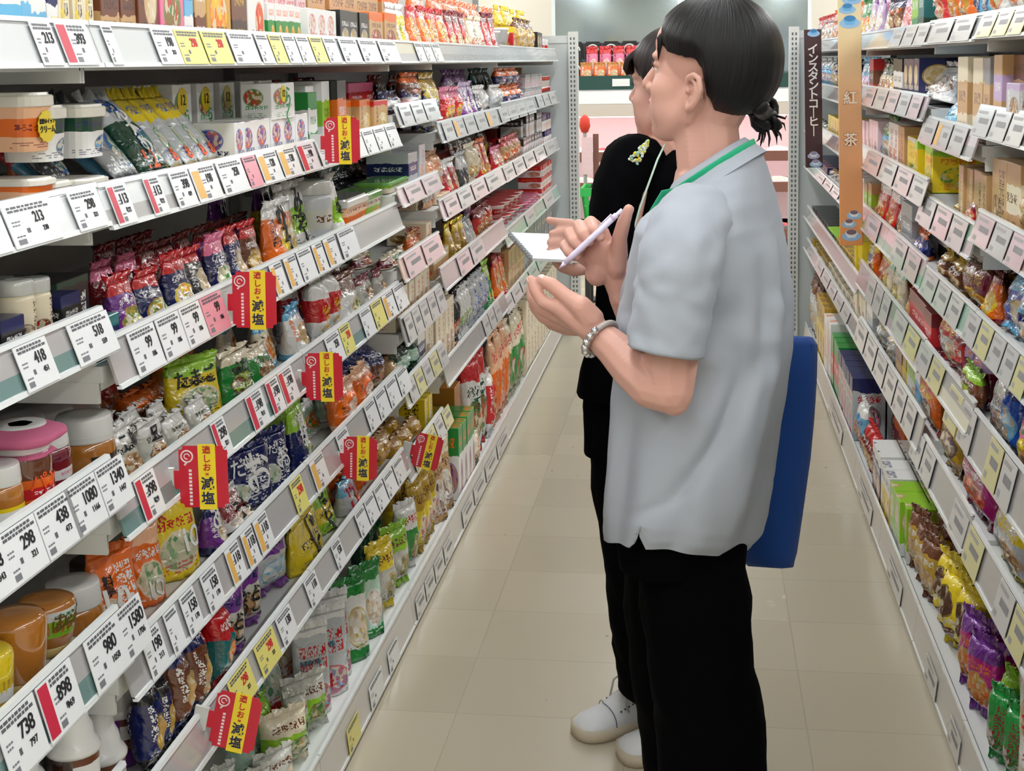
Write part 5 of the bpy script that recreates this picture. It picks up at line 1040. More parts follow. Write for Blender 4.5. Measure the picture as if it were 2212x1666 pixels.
# mirror glass over the case
r2 = empty('mirror_canopy', (-.15, YB+.72, 0)); tag(r2, 'grey mirror glass with white frame above the chilled case', 'mirror')
MIR = pm('mirror_glass', (158,172,178), .09, metal=.85)
part('glass', -1.0, 1.0, 0, .02, 1.36, 2.3, MIR, r2); 
for x in (-1.02, -.02, .98): part('frame_bar', x, x+.03, -.02, .0, 1.36, 2.3, pm('frame_white', (226,232,234), .4), r2)
def tray(x, z, y, w, dcol, lab):
    t = empty('meat_tray', (x, YB+y, z)); bm = bmesh.new(); loft(bm, [rr_ring(w*.8, .1, .001, .012), rr_ring(w, .13, .026, .015)]); link('tray', me_from('tray', bm, CASE), t)
    bm = bmesh.new(); loft(bm, [rr_ring(w*.9, .115, .024, .015), rr_ring(w*.8, .1, .036, .02), rr_ring(w*.4, .05, .042, .02)]); link('meat', me_from('meat', bm, pm('meat_'+dcol, dcol, .25, coat=.6), True), t)
    bm = bmesh.new(); box(bm, -w*.2, w*.2, -.03, .03, .0425, .0435); link('label', me_from('label', bm, CARDW), t)
    tag(t, lab, 'meat tray', 'meat trays in the chilled case')
for z, y, nm in ((.222, .2, 'lowest'), (.562, .3, 'middle'), (.792, .32, 'upper')):
    for k in range(15):
        x = -1.45+k*.185
        if not (-.95 < x+.0 < .75): continue
        tray(x, z, y, .165, ('palepink', 'pink', 'peach', 'red')[(k*3+int(z*10)) % 4], 'meat tray, %s from the left on the %s chilled shelf' % (numw(k), nm))
for k in range(11):
    x = -.95+k*.14
    if -.3 < x < .35: continue
    for lv in (0, 1):
        t = empty('coffee_tin', (x, YB+.3, 1.361+.145*lv)); bm = bmesh.new(); box(bm, -.064, .064, -.05, .05, 0, .142); bevel(bm, .012, 2); link('tin_body', me_from('tin_body', bm, pm('tin_black', (26,27,30), .35)), t)
        bm = bmesh.new(); tube(bm, [(.042*math.cos(a), -.0505, .075+.042*math.sin(a)) for a in [2*PI*q/18 for q in range(16)]], .005, 6); link('ring_mark', me_from('ring_mark', bm, INKW), t)
        bm = bmesh.new(); tube(bm, [(-.02, -.051, .055), (-.005, -.051, .09), (.012, -.051, .08), (.02, -.051, .055)], .006, 6); link('animal_mark', me_from('animal_mark', bm, INKW), t)
        tag(t, 'black pack with white ring, %s from left, %s tier above the chilled case' % (numw(k), ('lower', 'upper')[lv]), 'box', 'black packs above the chilled case')
for k in range(5):
    x = -.85+k*.1; w = .09
    for q, (cols, z, y, nm) in enumerate((('orange,amber,white,tan', 1.3605, .12, 'orange'), ('pink,red,black,palepink', 1.3605, .2, 'pink'))):
        ob = place('pouch', w, (.13, .25)[q], .05, cols, 1, 3, {}, (x+.04*q, YB+y, z), 0)
        tag(ob, '%s pouch, %s from left above the chilled case' % (nm, numw(k)), 'pouch', '%s pouches above the chilled case' % nm)
# green shopping baskets stacked by the left post
GB = pm('basket_green', (58,190,92), .4)
def basket(x, y, z, lab):
    r = empty('shopping_basket', (x, y, z)); w, d, h = .40, .29, .21
    bm = bmesh.new()
    def wall(p, q, p2, q2):
        n = 13
        for k in range(n+1):
            a = Vector(p).lerp(Vector(q), k/n); b = Vector(p2).lerp(Vector(q2), k/n); tube(bm, [a, b], .005, 5)
    c0 = [(-w*.44, -d*.44, 0), (w*.44, -d*.44, 0), (w*.44, d*.44, 0), (-w*.44, d*.44, 0)]; c1 = [(-w/2, -d/2, h), (w/2, -d/2, h), (w/2, d/2, h), (-w/2, d/2, h)]
    for k in range(4): wall(c0[k], c0[(k+1) % 4], c1[k], c1[(k+1) % 4])
    box(bm, -w*.44, w*.44, -d*.44, d*.44, -.004, .004)
    for f in (.08, .5):
        pts = [Vector(a).lerp(Vector(b), f) for a, b in zip(c0, c1)]; tube(bm, pts+[pts[0]], .006, 5)
    link('mesh_sides', me_from('mesh_sides', bm, GB), r)
    bm = bmesh.new()
    for s in (-1, 1): box(bm, -w/2-.01, w/2+.01, s*d/2-.008, s*d/2+.008, h-.045, h+.005); box(bm, s*w/2-.008, s*w/2+.008, -d/2, d/2, h-.045, h+.005)
    link('rim', me_from('rim', bm, GB), r)
    for s in (-1, 1):
        bm = bmesh.new(); tube(bm, [(-w*.4, s*d*.5, h), (-w*.36, s*d*.3, h+.012), (w*.36, s*d*.3, h+.012), (w*.4, s*d*.5, h)], .006, 6); link('handle', me_from('handle', bm, pm('handle_black', (30,32,32), .4)), r)
    tag(r, lab, 'basket', 'green shopping baskets beside the left post')
for k, (z, nm) in enumerate(((.30, 'lower green shopping basket in the stack beside the left post'), (.535, 'upper green shopping basket in the stack beside the left post'))): basket(-.5, 8.35, z, nm)
r = empty('basket_stand', (-.5, 8.35, 0)); tag(r, 'dark low stand under the green baskets', 'stand')
part('stand_top', -.2, .2, -.14, .14, .26, .295, pm('stand_dark', (40,42,44), .5), r)
for sx in (-1, 1):
    for sy in (-1, 1): part('leg', sx*.17-.015, sx*.17+.015, sy*.11-.015, sy*.11+.015, 0, .262, pm('stand_dark', (40,42,44), .5), r)
# red rolled banner standing by the post, and its white price boards
r = empty('banner_stand', (-.71, 8.62, 0)); tag(r, 'narrow banner stand with red top beside the left post', 'sign')
bm = bmesh.new(); tube(bm, [(0, 0, 0), (0, 0, 1.12)], .012, 8); link('pole', me_from('pole', bm, GREYM), r)
bm = bmesh.new(); lathe(bm, [(.09, 0), (.09, .015), (.02, .025)], 16); link('foot', me_from('foot', bm, pm('stand_dark', (40,42,44), .5)), r)
part('price_board', -.02, .05, -.02, -.012, .80, 1.03, mat_print(['palepink','white','red','pink','white'], 5, 9), r); part('brown_board', .05, .085, .0, .01, .76, 1.05, CB, r)
bm = bmesh.new(); lathe(bm, [(.02, 1.06), (.035, 1.10), (.028, 1.15), (.008, 1.17)], 12); link('red_topper', me_from('red_topper', bm, pm('topper_red', (220,60,40), .5), True), r)
# ------------------------------------------------------------------ the two women
def skin_mat(name, col):
    m = pm(name, col, .48, sub=.12, spec=.4); t = m.node_tree
    if len(t.nodes) < 4:
        b = t.nodes['Principled BSDF']; tc = N(t, 'ShaderNodeTexCoord'); nz = N(t, 'ShaderNodeTexNoise'); nz.inputs['Scale'].default_value = 14
        t.links.new(tc.outputs['Object'], nz.inputs['Vector']); a = lin(col); k = (a[0]*.93, a[1]*.84, a[2]*.82, 1)
        t.links.new(mixc(t, nz.outputs[0], a, k), b.inputs['Base Color'])
    return m
SKIN = skin_mat('skin', (212, 166, 151)); LIPS = pm('lips', (190,98,96), .4); NAIL = pm('nail', (232,186,176), .3, coat=.3)
def hair_mat(name, col):
    m = bpy.data.materials.new(name); m.use_nodes = True; t = m.node_tree; b = t.nodes['Principled BSDF']
    b.inputs['Base Color'].default_value = lin(col); b.inputs['Roughness'].default_value = .42; b.inputs['Specular IOR Level'].default_value = .28
    uv = N(t, 'ShaderNodeUVMap'); uv.uv_map = 'UVMap'; mp = N(t, 'ShaderNodeMapping'); mp.inputs['Scale'].default_value = (150, 2.2, 1); t.links.new(uv.outputs[0], mp.inputs[0])
    nz = N(t, 'ShaderNodeTexNoise'); nz.inputs['Scale'].default_value = 1; nz.inputs['Detail'].default_value = 3; t.links.new(mp.outputs[0], nz.inputs['Vector'])
    bp = N(t, 'ShaderNodeBump'); bp.inputs['Strength'].default_value = .5; bp.inputs['Distance'].default_value = .004; t.links.new(nz.outputs[0], bp.inputs['Height']); t.links.new(bp.outputs[0], b.inputs['Normal'])
    return m
def cloth_mat(name, col, rough=.85, scale=900):
    m = bpy.data.materials.new(name); m.use_nodes = True; t = m.node_tree; b = t.nodes['Principled BSDF']
    b.inputs['Base Color'].default_value = lin(col); b.inputs['Roughness'].default_value = rough; dark = sum(col) < 60; b.inputs['Specular IOR Level'].default_value = .04 if dark else .2; b.inputs['Sheen Weight'].default_value = 0 if dark else .08
    tc = N(t, 'ShaderNodeTexCoord'); nz = N(t, 'ShaderNodeTexNoise'); nz.inputs['Scale'].default_value = scale; t.links.new(tc.outputs['Object'], nz.inputs['Vector'])
    n2 = N(t, 'ShaderNodeTexNoise'); n2.inputs['Scale'].default_value = 9; n2.inputs['Detail'].default_value = 2; t.links.new(tc.outputs['Object'], n2.inputs['Vector'])
    bp = N(t, 'ShaderNodeBump'); bp.inputs['Strength'].default_value = .25; bp.inputs['Distance'].default_value = .006
    t.links.new(mth(t, 'ADD', mth(t, 'MULTIPLY', nz.outputs[0], .06), n2.outputs[0]), bp.inputs['Height']); t.links.new(bp.outputs[0], b.inputs['Normal'])
    return m
def ball(bm, c, r, rot=None, sub=2):
    M = Matrix.Translation(c) @ (rot.to_4x4() if rot else Matrix.Identity(4)) @ Matrix.Diagonal((r[0], r[1], r[2], 1) if isinstance(r, tuple) else (r, r, r, 1))
    bmesh.ops.create_icosphere(bm, subdivisions=sub, radius=1, matrix=M)
def chain(bm, pts, rad, sub=2):
    for (a, ra), (b, rb) in zip(zip(pts, rad), zip(pts[1:], rad[1:])):
        a, b = Vector(a), Vector(b); n = max(1, int((b-a).length/min(min(ra, rb)*.25, .007)))
        for k in range(n): f = k/n; ball(bm, a.lerp(b, f), ra+(rb-ra)*f, None, sub)
    ball(bm, Vector(pts[-1]), rad[-1], None, sub)
class Head:
    def __init__(s, px, py, Y, ang, tilt, sc, roll=0.):
        s.c = ony(px, py, Y); s.s = sc
        F = Vector((-math.cos(ang)*math.cos(tilt), math.sin(ang)*math.cos(tilt), math.sin(tilt)))
        L = Vector((-math.sin(ang), -math.cos(ang), 0)); U = F.cross(L)*1.
        if U.z < 0: U = -U
        s.F, s.L, s.U = F, L, U; s.M = Matrix((F, L, U)).transposed()
    def p(s, f, l, u): return s.c+(s.F*f+s.L*l+s.U*u)*s.s
    def e(s, bm, f, l, u, rf, rl, ru, sub=3): ball(bm, s.p(f, l, u), (rf*s.s, rl*s.s, ru*s.s), s.M, sub)
    def ch(s, bm, pts, rad): chain(bm, [s.p(*q) for q in pts], [r*s.s for r in rad], 2)
    def build(s, bm):
        e = s.e
        e(bm, -.018, 0, .03, .095, .074, .086, 4); e(bm, .028, 0, -.02, .06, .058, .082, 4); e(bm, .045, 0, .04, .045, .056, .05)
        e(bm, .060, 0, -.104, .027, .028, .020); e(bm, .072, 0, -.066, .020, .032, .032); e(bm, .048, 0, -.082, .042, .042, .034); e(bm, .03, 0, -.06, .056, .056, .05)
        for k in (-1, 1):
            s.ch(bm, [(-.010, k*.052, -.04), (.006, k*.046, -.070), (.03, k*.034, -.090), (.055, k*.018, -.103)], [.022, .024, .023, .02])
            e(bm, .046, k*.033, -.036, .034, .030, .036); e(bm, .040, k*.031, -.064, .036, .030, .040); e(bm, .068, k*.026, .018, .017, .024, .010); e(bm, .092, k*.011, -.038, .011, .0085, .0085)
            e(bm, .066, k*.029, .004, .016, .017, .0085)
            # ear: helix, lobe, inner bowl
            o = lambda f, l, u: (f*.8-.018, k*(.073+l), u*.8-.030)
            s.ch(bm, [o(.012, -.006, -.010), o(.017, .001, .010), o(.011, .007, .028), o(-.004, .012, .036), o(-.019, .015, .029), o(-.024, .016, .008), o(-.017, .013, -.013), o(-.006, .008, -.027), o(.006, .002, -.034), o(.011, -.004, -.022)], [.0042, .0046, .0046, .0046, .005, .005, .0048, .006, .0068, .005])
            e(bm, -.024, k*.0725, -.026, .013, .004, .021, 2); s.ch(bm, [o(.002, .004, -.016), o(-.010, .010, -.010), o(-.013, .012, .006), o(-.008, .010, .019), o(.001, .007, .024)], [.004, .0042, .0042, .004, .0034]); e(bm, .002-.012, k*.077, -.028, .005, .004, .006, 2)
        s.ch(bm, [(.080, 0, .012), (.094, 0, -.012), (.106, 0, -.032)], [.0085, .0095, .0105])
        e(bm, .084, 0, -.052, .012, .016, .009); e(bm, .086, 0, -.0605, .0115, .021, .0065); e(bm, .084, 0, -.0715, .0115, .018, .0075)
    def eyes(s, parent, iris):
        for k in (-1, 1):
            bm = bmesh.new(); ball(bm, s.p(.0675, k*.0295, .0), .0122*s.s, None, 3)
            ey = link('eye', me_from('eye', bm, pm('eye_white', (238,234,230), .15), True), parent)
            bm = bmesh.new(); ball(bm, s.p(.0768, k*.031, .0), (.0036*s.s, .0058*s.s, .0058*s.s), s.M, 2); link('iris', me_from('iris', bm, iris, True), ey)
            bm = bmesh.new(); tube(bm, [s.p(.079, k*.018, .003), s.p(.0845, k*.029, .0075), s.p(.079, k*.041, .003), s.p(.072, k*.047, -.001)], [.001*s.s, .0017*s.s, .0017*s.s, .0008*s.s], 6); link('eyelashes', me_from('eyelashes', bm, iris), ey)
            bm = bmesh.new(); tube(bm, [s.p(.084, k*.014, .019), s.p(.083, k*.028, .024), s.p(.072, k*.044, .020)], [.0016*s.s, .002*s.s, .001*s.s], 6); link('eyebrow', me_from('eyebrow', bm, iris), parent)
    def hair(s, name, mat, parent, line, thick, extra=None):
        """a cap of combed hair; line: azimuth (0 = face) -> lowest elevation"""
        NA, NE = 96, 30; bm = bmesh.new(); ul = uv_of(bm); cen = (-.016, 0, .026); rad = (.100, .081, .092)
        keys = sorted(line.items())
        def low(a):
            a = abs((a+180) % 360-180)
            for (a0, e0), (a1, e1) in zip(keys, keys[1:]):
                if a0 <= a <= a1: f = (a-a0)/(a1-a0); f = f*f*(3-2*f); return e0+(e1-e0)*f
            return keys[-1][1]
        out, inn = [], []
        for i in range(NA):
            a = 360*i/NA; e0 = low(a)+3*noise.noise(Vector((a*.13, 3, 0))); ro, ri = [], []
            for j in range(NE+1):
                f = j/NE; el = math.radians(e0+(90-e0)*f); ar = math.radians(a)
                d = Vector((math.cos(ar)*math.cos(el), math.sin(ar)*math.cos(el), math.sin(el)))
                R = 1/math.sqrt((d.x/rad[0])**2+(d.y/rad[1])**2+(d.z/rad[2])**2)
                if el < 0: R = R*(1+.10*math.sin(-el))
                th = thick*min(1, .15+f*5)*(1+.14*noise.noise(Vector((a*.22, f*1.5, 1)))+.1*noise.noise(Vector((a*.6, f*1.2, 7))))
                ro.append(s.p(*(Vector(cen)+d*(R+th)))); ri.append(s.p(*(Vector(cen)+d*(R-.012))))
            out.append([bm.verts.new(q) for q in ro]); inn.append([bm.verts.new(q) for q in ri])
        for i in range(NA):
            k = (i+1) % NA
            for j in range(NE):
                f = bm.faces.new((out[i][j], out[k][j], out[k][j+1], out[i][j+1]))
                for l, (a, b) in zip(f.loops, ((i, j), (i+1, j), (i+1, j+1), (i, j+1))): l[ul].uv = (a/NA, b/NE)
                if j == 0:
                    bm.faces.new((inn[i][0], inn[k][0], out[k][0], out[i][0]))
                if j < 8: bm.faces.new((inn[i][j+1], inn[k][j+1], inn[k][j], inn[i][j]))
        if extra: extra(bm, s)
        bmesh.ops.recalc_face_normals(bm, faces=bm.faces)
        return link(name, me_from(name, bm, mat, True), parent)
def lock(bm, pts, r0, flat=.45):
    n = len(pts); tube(bm, pts, [(max(.0004, r0*math.sin(PI*(.18+.82*k/(n-1)))**.8), max(.0004, r0*flat*math.sin(PI*(.18+.82*k/(n-1)))**.8)) for k in range(n)], 6)
def seg_interp(tab, v):
    for a, b in zip(tab, tab[1:]):
        if a[0] <= v <= b[0]:
            f = (v-a[0])/(b[0]-a[0]); f = f*f*(3-2*f)*.5+f*.5; return [x+(y-x)*f for x, y in zip(a, b)]
    return list(tab[0] if v < tab[0][0] else tab[-1])
def torso(tab, Y, ang, n=120, step=9, folds=0., ex=2.5, slit=None, thick=.003, hem=None, neck=0.):
    """garment trunk lofted from its outline: rows (py, front px, back px, half breadth)"""
    bm = bmesh.new(); F = Vector((-math.cos(ang), math.sin(ang), 0)); L = Vector((-math.sin(ang), -math.cos(ang), 0)); rings = []
    py = tab[0][0]; lv = []
    while py < tab[-1][0]: lv.append(py); py += step
    lv.append(tab[-1][0])
    for q, py in enumerate(lv):
        _, pf, pb, b = seg_interp(tab, py)
        c = ony((pf+pb)/2, py, Y); hw = (pb-pf)/2*Y/F_*1.0
        a = math.sqrt(max(.0004, hw*hw-(b*math.sin(ang))**2))/math.cos(ang); fr = (py-tab[0][0])/(tab[-1][0]-tab[0][0])
        ring = []
        for k in range(n):
            t = 2*PI*k/n; ct, st = math.cos(t), math.sin(t)
            cx = abs(ct)**(2/ex)*(1 if ct > 0 else -1); sx = abs(st)**(2/ex)*(1 if st > 0 else -1)
            g = folds*min(1, fr*2.2)*(.55*math.sin(t*7+1.3*fr*3)+.45*math.sin(t*11-2*fr)+.9*noise.noise(Vector((ct*2.2, st*2.2, fr*2.2))))
            g += folds*1.3*math.exp(-((fr-.42)/.12)**2)*noise.noise(Vector((ct*3, st*3, fr*14)))
            if folds:
                for t0, t1, f0, f1, w_, am in ((2.75, 1.75, .22, .80, .16, -1.5), (2.35, 1.2, .42, .92, .13, -1.2), (3.0, 2.5, .15, .95, .12, 1.1), (2.0, 1.9, .3, .6, .2, -1.0), (3.3, 3.1, .2, .9, .12, -1.1), (1.0, .7, .55, .95, .14, .9)):
                    if f0 < fr < f1:
                        u = (fr-f0)/(f1-f0); tc_ = t0+(t1-t0)*u*u; dt = (t-tc_)/w_; g += folds*am*math.sin(PI*u)**.7*math.exp(-dt*dt)
            d = (F*(a*cx)+L*(b*sx)); p = c+d+d.normalized()*g
            if neck: p.z -= d.dot(F)*neck*max(0, 1-fr*7)
            if hem: p.z += hem(t)*max(0, (fr-.8)/.2)
            if slit and fr > .9:
                dt = abs((t-slit[0]+PI) % (2*PI)-PI)
                if dt < slit[1]: p.z += slit[2]*(1-dt/slit[1])*(fr-.9)/.1
            ring.append(p)
        rings.append(ring)
    loft(bm, rings, 0, cap=False)
    return bm, rings
def solid(bm, name, mat, thick, parent):
    me = me_from(name, bm, mat, True); o = link(name, me, parent); md = o.modifiers.new('thickness', 'SOLIDIFY'); md.thickness = thick; md.offset = -1
    return o
def tube_rings(path, radii, n=40, fold=0., squash=1.):
    """garment tube; path points, radii (in view plane, in depth)"""
    rings = []; m = len(path)
    up = Vector((0, 1, 0))
    for i, p in enumerate(path):
        t = (path[min(i+1, m-1)]-path[max(i-1, 0)]).normalized(); side = t.cross(up).normalized(); dep = side.cross(t).normalized()
        ra, rb = radii[i]
        rings.append([p+side*(ra*math.cos(2*PI*k/n))+dep*(rb*math.sin(2*PI*k/n))+(side*math.cos(2*PI*k/n)+dep*math.sin(2*PI*k/n))*fold*noise.noise(Vector((math.cos(2*PI*k/n)*2, math.sin(2*PI*k/n)*2, i*.35))) for k in range(n)])
    return rings
def resample(pts, rad, n):
    out, ro = [], []
    for q in range(n):
        f = q/(n-1)*(len(pts)-1); i = min(int(f), len(pts)-2); g = f-i
        p0, p1, p2, p3 = pts[max(i-1, 0)], pts[i], pts[i+1], pts[min(i+2, len(pts)-1)]
        out.append(.5*((2*p1)+(p2-p0)*g+(2*p0-5*p1+4*p2-p3)*g*g+(3*p1-p0-3*p2+p3)*g*g*g)); ro.append(tuple(a+(b-a)*g for a, b in zip(rad[i], rad[i+1])))
    return out, ro
BLACKC = cloth_mat('black_cloth', (4,4,6), .9); GREYC = cloth_mat('grey_polo_knit', (164,170,180), .85)
def Pt(px, py, Y): return ony(px, py, Y)
def nails(parent, tips):
    for a, b, nrm, r in tips:
        d = (b-a).normalized(); bm = bmesh.new(); n = Vector(nrm).normalized(); s = d.cross(n).normalized(); n = s.cross(d)
        ball(bm, b-d*r*.2+n*r*.78, (r*.85, r*.62, r*.22), Matrix((d, s, n)).transposed(), 2); link('fingernail', me_from('fingernail', bm, NAIL, True), parent)
# ---- woman in the grey polo shirt
w1 = empty('person', (onz(1540, 2100, 0).x, 2.1, 0)); w1.location = (0.03, 2.12, 0)
tag(w1, 'person in grey polo shirt and black trousers holding a pen, seen from behind', 'person')
W1INV = Matrix.Translation((-.03, -2.12, 0))
def adopt(root):
    for o in root.children: o.matrix_parent_inverse = Matrix.Translation(-root.location)
H1 = Head(1526, 154, 2.13, math.radians(27), math.radians(7), .925)
bm = bmesh.new(); H1.build(bm)
chain(bm, [H1.p(-.025, 0, -.04), Pt(1524, 258, 2.13), Pt(1535, 385, 2.12)], [.051, .0505, .052])
chain(bm, [Pt(1545, 420, 2.12), Pt(1530, 700, 2.12), Pt(1485, 1000, 2.12)], [.07, .08, .075])
chain(bm, [Pt(1540, 440, 2.12), Pt(1500, 505, 2.02), Pt(1480, 540, 1.965)], [.045, .038, .038]); chain(bm, [Pt(1540, 440, 2.12), Pt(1545, 500, 2.24)], [.045, .038])
for ya, pxs in ((2.04, (1470, 1506, 1540, 1558)), (2.2, (1450, 1464, 1494, 1505))):
    chain(bm, [Pt(pxs[0], 1060, ya), Pt(pxs[1], 1420, ya), Pt(pxs[2], 1650, ya), Vector((Pt(pxs[3], 1900, ya).x, ya, .06))], [.05, .045, .04, .035])
# left arm, palm up
sh, el, wr = Pt(1480, 540, 1.965), Pt(1447, 842, 1.915), Pt(1291, 722, 1.985)
chain(bm, [sh, Pt(1470, 640, 1.945), Pt(1448, 780, 1.925), el], [.042, .042, .041, .035])
chain(bm, [el, Pt(1408, 832, 1.925), Pt(1370, 798, 1.945), Pt(1330, 757, 1.965), wr], [.035, .035, .033, .028, .0235])
ball(bm, Pt(1456, 866, 1.91), .022)
K = [(1203, 662, 1.99), (1201, 680, 2.012), (1208, 696, 2.034), (1222, 708, 2.05)]
for q in K: chain(bm, [wr, Pt(1262, 700, q[2]-.002), Pt(*q)], [.0215, .0195, .0122])
ball(bm, Pt(1248, 688, 2.0), (.03, .02, .02)); chain(bm, [Pt(1275, 690, 1.985), Pt(1255, 663, 1.978)], [.021, .017])
THUMB = [Pt(1255, 663, 1.978), Pt(1222, 640, 1.985), Pt(1192, 616, 1.992), Pt(1169, 605, 1.998)]; chain(bm, THUMB, [.0155, .0118, .0112, .0085])
FG = [[(1203, 664, 1.99), (1172, 652, 1.99), (1155, 626, 1.995), (1147, 604, 2.0)], [(1201, 680, 2.012), (1168, 668, 2.018), (1150, 645, 2.028), (1146, 622, 2.036)], [(1208, 696, 2.034), (1174, 686, 2.046), (1156, 664, 2.058), (1150, 644, 2.064)], [(1222, 708, 2.05), (1192, 700, 2.066), (1176, 684, 2.078), (1168, 668, 2.084)]]
for fg in FG: chain(bm, [Pt(*q) for q in fg], [.0118, .0098, .0090, .0072])
# right arm, pen held between curled fingers and palm
wr2 = Pt(1346, 640, 2.17)
chain(bm, [Pt(1545, 500, 2.24), Pt(1500, 700, 2.26), Pt(1420, 790, 2.24), Pt(1380, 710, 2.2), wr2], [.042, .04, .034, .029, .0235])
RK = [(1300, 503, 2.168), (1279, 511, 2.174), (1261, 526, 2.176), (1250, 548, 2.174)]
for q in RK: chain(bm, [wr2, Pt(1322, 585, 2.165), Pt(*q)], [.022, .02, .0125])
ball(bm, Pt(1300, 555, 2.16), (.030, .016, .030)); ball(bm, Pt(1330, 562, 2.152), (.019, .017, .032)); ball(bm, Pt(1290, 590, 2.158), (.02, .016, .022))
TH2 = [Pt(1335, 552, 2.15), Pt(1338, 516, 2.138), Pt(1347, 482, 2.13), Pt(1358, 452, 2.125)]; chain(bm, TH2, [.0165, .0125, .0112, .0082])
RF = [[(1300, 503, 2.168), (1276, 480, 2.148), (1283, 497, 2.122), (1297, 513, 2.119)], [(1279, 511, 2.174), (1251, 487, 2.152), (1259, 506, 2.124), (1273, 522, 2.121)], [(1261, 526, 2.176), (1232, 504, 2.154), (1240, 522, 2.128), (1255, 535, 2.124)], [(1250, 548, 2.174), (1222, 531, 2.156), (1230, 545, 2.132), (1243, 555, 2.128)]]
for fg in RF: chain(bm, [Pt(*q) for q in fg], [.0122, .0105, .0094, .0078])
body = remesh_obj(bm, .0021, [SKIN, LIPS], 'body', 4, .5)
lc = H1.p(.094, 0, -.066)
for p in body.polygons:
    d = p.center-lc
    if abs(d.dot(H1.U)) < .0105*H1.s and abs(d.dot(H1.L)) < .02*H1.s and d.dot(H1.F) > -.006: p.material_index = 1
def soften(me, H, it=45):
    n = len(me.vertices); sel = []
    for v in me.vertices:
        q = v.co-H.c; f, l, u = q.dot(H.F)/H.s, abs(q.dot(H.L))/H.s, q.dot(H.U)/H.s
        if -.004 < f < .085 and l > .016 and -.125 < u < -.012 and not (f > .07 and l < .02): sel.append(v.index)
    S = set(sel); nb = {i: [] for i in sel}
    for e in me.edges:
        a, b = e.vertices
        if a in S: nb[a].append(b)
        if b in S: nb[b].append(a)
    co = [v.co.copy() for v in me.vertices]
    for _ in range(it):
        new = {}
        for i in sel:
            m = Vector((0, 0, 0))
            for j in nb[i]: m += co[j]
            new[i] = co[i].lerp(m/len(nb[i]), .6)
        for i, c in new.items(): co[i] = c
    for i in sel: me.vertices[i].co = co[i]
soften(body, H1)
bo1 = link('body', body, w1)
H1.eyes(w1, pm('iris_dark', (40,26,20), .2))
nails(w1, [(THUMB[2], THUMB[3], (0, -.5, 1), .0085), (Pt(*FG[0][2]), Pt(*FG[0][3]), (-1, -.3, .1), .0072), (TH2[2], TH2[3], (.9, .3, .2), .008)]+[(Pt(*f[2]), Pt(*f[3]), (0, -1, .3), .007) for f in RF])
def bun(bm, s):
    c = Pt(1650, 248, 2.235); rr = random.Random(3)
    for k in range(9):
        a = rr.uniform(0, 2*PI); ax = Vector((rr.uniform(-1, 1), rr.uniform(-1, 1), rr.uniform(-1, 1))).normalized(); u = ax.orthogonal().normalized(); v = ax.cross(u); R = rr.uniform(.010, .017)
        o = Vector((rr.uniform(-.010, .010), rr.uniform(-.01, .01), rr.uniform(-.012, .012)))
        tube(bm, [c+o+u*(R*math.cos(q*.6+a))+v*(R*math.sin(q*.6+a)) for q in range(11)], [.004+.0045*math.sin(PI*q/10) for q in range(11)], 7)
    ball(bm, c, (.016, .016, .017)); chain(bm, [H1.p(-.10, 0, -.045), c], [.014, .012])
    for k in range(16):
        a = rr.uniform(-.4, 1.); d = Vector((rr.uniform(-.4, 1), rr.uniform(-.3, .3), rr.uniform(-1.2, .8))).normalized()
        lock(bm, [c+d*.006, c+d*.02+Vector((.004, 0, -.003)), c+d*.032+Vector((.006, 0, -.012*rr.random())), c+d*.038+Vector((.004, 0, -.02*rr.random()))], .0022)
    rr = random.Random(8)
    for k in range(8):      # fringe swept over the forehead
        l0 = .006+k*.0062; f0 = .090-.0035*k-.12*l0*l0*10
        lock(bm, [H1.p(f0-.034, l0*.8, .078), H1.p(f0-.012, l0+.002, .064), H1.p(f0-.003, l0+.007, .046), H1.p(f0-.007, l0+.015, .026-k*.002)], .0055, .35)
HLINE1 = {0: 25, 20: 19, 40: 8, 56: 1, 74: -1, 90: -1, 100: -10, 110: -40, 124: -58, 150: -64, 180: -64}
hair1 = H1.hair('hair', hair_mat('hair_black', (9,9,11)), w1, HLINE1, .011, bun)
TAB1 = [(352, 1462, 1610, .062), (366, 1456, 1622, .074), (384, 1450, 1642, .088), (404, 1434, 1650, .106), (424, 1420, 1658, .130), (448, 1406, 1668, .158), (484, 1390, 1678, .184), (560, 1374, 1690, .176), (650, 1358, 1696, .160), (760, 1346, 1696, .158), (850, 1338, 1686, .172), (950, 1331, 1674, .176), (1040, 1325, 1667, .18), (1100, 1322, 1655, .182), (1140, 1322, 1644, .180), (1169, 1326, 1620, .176)]
A1 = math.radians(16)
bm, rg = torso(TAB1, 2.12, A1, 160, 6, .0075, slit=(1.5, .06, .038), hem=lambda t: .048*max(0, math.sin(t)), neck=.62)
shirt = solid(bm, 'polo_shirt', GREYC, .003, w1)
pth, rd = resample([Pt(1528, 470, 2.05), Pt(1494, 488, 1.992), Pt(1470, 560, 1.938), Pt(1455, 650, 1.922), Pt(1437, 758, 1.915)], [(.044, .045), (.056, .056), (.056, .058), (.053, .058), (.051, .06)], 40)
bm = bmesh.new(); loft(bm, tube_rings(pth, rd, 56, .005), 0, cap=False); slv = solid(bm, 'sleeve', GREYC, .003, w1); slv.parent = shirt
r0 = tube_rings(pth, rd, 56, .005)
for q in (3, 5):
    bm = bmesh.new(); ring = [p+(p-pth[-q]).normalized()*.0006 for p in r0[-q]]; tube(bm, ring+[ring[0]], .0006, 5); o = link('hem_stitching', me_from('hem_stitching', bm, pm('stitch_grey', (152,157,166), .8)), w1); o.parent = shirt
pth2, rd2 = resample([Pt(1560, 425, 2.20), Pt(1540, 470, 2.27), Pt(1500, 600, 2.29), Pt(1470, 740, 2.28)], [(.05, .05), (.056, .056), (.054, .056), (.052, .056)], 24)
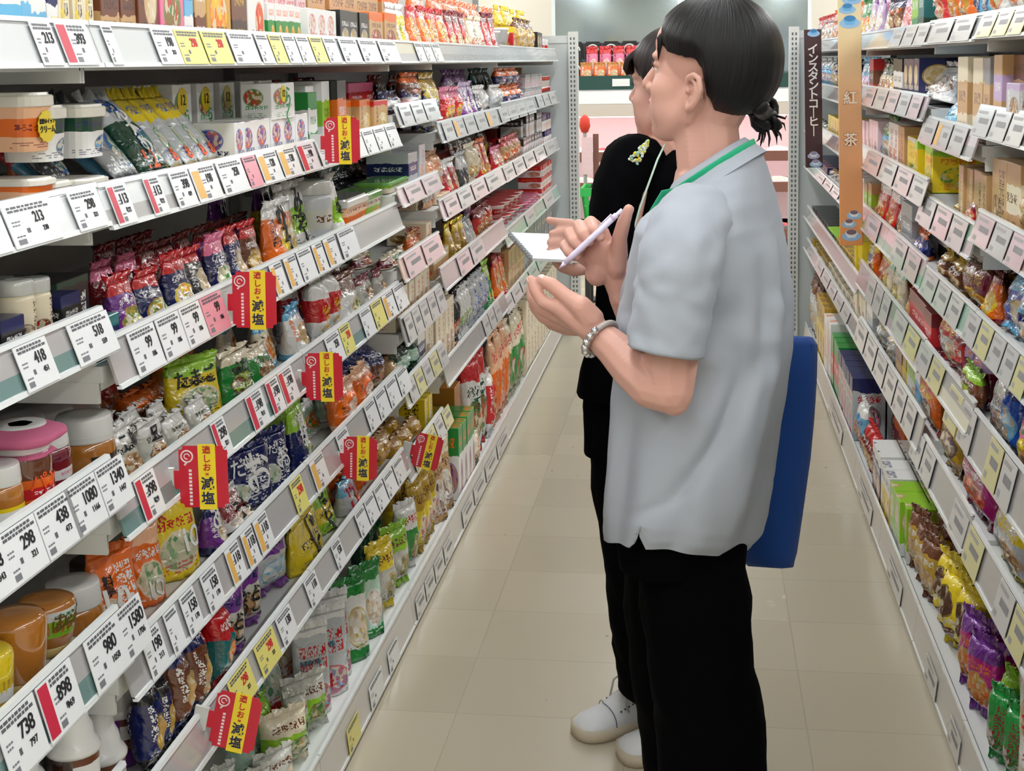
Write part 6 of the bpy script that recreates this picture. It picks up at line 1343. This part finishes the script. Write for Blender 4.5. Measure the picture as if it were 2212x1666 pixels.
bm = bmesh.new(); loft(bm, tube_rings(pth2, rd2, 40, .004), 0, cap=False); o = solid(bm, 'sleeve', GREYC, .003, w1); o.parent = shirt
def ring_pts(c, F, L, U, a, b, n=64): return [c+F*(a*math.cos(2*PI*k/n))+L*(b*math.sin(2*PI*k/n))+U*0 for k in range(n)]
Ft = Vector((-math.cos(A1), math.sin(A1), -.66)).normalized(); Lt = Vector((-math.sin(A1), -math.cos(A1), -.05)).normalized(); Ut = Vector((0, 0, 1))
cc = Pt(1530, 360, 2.118); bm = bmesh.new(); rings = []
for dz, a, b in ((-.034, .104, .102), (-.018, .090, .088), (.000, .073, .069), (.0085, .065, .0615), (.009, .062, .059), (-.004, .061, .058), (-.04, .06, .056)):
    rings.append(ring_pts(cc+Ut*dz, Ft, Lt, Ut, a, b))
loft(bm, rings, 0, cap=False); o = link('collar', me_from('collar', bm, GREYC, True), w1); o.parent = shirt
# lanyard
GL = cloth_mat('lanyard_green', (40,164,120), .6, 300)
rg2 = ring_pts(cc+Ut*-.010, Ft, Lt, Ut, .083, .081, 64); seq = [rg2[k % 64] for k in range(52, 64+0)][::-1]
lan = [rg2[k] for k in range(44, 2, -2)]
front = [Pt(1436, 418, 2.09), Pt(1410, 462, 2.10), Pt(1388, 515, 2.11), Pt(1371, 570, 2.115), Pt(1360, 640, 2.118), Pt(1352, 720, 2.12), Pt(1344, 800, 2.11), Pt(1336, 850, 2.10)]
pts = [p for p in lan if True]
bm = bmesh.new(); tube(bm, lan[:17]+front, (.0068, .0012), 8); link('lanyard', me_from('lanyard', bm, GL, True), w1)
bm = bmesh.new(); tube(bm, [Pt(1338, 800, 2.05), Pt(1334, 840, 2.05), Pt(1329, 888, 2.05)], (.006, .0015), 8); link('lanyard_tail', me_from('lanyard_tail', bm, pm('strap_grey', (150,154,158), .6), True), w1)
# trousers
def leg(path, rad, n, parent, mat, fold=.006):
    p, r = resample(path, rad, n); bm = bmesh.new(); loft(bm, tube_rings(p, r, 48, fold), 0, cap=True); return bm
bm = bmesh.new()
TABT = [(1080, 1336, 1630, .160), (1130, 1340, 1620, .160), (1185, 1345, 1604, .155)]
b2_, rgs = torso(TABT, 2.12, A1, 96, 12, .002, 2.4); b2_.free(); loft(bm, rgs, 0, cap=True)
seat = link('trousers', me_from('trousers', bm, BLACKC, True), w1)
fz = lambda px, py, Y, z: Vector((Pt(px, py, Y).x, Y, z))
bm = leg([Pt(1488, 1165, 2.07), Pt(1500, 1290, 2.045), Pt(1516, 1450, 2.035), Pt(1535, 1580, 2.03), fz(1548, 1700, 2.03, .30), fz(1556, 1800, 2.03, .16), fz(1560, 1900, 2.03, .075)], [(.085, .075), (.083, .088), (.080, .09), (.083, .088), (.084, .088), (.084, .09), (.085, .09)], 40, w1, BLACKC); o = link('trouser_leg', me_from('trouser_leg', bm, BLACKC, True), seat)
bm = leg([Pt(1472, 1165, 2.18), Pt(1462, 1300, 2.20), Pt(1470, 1450, 2.20), Pt(1490, 1580, 2.20), fz(1498, 1700, 2.2, .30), fz(1502, 1800, 2.2, .16), fz(1505, 1900, 2.2, .075)], [(.095, .085), (.085, .09), (.082, .088), (.082, .086), (.082, .086), (.082, .088), (.084, .09)], 40, w1, BLACKC); link('trouser_leg', me_from('trouser_leg', bm, BLACKC, True), seat)
def shoe(name, heel, toe, parent, upper, sole, lace=None, detail=None):
    d = (toe-heel); Ls = d.length; d.normalize(); s = Vector((0, 0, 1)).cross(d).normalized(); u = Vector((0, 0, 1))
    Q = lambda f, l, h: heel+d*(f*Ls)+s*l+u*h
    prof = [(0.0, .024, .070), (.04, .032, .088), (.14, .036, .098), (.28, .037, .102), (.40, .039, .094), (.52, .044, .078), (.64, .048, .062), (.76, .0495, .054), (.87, .046, .048), (.95, .036, .038), (1.0, .014, .026)]
    bm = bmesh.new(); rings = []
    for f, w, h in prof:
        rings.append([Q(f, w*math.sin(a)*(1 if math.cos(a) < 0 else (.62+.38*(1-max(0, math.cos(a))))), .022+(h-.022)*max(0, math.cos(a))**.8 if math.cos(a) > 0 else .022-.006*(-math.cos(a))) for a in [2*PI*k/24 for k in range(24)]])
    loft(bm, rings); up = link(name, me_from(name, bm, upper, True), parent)
    bm = bmesh.new(); rings = []
    for f, w, h in prof:
        f2 = -.012+f*1.03; w2 = w+.004; rings.append([Q(f2, w2*x, z) for x, z in ((-1, .002), (-1.02, .012), (-.98, .026), (-.5, .027), (.5, .027), (.98, .026), (1.02, .012), (1, .002), (.5, .0), (-.5, .0))])
    loft(bm, rings); link('sole', me_from('sole', bm, sole, True), up)
    if lace:
        for k in range(6):
            f = .30+k*.055; hh = .1015-(k*.055)*.15-.004*(k > 1)*(k-1)
            bm = bmesh.new(); tube(bm, [Q(f, -.021, hh-.012), Q(f+.012, -.008, hh+.0015), Q(f+.02, .008, hh+.0015), Q(f+.032, .021, hh-.013)], .0026, 6); link('lace', me_from('lace', bm, lace, True), up)
        bm = bmesh.new(); tube(bm, [Q(.30, .004, .104), Q(.36, .02, .118), Q(.42, .032, .112), Q(.45, .036, .07), Q(.41, .034, .05)], .0024, 6); tube(bm, [Q(.30, -.004, .104), Q(.37, -.018, .118), Q(.44, -.03, .10), Q(.47, -.036, .06)], .0024, 6); link('lace', me_from('lace', bm, lace, True), up)
        for sd in (-1, 1):
            for k in range(4): 
                bm = bmesh.new(); ball(bm, Q(.36+k*.05, sd*.037, .068-k*.004), .0026, None, 1); link('eyelet', me_from('eyelet', bm, detail), up)
        bm = bmesh.new(); ring = [Q(.64-.05*abs(math.sin(a)), .0475*math.sin(a), .024+.041*max(0, math.cos(a))**.8) for a in [(-PI/2)+PI*k/16 for k in range(17)]]; tube(bm, ring, .0009, 5); link('toe_seam', me_from('toe_seam', bm, detail), up)
    return up
SHW = pm('shoe_white', (226,228,232), .45); SOLE = pm('shoe_sole', (206,194,172), .6); LACE = pm('lace_white', (190,190,188), .7); SHD = pm('shoe_navy', (66,72,88), .5); SHB = pm('shoe_black', (30,30,32), .5)
shoe('shoe', Vector((Pt(1560, 1900, 2.03).x+.06, 2.02, 0)), Vector((Pt(1560, 1900, 2.03).x-.17, 2.07, 0)), w1, SHB, SHB)
shoe('shoe', Vector((Pt(1505, 1900, 2.2).x+.06, 2.19, 0)), Vector((Pt(1505, 1900, 2.2).x-.17, 2.26, 0)), w1, SHB, SHB)
# bracelet with silver beads on the left wrist
ax = (Pt(1370, 798, 1.945)-wr).normalized(); bc = wr+ax*.008; u = ax.orthogonal().normalized(); v = ax.cross(u)
bm = bmesh.new(); ring = [bc+u*(.0275*math.cos(2*PI*k/36))+v*(.0275*math.sin(2*PI*k/36)) for k in range(37)]; tube(bm, ring, .0042, 8); brc = link('bracelet', me_from('bracelet', bm, pm('band_grey', (176,172,168), .5), True), w1)
left = min(range(36), key=lambda k: ring[k].x+ring[k].y*.6+ring[k].z*.4)
for k in range(-6, 7, 2):
    bm = bmesh.new(); q = ring[(left+k) % 36]; ball(bm, q+(q-bc).normalized()*.0035, .0062, None, 2); link('bead', me_from('bead', bm, pm('bead_silver', (215,216,220), .12, metal=1.), True), brc)
for o in list(w1.children): o.matrix_parent_inverse = Matrix.Translation(-w1.location)
# pen and tote bag are things of their own
pa, pb = Pt(1208, 580, 2.116), Pt(1344, 453, 2.112); d = (pb-pa).normalized(); Lp = (pb-pa).length
r = empty('pen', pa); PEN = pm('pen_lilac', (222,212,238), .3, coat=.5)
bm = bmesh.new(); tube(bm, [d*.012, d*.03, d*(Lp*.5), d*(Lp-.02)], [.0042, .005, .005, .0046], 12); link('barrel', me_from('barrel', bm, PEN, True), r)
bm = bmesh.new(); tube(bm, [d*0, d*.005, d*.0125], [.0006, .0018, .0044], 10); link('tip', me_from('tip', bm, PEN, True), r)
bm = bmesh.new(); tube(bm, [d*(Lp-.021), d*(Lp-.012), d*(Lp-.011), d*Lp], [.0048, .0044, .003, .0028], 10); link('push_button', me_from('push_button', bm, PEN, True), r)
bm = bmesh.new(); n = d.orthogonal().normalized(); tube(bm, [d*(Lp-.018)+n*.0045, d*(Lp-.018)+n*.0075, d*(Lp-.05)+n*.0068], .0013, 6); link('clip', me_from('clip', bm, PEN, True), r)
tag(r, 'pale lilac pen held in the raised hand of the grey-shirted woman', 'pen')
BLUE = cloth_mat('tote_blue', (30,74,152), .75, 500)
r = empty('tote_bag', Pt(1660, 1225, 2.40))
o0 = r.location.copy(); bm = bmesh.new(); rings = []
rows_ = [(728, 1560, 1752, .012), (742, 1560, 1758, .03), (820, 1558, 1752, .045), (900, 1556, 1745, .05), (985, 1556, 1736, .052), (1100, 1560, 1712, .055), (1180, 1566, 1694, .055), (1212, 1580, 1682, .05), (1226, 1610, 1655, .03)]
for py, a, b, t in rows_:
    ca, cb = Pt(a+40, py, 2.37), Pt(b, py, 2.44); n = Vector((0, 1, 0)); dv = cb-ca; nn = Vector((-dv.y, dv.x, 0)).normalized()
    rings.append([x-o0 for x in ([ca.lerp(cb, k/10)-nn*t*(.4+.6*math.sin(PI*k/10)**.5) for k in range(11)]+[ca.lerp(cb, 1-k/10)+nn*t*(.4+.6*math.sin(PI*k/10)**.5) for k in range(11)])])
loft(bm, rings); link('bag_body', me_from('bag_body', bm, BLUE, True), r)
bm = bmesh.new(); tube(bm, [x-o0 for x in (Pt(1620, 740, 2.40), Pt(1600, 600, 2.42), Pt(1575, 480, 2.40), Pt(1570, 440, 2.36), Pt(1595, 480, 2.37), Pt(1640, 620, 2.42), Pt(1690, 745, 2.43))], (.012, .002), 8); link('strap', me_from('strap', bm, BLUE, True), r)
bm = bmesh.new(); tube(bm, [x-o0-Vector((0, .0, 0)) for x in (Pt(1752, 745, 2.41), Pt(1730, 985, 2.38), Pt(1690, 1185, 2.375), Pt(1668, 1205, 2.375))], .0016, 5); link('side_seam', me_from('side_seam', bm, pm('seam_blue', (18,44,104), .8)), r)
tag(r, 'blue cloth tote bag hanging behind the grey-shirted woman', 'bag')
# ---- woman in black with white trainers
w2 = empty('person', (-.12, 2.95, 0)); tag(w2, 'person in black with white trainers and notepad behind the grey-shirted woman', 'person')
H2 = Head(1452, 184, 2.95, math.radians(33), math.radians(2), .95)
bm = bmesh.new(); H2.build(bm)
chain(bm, [H2.p(-.02, 0, -.05), Pt(1452, 290, 2.96), Pt(1450, 345, 2.96)], [.052, .048, .06])
chain(bm, [Pt(1445, 360, 2.96), Pt(1430, 600, 2.96), Pt(1410, 800, 2.96)], [.08, .085, .095])
for ya, pxs in ((2.89, (1370, 1392, 1408)), (3.05, (1398, 1412, 1414))): chain(bm, [Pt(pxs[0], 860, ya), Pt(pxs[1], 1200, ya), Pt(pxs[2], 1450, ya+.04)], [.07, .05, .035])
w2r = Pt(1285, 560, 2.73); chain(bm, [Pt(1440, 350, 2.95), Pt(1370, 345, 2.84), Pt(1345, 470, 2.78), Pt(1342, 600, 2.74), w2r], [.05, .046, .04, .034, .0245])
for f in ([(1262, 500, 2.735), (1232, 484, 2.725), (1206, 481, 2.715), (1186, 476, 2.705)], [(1258, 520, 2.73), (1228, 500, 2.715), (1206, 502, 2.705), (1192, 505, 2.70)], [(1256, 540, 2.73), (1222, 522, 2.715), (1202, 522, 2.70), (1188, 524, 2.695)], [(1256, 560, 2.73), (1224, 548, 2.715), (1204, 546, 2.70), (1186, 544, 2.695)]):
    chain(bm, [w2r]+[Pt(*q) for q in f], [.022, .0145, .0108, .0098, .0078])
chain(bm, [Pt(1270, 575, 2.72), Pt(1240, 585, 2.70), Pt(1215, 578, 2.69), Pt(1200, 566, 2.685)], [.017, .0125, .011, .0085]); ball(bm, Pt(1262, 545, 2.725), (.034, .018, .036))
body2 = remesh_obj(bm, .0032, [SKIN, LIPS], 'body', 4, .5); lc = H2.p(.094, 0, -.066)
for p in body2.polygons:
    d = p.center-lc
    if abs(d.dot(H2.U)) < .0105*H2.s and abs(d.dot(H2.L)) < .02*H2.s and d.dot(H2.F) > -.006: p.material_index = 1
soften(body2, H2, 25); link('body', body2, w2); H2.eyes(w2, pm('iris_dark', (40,26,20), .2))
def fringe(bm, s):
    for k in range(18):
        l0 = -.05+k*.0066; f0 = .092-.3*abs(l0)**1.4*3
        lock(bm, [s.p(f0-.022, l0*.92, .078), s.p(f0+.004, l0, .054), s.p(f0+.007, l0*1.04, .036), s.p(f0+.003, l0*1.06, .020)], .0085, .4)
    chain(bm, [s.p(-.095, 0, -.03), s.p(-.12, 0, -.06), s.p(-.125, 0, -.13)], [.03, .032, .014])
H2.hair('hair', hair_mat('hair_brown', (26,15,16)), w2, {0: 14, 30: 9, 55: -4, 75: -24, 100: -38, 140: -48, 180: -50}, .016, fringe)
TAB2 = [(318, 1400, 1492, .055), (334, 1372, 1510, .10), (352, 1352, 1528, .14), (385, 1336, 1540, .165), (440, 1322, 1546, .172), (520, 1312, 1546, .166), (640, 1300, 1535, .155), (720, 1282, 1530, .16), (800, 1264, 1530, .17), (838, 1260, 1528, .172)]
bm, rg = torso(TAB2, 2.96, math.radians(18), 96, 8, .005); top2 = solid(bm, 'black_top', BLACKC, .003, w2)
p_, r_ = resample([Pt(1392, 345, 2.88), Pt(1362, 350, 2.83), Pt(1338, 400, 2.79), Pt(1326, 460, 2.77), Pt(1322, 560, 2.75)], [(.045, .045), (.052, .052), (.05, .052), (.046, .05), (.044, .048)], 26)
bm = bmesh.new(); loft(bm, tube_rings(p_, r_, 40, .005), 0, cap=False); o = solid(bm, 'sleeve', BLACKC, .003, top2)
bm = bmesh.new(); rr = random.Random(4)
EMB = [pm('thread_yellow', (232,206,60), .7), pm('thread_white', (225,228,220), .7), pm('thread_mint', (150,196,176), .7)]
vs = [Pt(x, y, 2.772-.0007*(365-y)*0) for x, y in ((1356, 366), (1362, 344), (1372, 326), (1386, 312), (1403, 305), (1398, 322), (1386, 338), (1372, 354))]
for k in range(120):
    u, v_ = rr.random(), rr.uniform(-.5, .5); a = Pt(1358+u*42, 362-u*54, 2.80).lerp(Pt(1358+u*42, 362-u*54, 2.80), 0); c0 = Pt(1358+u*42+v_*18*math.sin(PI*min(1, u+.12)), 362-u*54+v_*12, 2.775-.012*math.sin(PI*u))
    s0 = len(bm.faces); ball(bm, c0, (.0036, .0048, .0036), None, 1); bm.faces.ensure_lookup_table()
    for f in bm.faces[s0:]: f.material_index = k % 3
link('embroidery', me_from('embroidery', bm, EMB, True), w2)
bm = bmesh.new(); tube(bm, [Pt(1436, 312, 2.86), Pt(1420, 345, 2.80), Pt(1400, 400, 2.765), Pt(1382, 450, 2.745), Pt(1368, 500, 2.74), Pt(1360, 560, 2.74)], .0022, 6); link('neck_cord', me_from('neck_cord', bm, pm('cord_pale', (190,214,200), .6), True), w2)
bm = bmesh.new(); b2_, rgs = torso([(790, 1272, 1524, .165), (850, 1268, 1520, .166), (960, 1270, 1515, .165)], 2.96, math.radians(18), 72, 14, .002); b2_.free(); loft(bm, rgs, 0, cap=True); seat2 = link('trousers', me_from('trousers', bm, BLACKC, True), w2)
bm = leg([Pt(1368, 900, 2.88), Pt(1376, 1050, 2.88), Pt(1392, 1200, 2.89), Pt(1402, 1320, 2.91), Pt(1410, 1400, 2.93), Pt(1414, 1478, 2.95)], [(.098, .085), (.096, .088), (.088, .085), (.088, .085), (.086, .085), (.078, .085)], 36, w2, BLACKC); link('trouser_leg', me_from('trouser_leg', bm, BLACKC, True), seat2)
bm = leg([Pt(1395, 900, 3.03), Pt(1402, 1050, 3.04), Pt(1412, 1200, 3.05), Pt(1416, 1330, 3.06), Pt(1414, 1400, 3.07), Pt(1416, 1455, 3.08)], [(.095, .085), (.092, .088), (.088, .085), (.086, .085), (.086, .085), (.082, .085)], 36, w2, BLACKC); link('trouser_leg', me_from('trouser_leg', bm, BLACKC, True), seat2)
shoe('shoe', onz(1412, 1556, 0), onz(1243, 1592, 0), w2, SHW, SOLE, LACE, SHD); shoe('shoe', onz(1500, 1618, 0), onz(1338, 1640, 0), w2, SHW, SOLE, LACE, SHD)
for o in list(w2.children): o.matrix_parent_inverse = Matrix.Translation(-w2.location)
# spiral notepad in her hand
A_, B_, D_ = Pt(1100, 502, 2.79), Pt(1214, 506, 2.76), Pt(1150, 558, 2.66); ex = (B_-A_); ey = (D_-A_); ez = ex.cross(ey).normalized(); ez = ez if ez.z > 0 else -ez
r = empty('notepad', A_); bm = bmesh.new()
for o3 in (0,):
    q = [Vector((0, 0, 0)), ex, ex+ey, ey]; v1 = [bm.verts.new(x-ez*.006) for x in q]; v2 = [bm.verts.new(x) for x in q]; bm.faces.new(v1); bm.faces.new(v2)
    for k in range(4): bm.faces.new((v1[k], v1[(k+1) % 4], v2[(k+1) % 4], v2[k]))
bmesh.ops.recalc_face_normals(bm, faces=bm.faces); link('pages', me_from('pages', bm, pm('paper_white', (236,240,246), .6)), r)
bm = bmesh.new(); n = 11; pts = []
for k in range(n*8+1):
    a = 2*PI*k/8; c = ey*(k/(n*8)); pts.append(c-ez*.003+ez*(.0055*math.cos(a))+ex.normalized()*(.0055*math.sin(a)))
tube(bm, pts, .0014, 5); link('spiral_wire', me_from('spiral_wire', bm, pm('wire_grey', (168,176,186), .35), True), r)
tag(r, 'white spiral notepad held by the woman in black', 'notepad')
